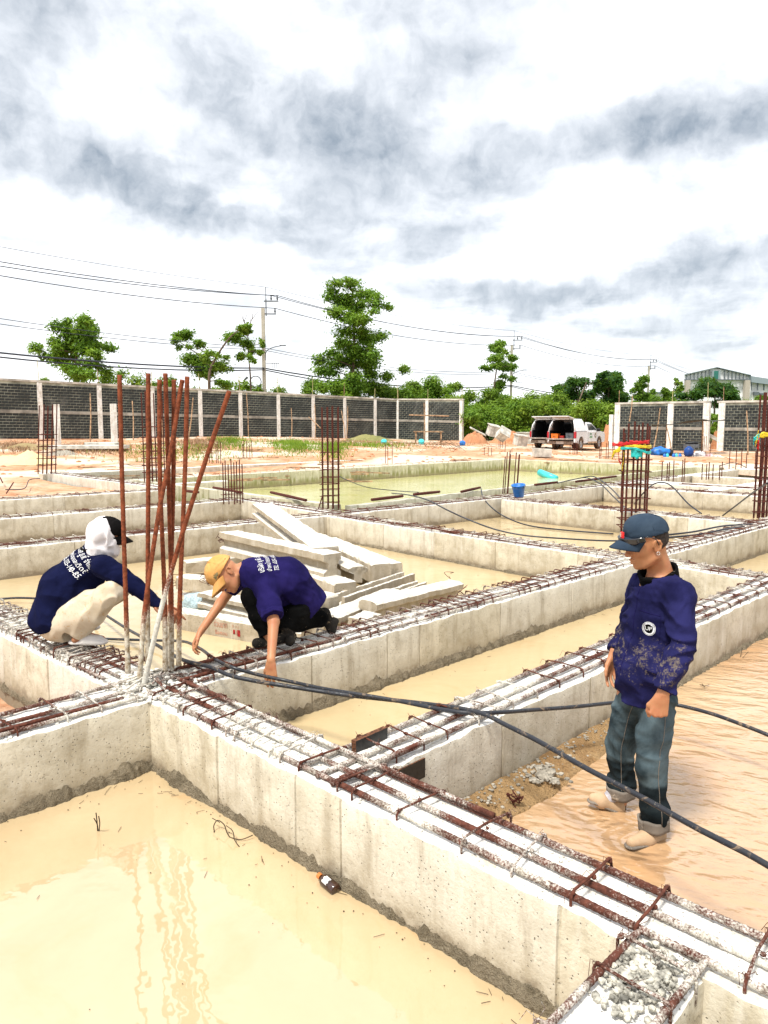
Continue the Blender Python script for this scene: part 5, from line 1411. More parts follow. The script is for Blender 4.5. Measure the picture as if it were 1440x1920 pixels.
# black film-faced plywood offcut between the bars, plus a dark hole panel
MT['ply_face'] = plain('black_film_or_hole_face', (.012, .011, .010), .45, var=.5, scale=40, spec=.4); MT['ply_edge'] = plain('brown_ply_edge', (.15, .06, .028), .8, var=.5, scale=60)
def ply(label, pts, th, seed=0):
    P = [Vector(p) for p in pts]; root = empty('board_or_hole_panel', P[0], label, 'plywood board')
    n = (P[1] - P[0]).cross(P[3] - P[0]).normalized()
    if n.dot(-P[0]) < 0: n = -n
    Q = [p - P[0] for p in P]
    m = MB(); m.add(Q, [(0, 1, 2, 3)]); m.add([p - n * th for p in Q], [(3, 2, 1, 0)]); m.build('board_face', MT['ply_face'], root)
    for k in range(4):
        m = MB(); a_, b_ = Q[k], Q[(k + 1) % 4]
        for L_ in range(4):
            f0, f1 = L_ / 4, (L_ + .85) / 4; e = .0015 * (L_ % 2)
            m.add([a_ - n * th * f0, b_ - n * th * f0, b_ - n * th * f1, a_ - n * th * f1], [(0, 1, 2, 3)])
        m.build('edge', MT['ply_edge'], root)
def zz(px, py, ref, dz=0):   # point over the vertical plane through ref at same depth
    return aty(px, py, ref.y)
r0 = zy(672, 1412, .43); r1 = zy(726, 1385, .43)
ply('black film-faced board standing in the water behind the bar crossing', [aty(668, 1412, r0.y), aty(726, 1392, r1.y), aty(727, 1364, r1.y), aty(667, 1390, r0.y)], .032)
P = G(2.63, 2.492); 
# dark hole in the corner of A2 and B0, added as a black panel
ply('flat black panel standing in for the dark hole between the two near beams', [G(2.60, 2.482, .30), G(2.86, 2.482, .30), G(2.86, 2.482, .405), G(2.60, 2.482, .405)], .012)
# mud shelf with stones along the A2 foot
def shelf(name, poly_f, z, seed, m_):
    pass
V = []; F = []; n1, n2 = 70, 16
for i in range(n1 + 1):
    f = i / n1; u = 2.62 + 3.0 * f
    wd = (.34 - .16 * f + .07 * mnoise.noise(Vector((f * 7, 1, 0))) + .03 * mnoise.noise(Vector((f * 25, 1, 0)))) * (1 - sstep(.9, 1, f))
    if f < .16: wd += .25 * (1 - f / .16) ** 2
    for j in range(n2 + 1):
        g = j / n2; v = 2.50 - wd * g; P = G(u, v)
        h = .055 * (1 - g ** 1.6) + .014 * mnoise.noise(Vector((P.x * 6, P.y * 6, 2))) + .010 * mnoise.noise(Vector((P.x * 20, P.y * 20, 2))) - .025 * (g > .96)
        V.append((P.x, P.y, h))
for i in range(n1):
    for j in range(n2): k = i * (n2 + 1) + j; F.append((k, k + 1, k + n2 + 2, k + n2 + 1))
tag(link('mud_bank', mesh_from('mud_bank', V, F, True), MT['mud']), 'muddy ledge along the foot of the beam behind the standing worker', kind='structure')
MT['stone'] = plain('grey_broken_stone', (.30, .27, .22), .85, var=.3, scale=20, bump=.5)
sl = ['largest broken stone on the mud ledge', 'flat stone beside the largest one on the mud ledge', 'angular stone nearest the beam on the mud ledge', 'small stone closest to the water on the mud ledge', 'stone half buried left of the largest stone']
for i, (px, py, r_) in enumerate(((1018, 1455, .045), (1032, 1448, .035), (1010, 1440, .03), (1040, 1465, .025), (1000, 1462, .025))):
    p = zy(px, py, .05); m = MB(); m.lump((0, 0, 0), r_, i * 3.3, 2, .6); tag(m.build('stone', MT['stone'], None, loc=p), sl[i], 'stone', 'broken stones on the mud ledge')
m = MB(); r = random.Random(12)
for i in range(240):
    u = r.uniform(2.7, 5.2); v = 2.5 - abs(r.gauss(0, .09)); P = G(u, v, .055); m.lump(P, r.uniform(.004, .014), i * .31, 1, .6)
for i in range(90):
    px, py = r.gauss(1020, 22), r.gauss(1452, 10); m.lump(zy(px, py, .055), r.uniform(.006, .016), i * .7, 1, .6)
tag(m.build('rubble', MT['stone'], None), 'small rubble strewn on the mud ledge', None, None, 'stuff')
# grey-blue stone lump behind the cap
MT['bluestone'] = plain('pale_blue_bag_cloth', (.36, .46, .49), .8, var=.25, scale=50, bump=.6)
p = zy(368, 1140, .1); m = MB(); m.lump((0, 0, .04), .155, 4.4, 3, .85); m.lump((.13, .05, .02), .11, 8.8, 3, .9); tag(m.build('cement_sack', MT['bluestone'], None, True, loc=p), 'pale blue-grey filled sack lying between the two crouching workers', 'sack')
# twigs in the water
MT['twig'] = plain('dark_twig', (.05, .035, .02), .8, var=.3)
tw = [('upright grass shoot standing in the near pool', [[(183, 1558, 0), (182, 1542, .06), (180, 1524, .13)], [(184, 1557, 0), (182, 1545, .05), (176, 1534, .09)], [(186, 1558, .0), (187, 1543, .06), (185, 1530, .10)]]),
      ('bent dry twig arching out of the water by the near beam', [[(402, 1560, 0), (401, 1548, .03), (408, 1538, .05), (420, 1546, .05), (425, 1560, .02), (431, 1570, 0)], [(424, 1548, .05), (436, 1558, .05), (440, 1575, .02), (449, 1588, 0)], [(431, 1570, .0), (452, 1574, .01), (474, 1566, .02)], [(412, 1542, .05), (398, 1534, .05)]]),
      ('thin grass stem in the water right of the standing worker', [[(1388, 1232, 0), (1392, 1215, .06)], [(1392, 1234, 0), (1403, 1222, .05)]]),
      ('small floating debris by the right beam', [[(1312, 1283, .01), (1320, 1286, .02), (1330, 1284, .01)], [(1316, 1282, .0), (1322, 1288, .02)]]),
      ('bent reinforcing hooks lying on the clay at the left edge', [[(5, 905, .35), (0, 895, .45)], [(12, 925, .3), (25, 905, .5)]])]
for lb, segs in tw:
    o0 = zy(*segs[0][0]); m = MB()
    for sg in segs: m.tube(catmull([zy(*q) - o0 for q in sg], 4), .0028 if 'hook' not in lb else .02, 4)
    tag(m.build('twig' if 'hook' not in lb else 'steel_hook', MT['twig'] if 'hook' not in lb else MT['rebar_far'], None, loc=o0), lb, 'twig' if 'hook' not in lb else 'rebar')
MT['silt'] = earth('pale_wet_silt', (.44, .29, .16), (.52, .37, .22), (.5, .34, .2), 3, .5)
# shallow mud breaking the surface of the near pool
V = []; F = []; n = 44; c0 = zy(200, 1600, 0)
for i in range(n + 1):
    for j in range(n + 1):
        x = (i / n - .5) * .9; y = (j / n - .5) * 1.0; q = Vector((x * 3.2, y * 3.2, 1)); rr = math.hypot(x * 1.6, y * 1.2)
        V.append((x, y, -.004 - rr * .05 + .030 * mnoise.noise(q) + .016 * mnoise.noise(q * 3)))
for i in range(n):
    for j in range(n): k = i * (n + 1) + j; F.append((k, k + n + 1, k + n + 2, k + 1))
tag(link('mud_mound', mesh_from('mud_mound', V, F, True), MT['silt'], loc=c0), kind='structure')

# ================================================================== FAR CLUTTER
def heap(label, px, py, w_, h_, Y, m_, seed, name='dirt_heap', cat='dirt heap', group='clay heaps beyond the pits', dep=None):
    s = Y / 1440.; W_ = w_ * s; H_ = h_ * s * 1.1; dp = dep or W_ * .7
    c0 = aty(px, py, Y); c0.z = ground_h(c0.x, c0.y) - .05; V = []; F = []; n = 34
    for i in range(n + 1):
        for j in range(n + 1):
            x = (i / n - .5) * 2; y = (j / n - .5) * 2; rr = math.sqrt(x * x + y * y)
            base = max(0, 1 - rr ** 1.7); q = Vector((x * 2.2 + seed, y * 2.2, seed))
            h = base * H_ * (1 + .55 * mnoise.noise(q)) + base ** .3 * H_ * .16 * mnoise.noise(q * 4) + .08 * H_ * mnoise.noise(q * 10) * (base > 0) - .05 * (rr > .98)
            V.append((x * W_, y * dp, h))
    for i in range(n):
        for j in range(n): k = i * (n + 1) + j; F.append((k, k + n + 1, k + n + 2, k + 1))
    o = link(name, mesh_from(name, V, F, True), m_, loc=c0); tag(o, label, cat, group)
heap('orange clay heap at the end of the left wall', 890, 830, 26, 22, 60, MT['clay_pile'], 1)
heap('low clay heap behind the tilted slab and concrete boxes', 960, 832, 50, 20, 62, MT['clay_pile'], 2)
heap('clay heap between the concrete boxes and the pickup', 995, 828, 26, 16, 60, MT['clay_pile'], 5)
heap('tall orange clay heap in front of the pickup bonnet', 1148, 842, 30, 40, 60, MT['clay_pile'], 3)
heap('clay heap filling the gap between the right walls', 1345, 850, 14, 36, 55, MT['clay_pile'], 4)
heap('brushy dark heap at the foot of the short wall return', 690, 826, 50, 10, 62, MT['land'], 7)
heap('low red heap on the far pool wall', 794, 868, 14, 5, 33, MT['clay_pile'], 8)
heap('pale yellow sand heap on the far left', 40, 856, 62, 16, 33, MT['sand'], 6, 'sand_heap', 'sand heap', None)
heap('grey rubble heap under the first upright pile', 118, 850, 34, 9, 36, MT['stone'], 9, 'rubble_heap', 'rubble heap', None)
heap('brown rubble bank along the foot of the left wall', 60, 840, 70, 8, 40, MT['land'], 10, 'rubble_heap', 'rubble heap', None)
MT['boxconc'] = plain('weathered_box_concrete', (.52, .50, .44), .9, var=.25, scale=3, bump=.3)
def cbox(label, px, py, size, Y, rot, open_=True, name='concrete_box'):
    p = aty(px, py, Y); root = empty(name, p, label, 'concrete box' if open_ else 'concrete slab', 'concrete boxes and slabs on the clay'); root.rotation_euler = rot
    sx_, sy_, sz_ = size
    if open_:
        m = MB(); m.box((0, 0, -sz_ / 2 + .04), (sx_, sy_, .08)); m.build('bottom', MT['boxconc'], root)
        for q, (c, s_) in enumerate((((-sx_ / 2 + .04, 0, .042), (.08, sy_, sz_ - .084)), ((sx_ / 2 - .04, 0, .042), (.08, sy_, sz_ - .084)), ((0, -sy_ / 2 + .04, .042), (sx_ - .164, .08, sz_ - .084)), ((0, sy_ / 2 - .04, .042), (sx_ - .164, .08, sz_ - .084)))):
            m = MB(); m.box(c, s_); m.build('side', MT['boxconc'], root)
        m = MB(); m.box((0, 0, sz_ / 2 + .02), (sx_ + .12, sy_ + .12, .06)); m.build('rim', MT['boxconc'], root)
    else:
        m = MB(); m.box((0, 0, 0), size); bevel(m.build('slab', MT['boxconc'], root), .02)
cbox('tilted square concrete chamber with raised rim, upper left of three', 925, 808, (.75, .7, .75), 56, (.25, .2, .3))
cbox('concrete chamber lying on its side, middle of three', 942, 815, (.7, .6, .75), 54, (.9, .5, .2))
cbox('concrete chamber closest to the pickup, lowest of three', 976, 826, (.7, .7, .65), 50, (.15, .12, .3))
cbox('long white slab tipped on the clay heap', 896, 809, (1.3, .5, .10), 57, (.2, .45, .2), False)
cbox('large concrete trough behind the starter bars by the pickup', 997, 822, (2.0, .8, .8), 55, (0, 0, .1))
cbox('broken concrete lump beside the far pool wall', 1016, 849, (.85, .5, .42), 38, (0, .05, .2), False)
cbox('flat pale slab leaning in the wall gap', 1340, 822, (.9, .1, .25), 53, (0, .5, 0), False)
cbox('flat slab lying on the clay between the upright piles', 168, 838, (3.6, 1.2, .18), 38, (0, 0, .1), False)
cbox('pale slab left of the second upright pile', 193, 834, (1.6, .8, .25), 39, (0, 0, -.1), False)
# trestle table near wall return
p = aty(803, 828, 55); p.z = ground_h(p.x, p.y); root = empty('trestle_table', p, 'rough wooden trestle before the short wall return', 'trestle')
m = MB(); m.box((0, 0, .95), (2.1, .7, .08)); m.build('table_top', MT['stick'], root)
for x in (-.9, .9):
    for y in (-.25, .25): m = MB(); m.box((x, y, .455), (.09, .09, .91)); m.build('leg', MT['stick'], root)
m = MB(); A_, B_ = aty(767, 778, 60), aty(842, 780, 60); m.tube([A_ - A_, B_ - A_], .05, 5); tag(m.build('bamboo_pole', MT['stick'], None, loc=A_), 'horizontal pole fixed across the corner of the left walls', 'pole')
# tarp canopy, blue tarp, sacks, barrel, machine
MT['tarp_dark'] = plain('dark_green_tarp', (.05, .055, .045), .7, var=.4, scale=2); MT['tarp_blue'] = plain('bright_blue_tarp', (.015, .16, .55), .45, var=.4, scale=3, spec=.4)
A_ = aty(1222, 796, 47); pts = [(1222, 796), (1262, 794), (1290, 789), (1318, 786), (1340, 789), (1360, 787)]; V = []; F = []
for i, (px, py) in enumerate(pts):
    for j in range(4): q = aty(px, py + j * .8 * (1 if i < 4 else .2), 46 + j * .9) ; V.append(q - A_ + Vector((0, 0, -.04 * math.sin(i * 2 + j))))
for i in range(len(pts) - 1):
    for j in range(3): k = i * 4 + j; F.append((k, k + 4, k + 5, k + 1))
root = empty('tarp_canopy', A_, 'dark tarp stretched like an awning in front of the right walls', 'tarp')
o = link('cloth', mesh_from('cloth', V, F, True), MT['tarp_dark'], root); s_ = o.modifiers.new('t', 'SOLIDIFY'); s_.thickness = .03
for px, py in ((1318, 786), (1250, 794)):
    q = aty(px, py, 47); m = MB(); m.tube([(q - A_), Vector((q.x - A_.x, q.y - A_.y, .1 - A_.z))], .03, 5); m.build('prop', MT['stick'], root)
def soft(label, px, py, rx, ry, Y, m_, seed, name, cat, group=None):
    s = Y / 1440.; p = aty(px, py, Y); m = MB(); vs, fs = ICO[3]; vv = []
    for q in vs:
        k = 1 + .35 * mnoise.noise(q * 2 + Vector((seed, 0, 0))) + .15 * mnoise.noise(q * 6 + Vector((seed, 0, 0)))
        vv.append((q.x * rx * s * k, q.y * rx * s * .7 * k, q.z * ry * s * k))
    m.add(vv, fs); tag(m.build(name, m_, None, True, loc=p), label, cat, group)
soft('crumpled bright blue tarp behind the ribboned cage', 1237, 848, 18, 10, 44, MT['tarp_blue'], 1, 'tarp', 'tarp')
MT['sackw'] = plain('white_sack', (.62, .60, .62), .7, var=.3, scale=6); MT['sackr'] = plain('pinkish_sack', (.60, .36, .36), .7, var=.5, scale=5); MT['blackbag'] = plain('black_bag', (.02, .02, .022), .5, var=.3)
soft('white and pink sacks piled right of the blue drum', 1312, 853, 12, 7, 44, MT['sackw'], 2, 'sack', 'sack', 'sacks before the right wall')
soft('pink sack lying near the wall gap', 1330, 856, 9, 5, 43, MT['sackr'], 3, 'sack', 'sack', 'sacks before the right wall')
soft('white sack nearest the wall column', 1345, 858, 8, 5, 43, MT['sackw'], 7, 'sack', 'sack', 'sacks before the right wall')
soft('black bag under the leaning sticks', 1256, 850, 7, 8, 44, MT['blackbag'], 4, 'bag', 'bag')
# bottles / cans row
for i, px in enumerate((1246, 1251, 1263, 1268, 1275)):
    p = aty(px, 857, 42); m = MB(); lathe(m, [(0, 0), (.09, 0), (.09, .25), (.05, .32), (.05, .36), (0, .36)], 10)
    tag(m.build('jug', MT['cyan'] if i % 2 else MT['blue'], None, loc=p - Vector((0, 0, .15))), ['leftmost blue jug beside the blue tarp', 'teal jug next to the leftmost blue jug', 'blue jug below the leaning sticks', 'teal jug left of the blue drum', 'blue jug touching the blue drum'][i], 'jug', 'plastic jugs before the right wall')
MT['tarp_navy'] = plain('deep_blue_drum', (.008, .05, .22), .4, var=.2)
p = aty(1291, 858, 42); p.z = ground_h(p.x, p.y); root = empty('drum', p, 'round dark blue water drum before the right wall', 'drum')
m = MB(); lathe(m, [(0, 0), (.16, .02), (.24, .10), (.26, .25), (.24, .42), (.15, .52), (.10, .53), (.10, .58), (0, .58)], 20); m.build('drum_body', MT['tarp_navy'], root, True)
p = aty(1292, 838, 43.5); root = empty('engine', p, 'dark pump engine standing behind the blue drum', 'engine')
m = MB(); m.box((0, 0, 0), (.5, .4, .3)); m.box((.35, 0, .06), (.3, .3, .2)); m.build('engine_block', MT['dark_metal'], root)
m = MB(); m.tube([(-.2, 0, .2), (.3, 0, .24), (.5, 0, .2)], .07, 8); m.build('fuel_tank', MT['blackbag'], root, True)
for sx_ in (-.2, .2): m = MB(); m.tube([(sx_, -.1, -.15), (sx_ * 1.3, -.1, -.75)], .025, 5); m.build('frame_leg', MT['dark_metal'], root)
for px, c, lb in ((720, 'cyan', 'turquoise can on the clay before the short wall'), (790, 'cyan', 'turquoise can under the wooden trestle'), (867, 'tarp_blue', 'blue scrap at the foot of the white end column')):
    p = aty(px, 826 if px != 867 else 829, 54); m = MB(); lathe(m, [(0, 0), (.2, 0), (.22, .2), (.15, .28), (0, .3)], 10); tag(m.build('can', MT[c], None, loc=p - Vector((0, 0, .2)), rot=(.4, 0, 0)), lb, 'can')
# rebar stock and planks on the clay
r = random.Random(5)
m = MB()
for i in range(46):
    px, py = r.uniform(820, 1150), r.uniform(842, 868); p = zy(px, py, .38); a_ = r.uniform(-.3, .3); L = r.uniform(.5, 2.2)
    m.box(p, (L, r.uniform(.06, .14), .05), a_)
for i in range(70):
    px, py = r.uniform(150, 700), r.uniform(845, 895); p = zy(px, py, .4); a_ = r.uniform(-.5, .5); L = r.uniform(.3, 1.6)
    p.z = ground_h(p.x, p.y) + .02
    m.box(p, (L, r.uniform(.03, .1), .04), a_)
tag(m.build('scrap_timber', MT['stick'], None), 'scattered timber scraps on the clay', None, None, 'stuff')
m = MB()
for i in range(900):
    px = r.uniform(-40, 1500); Y = r.uniform(26, 62); x = (px - 720) / 1440 * Y; u = x * UA.x + Y * UA.y; v = x * UB.x + Y * UB.y
    if inside_pits(u, v): continue
    m.lump((x, Y, ground_h(x, Y)), r.uniform(.03, .13), i, 1, .6)
tag(m.build('rubble', MT['clay_pile'], None), 'clods and rubble scattered over the orange clay', None, None, 'stuff')
m = MB()
for i in range(36):
    px = r.uniform(620, 900) if i % 2 else r.uniform(780, 860); Y = r.uniform(40, 56); x = (px - 720) / 1440 * Y; z = ground_h(x, Y); L = r.uniform(.5, 1.8); a_ = r.uniform(0, 6.28)
    m.tube(catmull([(x, Y, z), (x + L * .5 * math.cos(a_), Y + L * .5 * math.sin(a_), z + r.uniform(.1, .5)), (x + L * math.cos(a_), Y + L * math.sin(a_), z + .05)], 4), .009, 4)
tag(m.build('brushwood', MT['twig'], None), 'tangled brushwood and cables before the short wall', None, None, 'stuff')

# floating specks, scum and straw on the flooded pits
m = MB(); r = random.Random(31)
for i in range(230):
    k = r.random()
    if k < .30: u, v = 2.2 - abs(r.gauss(0, .12)), r.uniform(1.0, 4.0)
    elif k < .42: u, v = r.uniform(.8, 2.2), 4.15 - abs(r.gauss(0, .10))
    elif k < .45: u, v = r.uniform(.9, 2.2), r.uniform(1.6, 4.1)
    elif k < .75: u, v = r.uniform(2.7, 8.5), (4.10 - abs(r.gauss(0, .12)) if r.random() < .6 else 2.9 + abs(r.gauss(0, .10)))
    else: u, v = r.uniform(3.0, 8.8), r.uniform(5.0, 10.0)
    P = G(u, v, .004)
    if i % 3: m.lump(P, r.uniform(.0018, .0045), i * .3, 1, .35)
    else:
        a_ = r.uniform(0, 6.28); L = r.uniform(.015, .06); m.tube([P, P + Vector((L * math.cos(a_), L * math.sin(a_), .002))], .0012, 3)
tag(m.build('floating_debris', MT['twig'], None), 'specks of straw and dirt floating on the muddy water', None, None, 'stuff')
# ================================================================== PICKUPS
MT['paint'] = plain('white_car_paint', (.72, .73, .74), .25, var=.03, scale=2, spec=.6); MT['cglass'] = plain('dark_car_glass', (.02, .025, .03), .08, var=.1, spec=.8)
MT['black_in'] = plain('black_load_bay', (.006, .006, .007), .9, var=.1); MT['tyre'] = plain('muddy_tyre', (.11, .065, .04), .9, var=.4, scale=6); MT['rim'] = plain('silver_rim', (.42, .42, .42), .35, metal=.6, var=.15)
MT['tail'] = plain('red_tail_light', (.42, .01, .02), .25, var=.2, spec=.6); MT['bumper'] = plain('muddy_bumper', (.30, .25, .21), .6, var=.3); MT['bred'] = plain('red_crate', (.5, .03, .02), .5); MT['borange'] = plain('orange_crate', (.75, .17, .02), .5)
MT['mudpaint'] = plain('mud_splashed_sill', (.52, .36, .24), .8, var=.3, scale=4); MT['decal_g'] = plain('green_lettering', (.25, .42, .28), .5); MT['decal_b'] = plain('grey_blue_lettering', (.42, .46, .58), .5); MT['decal_k'] = plain('dark_gold_emblem', (.16, .12, .04), .5); MT['decal_r'] = plain('faded_red_lettering', (.62, .42, .44), .5)
MT['plate'] = plain('number_plate', (.6, .58, .55), .5)
def pickup(label, cxy, yaw, z0, full=True):
    """local: +x forward, +y left"""
    root = empty('pickup', (*cxy, z0), label, 'pickup truck', 'white pickups with raised canopies', yaw)
    def side_loft(name, prof, hw, m_, tumble=lambda z: 0, parent=root):
        # prof: closed polygon (x,z); half-width hw shrinks with tumblehome
        n = len(prof); V = []; F = []
        for s in (-1, 1):
            for x, z in prof: V.append((x, s * (hw - tumble(z)), z))
        m = MB(); m.add(V, [tuple(range(n)) if False else tuple(range(n - 1, -1, -1)), tuple(range(n, 2 * n))] + [(i, (i + 1) % n, n + (i + 1) % n, n + i) for i in range(n)])
        o = m.build(name, m_, parent); bevel(o, .035, 3); return o
    hw = .92
    arch = lambda cx, r: [(cx + r * math.cos(a_), .42 + r * math.sin(a_)) for a_ in np.linspace(math.pi, 0, 9)]
    body = [(-2.6, .55), (-2.0 - .45, .45)] + [(-1.55 - .0 + .46 * math.cos(a_), .42 + .46 * math.sin(a_)) for a_ in np.linspace(math.pi, 0, 9)] + [(1.20, .42)] + [(1.65 + .46 * math.cos(a_), .42 + .46 * math.sin(a_)) for a_ in np.linspace(math.pi, 0, 9)] + [(2.55, .45), (2.68, .6), (2.66, .95), (2.5, 1.12), (1.5, 1.2), (-.55, 1.2), (-2.6, 1.2)]
    # lower body split so the load bay is hollow at the rear: side walls + floor
    tum = lambda z: max(0, z - 1.15) * .32
    cabx0 = -.55
    fb = [(x, z) for x, z in body if x >= cabx0 + .01]
    front = [(cabx0, .45)] + [q for q in body if q[0] > cabx0 and not (q == body[0])] + [(cabx0, 1.2)]
    front = [(cabx0, .45), (1.19, .42)] + [(1.65 + .46 * math.cos(a_), .42 + .46 * math.sin(a_)) for a_ in np.linspace(math.pi, 0, 9)] + [(2.55, .45), (2.68, .6), (2.66, .95), (2.5, 1.12), (1.5, 1.2), (cabx0, 1.2)]
    side_loft('front_body', front, hw, MT['paint'])
    cab = [(cabx0, 1.2), (1.45, 1.2), (.62, 1.72), (.35, 1.76), (cabx0, 1.78)]
    side_loft('cab', cab, hw - .02, MT['paint'], tum)
    for s in (-1, 1):
        # bed side wall
        w_ = [(-2.58, .5), (-2.02, .45)] + [(-1.55 + .46 * math.cos(a_), .42 + .46 * math.sin(a_)) for a_ in np.linspace(math.pi, 0, 9)] + [(cabx0 - .01, .45), (cabx0 - .01, 1.2), (-2.58, 1.2)]
        m = MB(); m.prism([(x, s * hw, z) for x, z in w_], (0, -s * .10, 0)); bevel(m.build('bed_side', MT['paint'], root), .02)
        # canopy side
        cp = [(-2.50, 1.21), (cabx0 - .01, 1.21), (cabx0 - .25, 1.85), (-.95, 1.98), (-2.2, 2.0)]
        V = [(x, s * (hw - .02 - tum(z) * .9), z) for x, z in cp]; m = MB(); m.prism(V, (0, -s * .05, 0)); bevel(m.build('canopy_side', MT['paint'], root), .015)
        # side window of the cab
        gl = [(-.25, 1.27), (1.22, 1.27), (.58, 1.66), (-.20, 1.68)]
        m = MB(); m.add([(x, s * (hw - .02 - tum(z) + .006), z) for x, z in gl], [(0, 1, 2, 3)]); o = m.build('side_window', MT['cglass'], root)
        m = MB(); m.box((.98, s * (hw + .14), 1.28), (.16, .22, .2)); bevel(m.build('mirror', MT['blackbag'], root), .03)
        m = MB(); m.box((.0, s * (hw + .005), 1.02), (.22, .02, .05)); m.build('door_handle', MT['blackbag'], root)
        for x in (-.42, 1.15): m = MB(); m.box((x, s * (hw + .002), .82), (.015, .008, .72)); m.build('door_gap', MT['blackbag'], root)
        m = MB(); m.box((.35, s * (hw + .003), .47), (1.6, .012, .12)); m.build('mud_splash', MT['mudpaint'], root)
        m = MB(); m.box((-1.6, s * (hw + .002), 1.205), (2.0, .012, .02)); m.build('canopy_seal', MT['blackbag'], root)
        # tail light
        m = MB(); m.box((-2.52, s * (hw - .03), .98), (.18, .13, .42)); bevel(m.build('tail_light', MT['tail'], root), .03)
        # hatch frame pillars
        m = MB(); m.tube([(-2.52, s * (hw - .05), 1.2), (-2.45, s * (hw - .12), 1.6), (-2.25, s * (hw - .28), 1.98)], .05, 6); m.build('hatch_pillar', MT['paint'], root, True)
        for x in (-1.55, 1.65):
            w = empty('wheel', (x, s * (hw - .13), .40)); w.parent = root; w.rotation_euler = (R(90), 0, 0)
            m = MB(); lathe(m, [(.24, -.12), (.36, -.13), (.40, -.09), (.40, .09), (.36, .13), (.24, .12), (.24, -.12)], 22); m.build('tyre', MT['tyre'], w, True)
            m = MB(); lathe(m, [(0, -.10), (.06, -.11), (.08, -.06), (.22, -.08), (.245, -.12), (.245, .12), (.22, .08), (.08, .06), (.06, .11), (0, .10)], 18); m.build('rim', MT['rim'], w, True)
    # floor, front bulkhead, roof of canopy, tailgate flat, hatch
    m = MB(); m.box((-1.57, 0, .66), (2.02, 1.64, .08)); m.build('bed_floor', MT['black_in'], root)
    m = MB(); m.box((-.62, 0, 1.25), (.06, 1.5, 1.1)); m.build('bulkhead', MT['black_in'], root)
    for s in (-1, 1): m = MB(); m.box((-1.57, s * .78, .97), (1.95, .04, .55)); m.box((-1.57, s * .62, 1.55), (1.7, .03, .62)); m.build('lining', MT['black_in'], root)
    m = MB(); cp = [(-2.28, 1.985), (-.93, 1.965), (-.72, 1.82), (-.72, 1.78), (-.95, 1.92), (-2.28, 1.94)]; m.prism([(x, -.66, z) for x, z in cp], (0, 1.32, 0)); bevel(m.build('canopy_roof', MT['paint'], root), .015)
    m = MB(); m.box((-1.5, 0, 1.90), (1.4, 1.2, .02)); m.build('roof_lining', MT['black_in'], root)
    m = MB(); m.box((-2.85, 0, .72), (.52, 1.62, .09)); bevel(m.build('tailgate', MT['bumper'], root), .015)
    m = MB(); m.box((-2.68, 0, .50), (.16, 1.6, .20)); bevel(m.build('rear_bumper', MT['bumper'], root), .03)
    m = MB(); m.box((-2.77, 0, .50), (.02, .5, .17)); m.build('number_plate', MT['plate'], root)
    m = MB(); m.prism([(-2.28, -.7, 1.99), (-2.28, .7, 1.99), (-3.05, .62, 2.12), (-3.05, -.62, 2.12)], (0, 0, .05)); bevel(m.build('hatch', MT['paint'], root), .01)
    for s in (-1, 1): m = MB(); m.tube([(-2.4, s * .6, 1.65), (-2.85, s * .58, 2.08)], .015, 5); m.build('gas_strut', MT['dark_metal'], root)
    m = MB(); m.box((-.3, 0, .42), (4.4, 1.3, .12)); m.build('chassis', MT['black_in'], root)
    # windscreen
    m = MB(); m.add([(1.44, -.80, 1.215), (1.44, .80, 1.215), (.655, .66, 1.715), (.655, -.66, 1.715)], [(0, 1, 2, 3)]); o = m.build('windscreen', MT['cglass'], root); o.location = (.012, 0, .012)
    return root
cyaw = math.atan2(1440, (1078 - 720)) - R(22)
pc = aty(1084, 843, 50.0)
car = pickup('white pickup with its tailgate down and canopy hatch raised, nearer of the two', (pc.x, 50.4), cyaw, .40)
# cargo (things resting in the bay)
def cargo(name, label, cat, x, y, z, size, m_, extra=None):
    M = Matrix.Translation(car.location) @ Matrix.Rotation(cyaw, 4, 'Z'); p = M @ Vector((x, y, z))
    m = MB(); m.box((0, 0, size[2] / 2), size)
    r_ = empty(name, p, label, cat, None, cyaw)
    bevel(m.build('case', m_, r_), .02)
    m = MB(); m.box((0, 0, size[2] + .01), (size[0] * 1.04, size[1] * 1.04, .03)); m.build('lid', m_, r_)
    m = MB(); m.tube([(-size[0] * .52, -.08, size[2] * .6), (-size[0] * .60, 0, size[2] * .6), (-size[0] * .52, .08, size[2] * .6)], .012, 5); m.build('handle', MT['blackbag'], r_)
cargo('toolbox', 'orange toolbox on the left of the open load bay', 'toolbox', -2.35, .48, .70, (.4, .45, .33), MT['borange'])
cargo('toolbox', 'small red toolbox in the middle of the open load bay', 'toolbox', -2.35, .02, .70, (.3, .26, .2), MT['bred'])
cargo('toolbox', 'dark grey toolbox on the right of the open load bay', 'toolbox', -2.30, -.50, .70, (.4, .5, .38), MT['dark_metal'])
# lettering and emblem on the near side (y negative is the right hand side)
def text_mesh(s, size, font_align='LEFT', extrude=.0):
    c = bpy.data.curves.new('t', 'FONT'); c.body = s; c.size = size; c.extrude = extrude; c.align_x = font_align; c.resolution_u = 3
    o = bpy.data.objects.new('t', c); col.objects.link(o)
    dg = bpy.context.evaluated_depsgraph_get(); me = bpy.data.meshes.new_from_object(o.evaluated_get(dg)); 
    bpy.data.objects.remove(o); bpy.data.curves.remove(c)
    return me
def flat_text(name, s, size, m_, parent, loc, rot):
    me = text_mesh(s, size); me.materials.clear(); o = link(name, me, m_, parent, loc=loc, rot=rot); return o
sy_ = -.932
for zz_, n_, hh in ((1.02, 4, .11), (.82, 5, .15)):
    m = MB()
    for k in range(n_): m.box((-.12 + k * .10, 0, 0), (.065, .004, hh)); 
    m.build('lettering', MT['decal_g'], car, False, loc=(0, sy_, zz_))
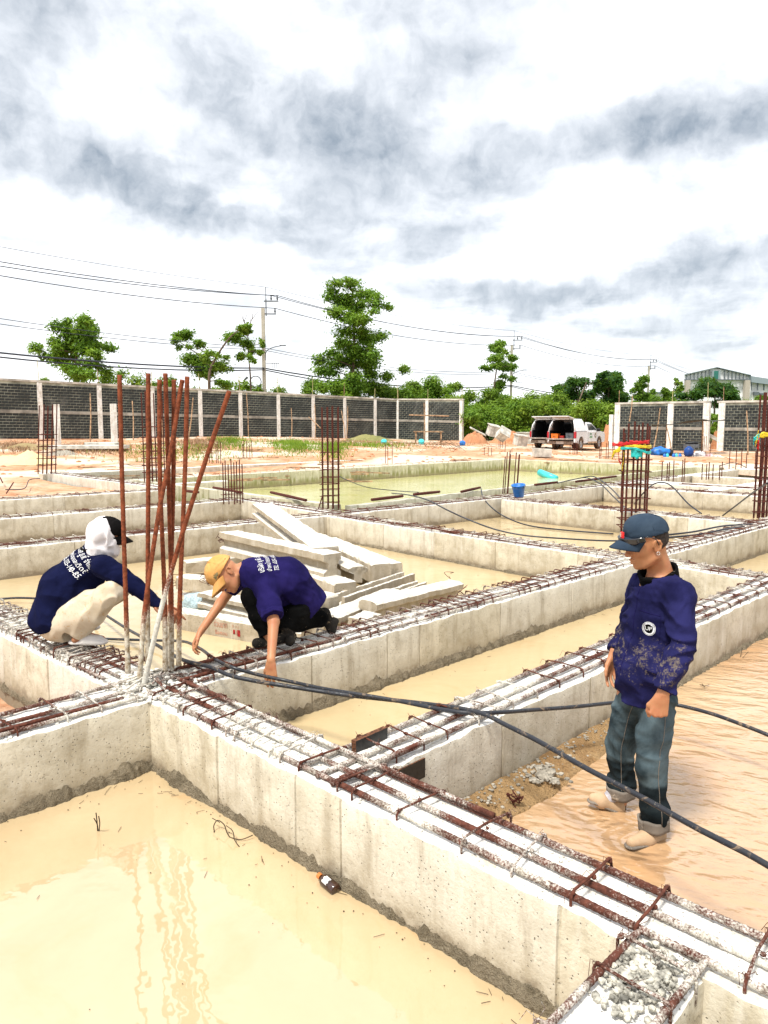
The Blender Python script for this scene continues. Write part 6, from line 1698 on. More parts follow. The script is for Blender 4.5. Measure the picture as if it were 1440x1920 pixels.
flat_text('phone_lettering', '- -- - -- - -- - -', .10, MT['decal_b'], car, (-2.0, sy_, 1.08), (R(90), 0, 0))
m = MB(); lathe(m, [(0, 0), (.13, 0), (.13, .006), (0, .006)], 20); m.build('emblem', MT['decal_k'], car, False, loc=(.85, -.925, .92), rot=(R(90), 0, 0), scl=(1, 1.25, 1))
m = MB(); lathe(m, [(0, 0), (.06, 0), (.06, .01), (0, .01)], 16); m.build('emblem_centre', MT['plate'], car, False, loc=(.85, -.925, .92), rot=(R(90), 0, 0), scl=(1, 1.25, 1))
tl = math.atan(.32 * .9)
def csy(z): return -(.92 - .02 - max(0, z - 1.15) * .32 * .9) - .006
for k, (s, z, sz, mm) in enumerate((('-----------------', 1.84, .09, 'decal_b'), ('------------------', 1.72, .09, 'decal_b'), ('---------', 1.54, .12, 'decal_r'), ('-----------', 1.36, .12, 'decal_r'))):
    flat_text('canopy_lettering', s, sz, MT[mm], car, (-2.15, csy(z) - .004, z), (R(90) - tl, 0, 0))
car2p = aty(1052, 838, 53.0)
M2 = Vector((math.cos(cyaw + R(90)), math.sin(cyaw + R(90)), 0)) * 2.15
pickup('second white pickup standing just behind and left of the first, hatch also raised', (pc.x + M2.x + 2.0 * math.cos(cyaw), 50.4 + M2.y + 2.0 * math.sin(cyaw)), cyaw, .40)
# ================================================================== BODY SURFACES (signed distance fields -> one continuous mesh)
_lat = np.random.default_rng(11).random((32, 32, 32)).astype(np.float32)
def vnoise(P, s):
    q = P * s; i = np.floor(q).astype(np.int64); f = q - i; f = f * f * (3 - 2 * f); i &= 31; j = (i + 1) & 31
    x0, y0, z0 = i[:, 0], i[:, 1], i[:, 2]; x1, y1, z1 = j[:, 0], j[:, 1], j[:, 2]; fx, fy, fz = f[:, 0], f[:, 1], f[:, 2]
    a = _lat[x0, y0, z0] * (1 - fx) + _lat[x1, y0, z0] * fx; b = _lat[x0, y1, z0] * (1 - fx) + _lat[x1, y1, z0] * fx
    c = _lat[x0, y0, z1] * (1 - fx) + _lat[x1, y0, z1] * fx; d_ = _lat[x0, y1, z1] * (1 - fx) + _lat[x1, y1, z1] * fx
    return ((a * (1 - fy) + b * fy) * (1 - fz) + (c * (1 - fy) + d_ * fy) * fz) * 2 - 1
class SDF:
    def __init__(s, lo, hi, h):
        s.h = h; s.lo = np.array(lo, float); s.n = np.ceil((np.array(hi, float) - s.lo) / h).astype(int) + 1
        s.D = np.full(s.n, 1.0, np.float32)
        s.ax = [s.lo[k] + h * np.arange(s.n[k]) for k in range(3)]
    def _box(s, lo, hi):
        a = np.clip(np.floor((np.array(lo) - s.lo) / s.h).astype(int), 0, s.n); b = np.clip(np.ceil((np.array(hi) - s.lo) / s.h).astype(int) + 1, 0, s.n)
        if np.any(b <= a): return None
        X, Y, Z = np.meshgrid(s.ax[0][a[0]:b[0]], s.ax[1][a[1]:b[1]], s.ax[2][a[2]:b[2]], indexing='ij')
        return (slice(a[0], b[0]), slice(a[1], b[1]), slice(a[2], b[2])), X, Y, Z
    def _put(s, sl, d, k, op):
        D = s.D[sl]
        if op == 'sub':
            d = -d; h = np.clip(.5 - .5 * (d - D) / max(k, 1e-5), 0, 1) if k else None
            D2 = np.maximum(D, d) if not k else (D * (1 - 0) + 0) ; 
            if k: hh = np.maximum(k - np.abs(D - d), 0) / k; D2 = np.maximum(D, d) + hh * hh * k * .25
            s.D[sl] = D2
        else:
            if k: hh = np.maximum(k - np.abs(D - d), 0) / k; s.D[sl] = np.minimum(D, d) - hh * hh * k * .25
            else: s.D[sl] = np.minimum(D, d)
    def cone(s, a, b, ra, rb=None, k=.02, op='add', sq=None):
        """round cone; sq=(axis vec, factor) squashes across that axis"""
        rb = ra if rb is None else rb; a = np.array(a, float); b = np.array(b, float); m = max(ra, rb) * 1.6 + k + 3 * s.h
        r_ = s._box(np.minimum(a, b) - m, np.maximum(a, b) + m)
        if r_ is None: return s
        sl, X, Y, Z = r_; ba = b - a; L2 = max(1e-9, ba @ ba)
        px, py, pz = X - a[0], Y - a[1], Z - a[2]; t = np.clip((px * ba[0] + py * ba[1] + pz * ba[2]) / L2, 0, 1)
        dx, dy, dz = px - ba[0] * t, py - ba[1] * t, pz - ba[2] * t
        if sq is not None:
            u = np.array(sq[0], float); u /= np.linalg.norm(u); f = sq[1]; q = dx * u[0] + dy * u[1] + dz * u[2]; e = q * (1 / f - 1)
            dx, dy, dz = dx + u[0] * e, dy + u[1] * e, dz + u[2] * e
        d = np.sqrt(dx * dx + dy * dy + dz * dz) - (ra + (rb - ra) * t)
        if sq is not None: d = d * min(1, sq[1])
        s._put(sl, d.astype(np.float32), k, op); return s
    def ell(s, c, r, M=None, k=.02, op='add'):
        c = np.array(c, float); r = np.array(r, float); m = r.max() + k + 3 * s.h; r_ = s._box(c - m, c + m)
        if r_ is None: return s
        sl, X, Y, Z = r_; P = np.stack([X - c[0], Y - c[1], Z - c[2]], -1)
        if M is not None: P = P @ np.array(M)          # columns of M are the local axes
        q = np.linalg.norm(P / r, axis=-1); g = np.linalg.norm(P / (r * r), axis=-1) + 1e-9
        d = np.where(q > .05, q * (q - 1) / g, -r.min())
        s._put(sl, d.astype(np.float32), k, op); return s
    def path(s, pts, rad, k=.02, op='add', sq=None):
        for i in range(len(pts) - 1): s.cone(pts[i], pts[i + 1], rad[i], rad[i + 1], k if i or op == 'sub' else k, op, sq)
        return s
    def cut(s, p, n, k=.0, region=None, wav=None):
        """remove everything on the +n side of plane, optionally only within radius region of p"""
        p = np.array(p, float); n = np.array(n, float); n /= np.linalg.norm(n)
        if region: r_ = s._box(p - region, p + region)
        else: r_ = s._box(s.lo, s.lo + s.n * s.h)
        sl, X, Y, Z = r_; d = (X - p[0]) * n[0] + (Y - p[1]) * n[1] + (Z - p[2]) * n[2]
        if wav: d = d + wav[0] * np.sin(X * wav[1] + 1) * np.cos(Y * wav[1] * 1.3)
        if region:
            rr = np.sqrt((X - p[0]) ** 2 + (Y - p[1]) ** 2 + (Z - p[2]) ** 2); d = np.where(rr < region, d, -1.0)
        s.D[sl] = np.maximum(s.D[sl], d.astype(np.float32)); return s
    def wrinkle(s, amp, f1, seed=0, dirs=None, aniso=1.0, fine=.3):
        """cloth folds: warped ridges evaluated only near the surface"""
        idx = np.argwhere(np.abs(s.D) < .03 + 2 * s.h)
        P = s.lo + idx * s.h + seed * 1.37
        w_ = np.stack([vnoise(P, f1 * .5), vnoise(P + 5.1, f1 * .5), vnoise(P + 9.7, f1 * .5)], 1) * .10
        Q = (P + w_)
        if dirs is not None:
            u = np.array(dirs, float); u /= np.linalg.norm(u); Q = Q + np.outer(Q @ u, u) * (aniso - 1)
        r1 = 1 - np.abs(vnoise(Q, f1)) * 2.4; r2 = vnoise(Q + 3.3, f1 * 2.3)
        v = amp * (np.clip(r1, -1, 1) + fine * r2)
        s.D[idx[:, 0], idx[:, 1], idx[:, 2]] -= v.astype(np.float32); return s
    def mesh(s, name, smooth_it=1):
        D = s.D; ins = D < 0; n = s.n
        c = np.zeros(np.array(n) - 1, dtype=np.int8)
        for dx in (0, 1):
            for dy in (0, 1):
                for dz in (0, 1): c += ins[dx:n[0] - 1 + dx, dy:n[1] - 1 + dy, dz:n[2] - 1 + dz]
        act = (c > 0) & (c < 8); idx = np.argwhere(act); vid = np.full(act.shape, -1, np.int64); vid[act] = np.arange(len(idx))
        acc = np.zeros((len(idx), 3)); cnt = np.zeros(len(idx))
        cor = [(a, b, d) for a in (0, 1) for b in (0, 1) for d in (0, 1)]
        for p in cor:
            for ax in range(3):
                if p[ax]: continue
                q = list(p); q[ax] = 1
                A = D[idx[:, 0] + p[0], idx[:, 1] + p[1], idx[:, 2] + p[2]]; B = D[idx[:, 0] + q[0], idx[:, 1] + q[1], idx[:, 2] + q[2]]
                m = (A < 0) != (B < 0); t = np.where(m, A / np.where(m, A - B, 1), 0)
                pt = np.array(p, float)[None, :].repeat(len(idx), 0); pt[:, ax] = t
                acc[m] += pt[m]; cnt[m] += 1
        V = s.lo + (idx + acc / cnt[:, None]) * s.h
        Q = []
        for ax in range(3):
            o = [k for k in range(3) if k != ax]
            sl0 = [slice(None)] * 3; sl1 = [slice(None)] * 3; sl0[ax] = slice(0, n[ax] - 1); sl1[ax] = slice(1, n[ax])
            A = ins[tuple(sl0)]; B = ins[tuple(sl1)]; e = np.argwhere(A != B)
            e = e[(e[:, o[0]] > 0) & (e[:, o[1]] > 0) & (e[:, o[0]] < n[o[0]] - 1) & (e[:, o[1]] < n[o[1]] - 1)]
            fl = A[e[:, 0], e[:, 1], e[:, 2]]
            def g(da, db):
                q = e.copy(); q[:, o[0]] -= da; q[:, o[1]] -= db; return vid[q[:, 0], q[:, 1], q[:, 2]]
            quad = np.stack([g(1, 1), g(0, 1), g(0, 0), g(1, 0)], 1)
            if ax == 1: fl = ~fl
            quad[~fl] = quad[~fl][:, ::-1]; Q.append(quad)
        Q = np.concatenate(Q); Q = Q[(Q >= 0).all(1)]
        # light smoothing of the net
        for _ in range(smooth_it):
            S = np.zeros_like(V); C = np.zeros(len(V))
            for a, b in ((0, 1), (1, 2), (2, 3), (3, 0)):
                np.add.at(S, Q[:, a], V[Q[:, b]]); np.add.at(S, Q[:, b], V[Q[:, a]]); np.add.at(C, Q[:, a], 1); np.add.at(C, Q[:, b], 1)
            V = V * .5 + .5 * S / np.maximum(C, 1)[:, None]
        return V, Q
def sdf_obj(name, S, mat_, root, smooth_it=1):
    V, Q = S.mesh(name, smooth_it); o0 = np.array(root.location) if root else np.zeros(3)
    me = np_mesh(name, V - o0, Q); o = link(name, me, mat_, root); return o
def V3(v): return np.array([v[0], v[1], v[2]], float)
def basis(fwd, up):
    f = V3(fwd); f /= np.linalg.norm(f); u = V3(up); u = u - f * (u @ f); u /= np.linalg.norm(u); l = np.cross(u, f); return f, l, u   # forward, left, up
def head_sdf(S, c, fwd, up, sc=1.0, neck_to=None, neck_r=.056):
    f, l, u = basis(fwd, up); c = V3(c)
    P = lambda x, y, z: c + (f * x + l * y + u * z) * sc
    M = np.stack([f, l, u], 1)
    E = lambda x, y, z, a, b, d_, k=.02, op='add', MM=None: S.ell(P(x, y, z), np.array([a, b, d_]) * sc, M if MM is None else MM, k * sc, op)
    if neck_to is not None: S.cone(P(-.022, 0, -.05), neck_to, neck_r * sc, neck_r * 1.12, .03)
    E(-.006, 0, .018, .098, .078, .094)
    E(.035, 0, -.040, .058, .060, .074, .03)
    E(.040, 0, -.085, .048, .046, .034, .03); E(.078, 0, -.108, .020, .022, .017, .022)
    for s in (-1, 1):
        E(.064, s * .040, -.030, .026, .024, .024, .018); S.cone(P(-.005, s * .058, -.075), P(.055, s * .030, -.105), .014 * sc, .014 * sc, .025)
    S.cone(P(.084, -.032, .012), P(.084, .032, .012), .011 * sc, None, .014)
    for s in (-1, 1): E(.104, s * .032, -.010, .016, .019, .011, .010, 'sub'); E(.084, s * .032, -.011, .0125, .0165, .0115, .004)
    S.cone(P(.092, 0, .004), P(.115, 0, -.036), .0075 * sc, .0125 * sc, .010)
    for s in (-1, 1): S.cone(P(.104, s * .013, -.041), P(.098, s * .014, -.040), .0085 * sc, None, .008)
    S.cone(P(.095, -.021, -.069), P(.105, 0, -.066), .0050 * sc, .0070 * sc, .006); S.cone(P(.095, .021, -.069), P(.105, 0, -.066), .0050 * sc, .0070 * sc, .006)
    S.cone(P(.094, -.016, -.080), P(.102, 0, -.080), .0060 * sc, .0080 * sc, .006); S.cone(P(.094, .016, -.080), P(.102, 0, -.080), .0060 * sc, .0080 * sc, .006)
    S.cone(P(.098, -.022, -.0735), P(.108, 0, -.0735), .0022 * sc, None, .004, 'sub'); S.cone(P(.098, .022, -.0735), P(.108, 0, -.0735), .0022 * sc, None, .004, 'sub')
    for s in (-1, 1):
        # ear: rim as a small chain, hollow inside
        rim = [(.004, .078, -.040), (.002, .083, -.012), (-.008, .090, .010), (-.024, .093, .008), (-.030, .091, -.012), (-.020, .086, -.034), (-.004, .079, -.047)]
        for a_, b_ in zip(rim[:-1], rim[1:]): S.cone(P(a_[0], s * a_[1], a_[2]), P(b_[0], s * b_[1], b_[2]), .0052 * sc, None, .004)
        E(-.013, s * .079, -.016, .018, .006, .028, .006)
    return P, M
def limb_frame(a, b): a, b = V3(a), V3(b); d_ = b - a; return d_ / np.linalg.norm(d_)
def hand_sdf(S, wrist, fdir, pnorm, side, curl=(.5, .5, .4), spread=.06, sc=1.0, thumb=(.7, .3), forearm_r=.026, curls=None, k=.006):
    """fdir: from wrist to knuckles; pnorm: out of the back of the hand; side=+1 if the thumb is on +cross(fdir,pnorm)"""
    w = V3(wrist); f = V3(fdir); f /= np.linalg.norm(f); n = V3(pnorm); n = n - f * (n @ f); n /= np.linalg.norm(n); s = np.cross(f, n) * side   # s: towards thumb
    kn = []
    L = [.040, .044, .041, .033]; off = [.030, .010, -.011, -.030]; pl = [.088, .092, .087, .078]
    for i in range(4):
        K = w + (f * pl[i] + s * off[i] + n * (.003 if i in (1, 2) else 0)) * sc; kn.append(K)
        S.cone(w + (s * off[i] * .55 + f * .012) * sc, K, .0145 * sc, .0105 * sc, .012)
    S.cone(w - f * .02 * sc, w + f * .02 * sc, forearm_r * .92, .024 * sc, .015, sq=(n, .72))
    for i in range(4):
        c = curls[i] if curls else curl
        d = f + s * spread * (1.4 - i); d /= np.linalg.norm(d); p = kn[i]; ang = 0
        for j, (ln, r0, r1) in enumerate(((L[i], .0098, .0088), (L[i] * .62, .0088, .0080), (L[i] * .50, .0080, .0068))):
            ang += c[j]; dd = d * math.cos(ang) - n * math.sin(ang); q = p + dd * ln * sc
            S.cone(p, q, r0 * sc * (.9 if i == 3 else 1), r1 * sc * (.9 if i == 3 else 1), k * .6); p = q
    # thumb leaves the side of the palm near its base
    b = w + (f * .024 + s * .026 - n * .006) * sc; t1 = f * math.cos(thumb[0]) + s * math.sin(thumb[0]) - n * .25; t1 /= np.linalg.norm(t1)
    m1 = b + t1 * .040 * sc; t2 = t1 + f * thumb[1] - s * thumb[1] * .6 - n * thumb[1] * .5; t2 /= np.linalg.norm(t2); m2 = m1 + t2 * .032 * sc
    t3 = t2 + f * thumb[1] * .6 - s * thumb[1] * .6; t3 /= np.linalg.norm(t3); m3 = m2 + t3 * .026 * sc
    S.cone(w + (f * .01 + s * .014) * sc, m1, .016 * sc, .0125 * sc, .012); S.cone(m1, m2, .0118 * sc, .0105 * sc, .005); S.cone(m2, m3, .0105 * sc, .0082 * sc, .005)
    return m3
def cap_parts(root, c, fwd, up, sc, m_, m_brim=None, h=.0045, tilt=.0, brim_len=.072, brim_drop=.018, dome_h=.108, wr=.002, side_drop=.026):
    """baseball cap: dome (closed shell cut flat), curved brim, button, seams"""
    f, l, u = basis(fwd, up); c = V3(c); P = lambda x, y, z: c + (f * x + l * y + u * z) * sc; M = np.stack([f, l, u], 1)
    S = SDF(c - .16, c + .16, h)
    S.ell(P(-.004, 0, .022), np.array([.110, .090, dome_h]) * sc, M, .0); S.ell(P(.035, 0, .050), np.array([.070, .070, .068]) * sc, M, .03)
    S.cut(P(0, 0, .018 - 0.0), -(u - f * tilt)); 
    S.ell(P(-.006, 0, .016), np.array([.101, .081, .094]) * sc, M, .002, 'sub')
    if wr: S.wrinkle(wr, 22, 3)
    sdf_obj('cap_dome', S, m_, root)
    o0 = V3(root.location)
    # seams
    m = MB()
    for k in range(6):
        a_ = k * math.pi / 3 + math.pi / 6 * 1; pts = []
        for j in range(11):
            t = j / 10 * 1.30; x = math.cos(a_) * math.sin(t); y = math.sin(a_) * math.sin(t); z = math.cos(t)
            pts.append(Vector(P(-.004 + .1105 * x, .0905 * y, .022 + dome_h * 1.004 * z) - o0))
        if math.cos(a_) < .3: m.tube(pts, .0016, 4)
    m.lump(Vector(P(-.004, 0, .022 + dome_h * 1.0) - o0), .008, 1, 1, .6)
    m.build('seams', m_, root, True)
    vs = []; fs = []; ns, nt = 20, 7
    for i in range(ns + 1):
        s = -1 + 2 * i / ns; a_ = s * 1.15
        for j in range(nt + 1):
            t = j / nt; x0 = -.004 + .111 * math.cos(a_); y0 = .089 * math.sin(a_)
            x = x0 + t * brim_len * math.sqrt(max(0, 1 - (s * .93) ** 2)) ** .8; y = y0 * (1 - .12 * t)
            z = .024 + (tilt * x) - t * brim_drop - side_drop * s * s - .012 * t * s * s
            vs.append(P(x, y, z) - o0)
    for i in range(ns):
        for j in range(nt): k = i * (nt + 1) + j; fs.append((k, k + nt + 1, k + nt + 2, k + 1))
    m = MB(); m.add(vs, fs); o = m.build('brim', m_brim or m_, root, True); q = o.modifiers.new('t', 'SOLIDIFY'); q.thickness = .0045
    return P, M
def project_print(root, target, me, origin, xdir, ydir, m_, name, lift=.0025, scale=1.0):
    """lay a flat print (letters) onto a cloth surface"""
    bvh = BVHTree.FromPolygons([v.co for v in target.data.vertices], [tuple(p.vertices) for p in target.data.polygons])
    X = Vector(xdir).normalized(); Y = Vector(ydir); Y = (Y - X * Y.dot(X)).normalized(); N = X.cross(Y); o0 = Vector(root.location); og = Vector(origin) - o0
    bm = bmesh.new(); bm.from_mesh(me)
    bmesh.ops.triangulate(bm, faces=bm.faces[:])
    for _ in range(2):
        ed = [e for e in bm.edges if e.calc_length() * scale > .018]
        if ed: bmesh.ops.subdivide_edges(bm, edges=ed, cuts=1); bmesh.ops.triangulate(bm, faces=bm.faces[:])
    bad = []
    for v in bm.verts:
        p = og + X * v.co.x * scale + Y * v.co.y * scale + N * .5
        hit, nn, i, d_ = bvh.ray_cast(p, -N, 1.1)
        if hit is None: bad.append(v); continue
        v.co = hit + (nn if nn.dot(N) > 0 else N) * lift
    bmesh.ops.delete(bm, geom=bad, context='VERTS')
    me2 = bpy.data.meshes.new(name); bm.to_mesh(me2); bm.free()
    return link(name, me2, m_, root)
def cloth_mat(name, base, lite, dirt=0., dirtc=(.45, .38, .30), scale=1., weave=True, zwet=None, dirt_z=None, rough=.8):
    m_, t, b = mat(name, .95, base, spec=.06)
    pos = t.new('ShaderNodeNewGeometry').outputs['Position']
    n1 = t.noise(pos, 5 * scale, 5, .6, .5); n2 = t.noise(pos, 20 * scale, 8, .78, .6); n3 = t.noise(pos, 90 * scale, 4, .7)
    c = t.mix(t.mr(n1, .3, .7), base, lite)
    if zwet:
        pz = t.sep(pos)[2]; k = t.m('ADD', pz, t.m('MULTIPLY', t.m('SUBTRACT', n1, .5), .06)); c = t.mix(t.mr(k, zwet - .015, zwet + .015, .82, 0), c, tuple(x * .15 for x in base))
    if dirt:
        k = t.m('ADD', n2, t.m('MULTIPLY', n3, .35))
        if dirt_z: pz = t.sep(pos)[2]; k = t.m('ADD', k, t.m('MULTIPLY', t.mr(t.m('ABSOLUTE', t.m('SUBTRACT', pz, dirt_z[0])), 0, dirt_z[1], .12, -.12), 1.0))
        c = t.mix(t.mr(k, .84 - dirt, .97 - dirt, 0, .8), c, t.mix(n3, tuple(x * .6 for x in dirtc), tuple(min(1, x * 1.5) for x in dirtc)))
    t.put(b.inputs['Base Color'], c)
    t.put(b.inputs['Normal'], t.bump(t.m('ADD', n3, t.m('MULTIPLY', n2, .8)), .35, .004))
    return m_
def skin_mat(name, base, red=(.45, .12, .07)):
    m_, t, b = mat(name, .5, base, spec=.35)
    pos = t.new('ShaderNodeNewGeometry').outputs['Position']; n1 = t.noise(pos, 14, 4, .6); n2 = t.noise(pos, 160, 3, .6)
    c = t.mix(t.mr(n1, .4, .7, 0, .35), base, red); t.put(b.inputs['Base Color'], c)
    b.inputs['Subsurface Weight'].default_value = .12; b.inputs['Subsurface Radius'].default_value = (.012, .005, .003); b.inputs['Subsurface Scale'].default_value = .6
    t.put(b.inputs['Normal'], t.bump(n2, .25, .0012)); return m_
MT['skin'] = skin_mat('tanned_skin', (.44, .20, .095)); MT['skin2'] = skin_mat('darker_tanned_skin', (.33, .14, .065))
MT['navy'] = cloth_mat('navy_jacket_cloth', (.007, .007, .034), (.018, .018, .078), .055, (.15, .12, .085), dirt_z=(.95, .28))
MT['navy2'] = cloth_mat('dark_navy_jacket_cloth', (.0025, .0035, .018), (.006, .008, .036), .0)
MT['navy3'] = cloth_mat('purple_navy_shirt_cloth', (.008, .006, .046), (.018, .013, .085), .0)
MT['black_cloth'] = cloth_mat('black_cloth', (.002, .002, .002), (.006, .006, .006), .03)
MT['jeans'] = cloth_mat('stained_blue_jeans', (.014, .024, .030), (.090, .125, .140), .05, (.16, .13, .08), zwet=.30)
MT['cuffs'] = cloth_mat('grey_turned_cuff', (.14, .12, .10), (.22, .19, .16), .1)
MT['khaki'] = cloth_mat('mud_stained_cream_trousers', (.46, .38, .27), (.62, .54, .42), .12, (.40, .24, .11))
MT['white_cloth'] = cloth_mat('white_head_cloth', (.58, .55, .56), (.74, .71, .72), .0)
MT['cap_blue'] = cloth_mat('dusty_slate_blue_cap', (.022, .036, .058), (.040, .060, .088), .0)
MT['cap_black'] = cloth_mat('black_cap_cloth', (.003, .003, .003), (.008, .007, .007), .0)
MT['cap_tan'] = cloth_mat('ochre_cap_cloth', (.50, .25, .075), (.62, .34, .12), .0)
MT['shoe'] = cloth_mat('muddy_canvas_shoe', (.40, .27, .16), (.52, .37, .24), .05); MT['sock'] = plain('pale_grey_sock', (.48, .46, .50), .9, var=.2, scale=40)
MT['boot'] = cloth_mat('black_muddy_boot', (.012, .011, .010), (.03, .026, .022), .10, (.35, .27, .18)); MT['slide'] = plain('pale_grey_rubber', (.60, .57, .54), .6, var=.08)
MT['hair'] = plain('black_cropped_hair', (.035, .025, .02), .8, var=.4, scale=80, bump=.5); MT['print'] = plain('white_print', (.75, .75, .76), .7, var=.1); MT['print_dark'] = plain('dark_print', (.03, .03, .07), .7)
MT['silver'] = plain('silver_metal', (.75, .72, .68), .25, metal=.9, var=.1); MT['visor'] = plain('black_sunglass', (.008, .008, .012), .1, var=.2, spec=.8)
MT['lips'] = plain('lips', (.34, .12, .09), .5); MT['eye_w'] = plain('eye_white', (.6, .57, .52), .3); MT['eye_b'] = plain('dark_iris', (.02, .012, .008), .2)
# ================================================================== THE STANDING WORKER
A = lambda px, py, Y: V3(aty(px, py, Y))
FD = V3((-.86, -.50, 0)); FD /= np.linalg.norm(FD); LT = V3((.50, -.86, 0)); LT /= np.linalg.norm(LT)   # forward, his left (towards camera)
up = V3((0, 0, 1))
root = empty('person', atz(1195, 1548, -.02), 'standing worker in a muddy navy jacket, blue cap and turned-up jeans, feet in orange water', 'person'); root['kind'] = 'thing'
hipc = A(1210, 1288, 3.86); chest = A(1232, 1150, 3.90); neckb = A(1240, 1078, 3.93)
sL = A(1272, 1112, 3.74); eL = A(1281, 1205, 3.62); wL = A(1243, 1300, 3.56)
sR = A(1203, 1100, 4.07); eR = A(1183, 1178, 4.14); wR = A(1153, 1222, 4.06)
hc = A(1213, 1014, 3.90); hf = V3((-.95, -.10, -.30)); hu = V3((-.30, -.04, 1.0))
hL = hipc + LT * .085 - up * .04; hR = hipc - LT * .085 - up * .04
kL = A(1220, 1430, 3.74); aL = A(1226, 1556, 3.72); kR = A(1163, 1395, 4.02); aR = A(1164, 1500, 4.03)
lo = np.minimum.reduce([aL, aR, wR, wL, hc]) - .25; hi = np.maximum.reduce([aL, aR, wR, wL, hc, sL]) + .2
S = SDF(lo, hi, .0058)
S.path([hipc + up * .02, chest - up * .02, chest + up * .10], [.115, .115, .10], .05, sq=(FD, .72)); S.cone(sL - LT * .02, sR + LT * .02, .055, .055, .05)
S.cone(neckb - up * .03, chest + up * .08, .06, .08, .04)
for s_, e_, w_ in ((sL, eL, wL), (sR, eR, wR)): S.path([s_, e_, w_], [.048, .038, .027], .02)
for h_, k_, a_ in ((hL, kL, aL), (hR, kR, aR)): S.path([h_, k_, a_], [.078, .052, .034], .03)
P, M = head_sdf(S, hc, hf, hu, 1.05, neckb, .055)
for a_, toe in ((aL, A(1182, 1572, 3.60)), (aR, A(1110, 1496, 4.00))): S.cone(a_ - up * .02, a_ * .55 + toe * .45 - up * .01, .028, .016, .02)
fdL = V3((-.18, -.02, -1)); hand_sdf(S, wL + fdL / np.linalg.norm(fdL) * .012, fdL, V3((-.25, -1, .05)), 1, curls=[(1.25, 1.35, .7)] * 4, thumb=(.45, .9), sc=1.10, spread=.02)
fdR = V3((-.15, -.1, -1)); hand_sdf(S, wR + fdR * .012, fdR, V3((-.35, .9, -.1)), -1, curls=[(.25, .3, .2), (.4, .4, .3), (.5, .45, .3), (.6, .5, .3)], thumb=(.6, .3), sc=1.05, spread=.09)
body = sdf_obj('body', S, MT['skin'], root)
# jacket
S = SDF(np.minimum.reduce([wR, wL, hipc]) - .2, np.maximum.reduce([sL, sR, neckb]) + .18, .0062)
S.path([hipc - up * .06 + FD * .005, hipc + up * .10 + FD * .012, chest - up * .06 + FD * .012, chest + up * .05 + FD * .005, chest + up * .11], [.143, .152, .153, .142, .108], .05, sq=(FD, .80))
S.cone(sL - LT * .05, sR + LT * .05, .072, .070, .06); S.cone(neckb - up * .02, chest + up * .1, .070, .11, .05)
S.cone(sL - up * .01, sL * .6 + eL * .4, .076, .070, .02); S.path([sL * .6 + eL * .4, eL, eL * .45 + wL * .55, wL], [.070, .060, .056, .050], .004); S.path([sR, eR, wR], [.070, .058, .046], .018)
S.wrinkle(.012, 7.0, 1, (.3, .2, 1), 1.9, .35); S.wrinkle(.003, 17, 4, (0, 0, 1), 1.6)
S.cut(neckb - up * .034, up + FD * .42, region=.15); S.cut(hipc - up * .075, -up, wav=(.008, 14)); S.cut(wL - limb_frame(eL, wL) * .012, limb_frame(eL, wL), region=.16); S.cut(wR - limb_frame(eR, wR) * .0, limb_frame(eR, wR), region=.13)
jacket = sdf_obj('jacket', S, MT['navy'], root)
for (e_, w_, r_) in ((eL, wL, .049), (eR, wR, .046)):
    d_ = limb_frame(e_, w_); m = MB(); q0 = w_ - d_ * .052 - V3(root.location); q1 = w_ - d_ * .046 - V3(root.location)
hemr = []
# collar: turned-down black band, and grey inner shirt
f, l, u = basis(-FD * .25 + up, FD)   # ring axis
def ring(root, name, m_, c, axis, fw, rx, ry, h_, fl, th=.006, n=40, gap=.0, prof=None):
    ax = V3(axis); ax /= np.linalg.norm(ax); f_ = V3(fw); f_ = f_ - ax * (f_ @ ax); f_ /= np.linalg.norm(f_); l_ = np.cross(ax, f_); o0 = V3(root.location); vs = []; fs = []
    K = 5
    for i in range(n + 1):
        a_ = gap + (2 * math.pi - 2 * gap) * i / n
        for j in range(K):
            t = j / (K - 1); rr = 1 + fl * t * t; z = h_ * t + .004 * math.sin(a_ * 5)
            vs.append(V3(c) + f_ * math.cos(a_) * rx * rr + l_ * math.sin(a_) * ry * rr + ax * z - o0)
    for i in range(n):
        for j in range(K - 1): k = i * K + j; fs.append((k, k + K, k + K + 1, k + 1))
    m = MB(); m.add(vs, fs); o = m.build(name, m_, root, True); q = o.modifiers.new('t', 'SOLIDIFY'); q.thickness = th; q.offset = 0
    return o
ring(root, 'collar', MT['black_cloth'], neckb - up * .040 + FD * .006, up * 1.0 + FD * .36, FD, .094, .092, .074, .03, .014)
ring(root, 'undershirt_collar', MT['cuffs'], neckb - up * .030, up * 1.0 + FD * .42, FD, .066, .066, .030, .05, .006)
# jeans
S = SDF(np.minimum.reduce([aL, aR]) - .14, np.maximum.reduce([hL, hR]) + .18, .0062)
S.cone(hipc + up * .04, hipc - up * .03, .125, .135, .04, sq=(FD, .8))
S.path([hL, hL * .4 + kL * .6, kL, aL + up * .10, aL + up * .02], [.088, .080, .070, .066, .066], .03); S.path([hR, hR * .4 + kR * .6, kR, aR + up * .10, aR + up * .045], [.086, .077, .069, .066, .066], .03)
S.wrinkle(.0085, 8, 2, (.3, 0, 1), 2.0, .45); S.cut(aL + up * .045, limb_frame(kL, aL), region=.16); S.cut(aR + up * .075, limb_frame(kR, aR), region=.16)
jeans = sdf_obj('jeans', S, MT['jeans'], root)
for a_, k_, dz in ((aL, kL, .052), (aR, kR, .072)):
    d_ = -limb_frame(k_, a_); ring(root, 'turned_cuff', MT['cuffs'], a_ + up * (dz - .045), d_, FD, .074, .072, .062, .03, .010)
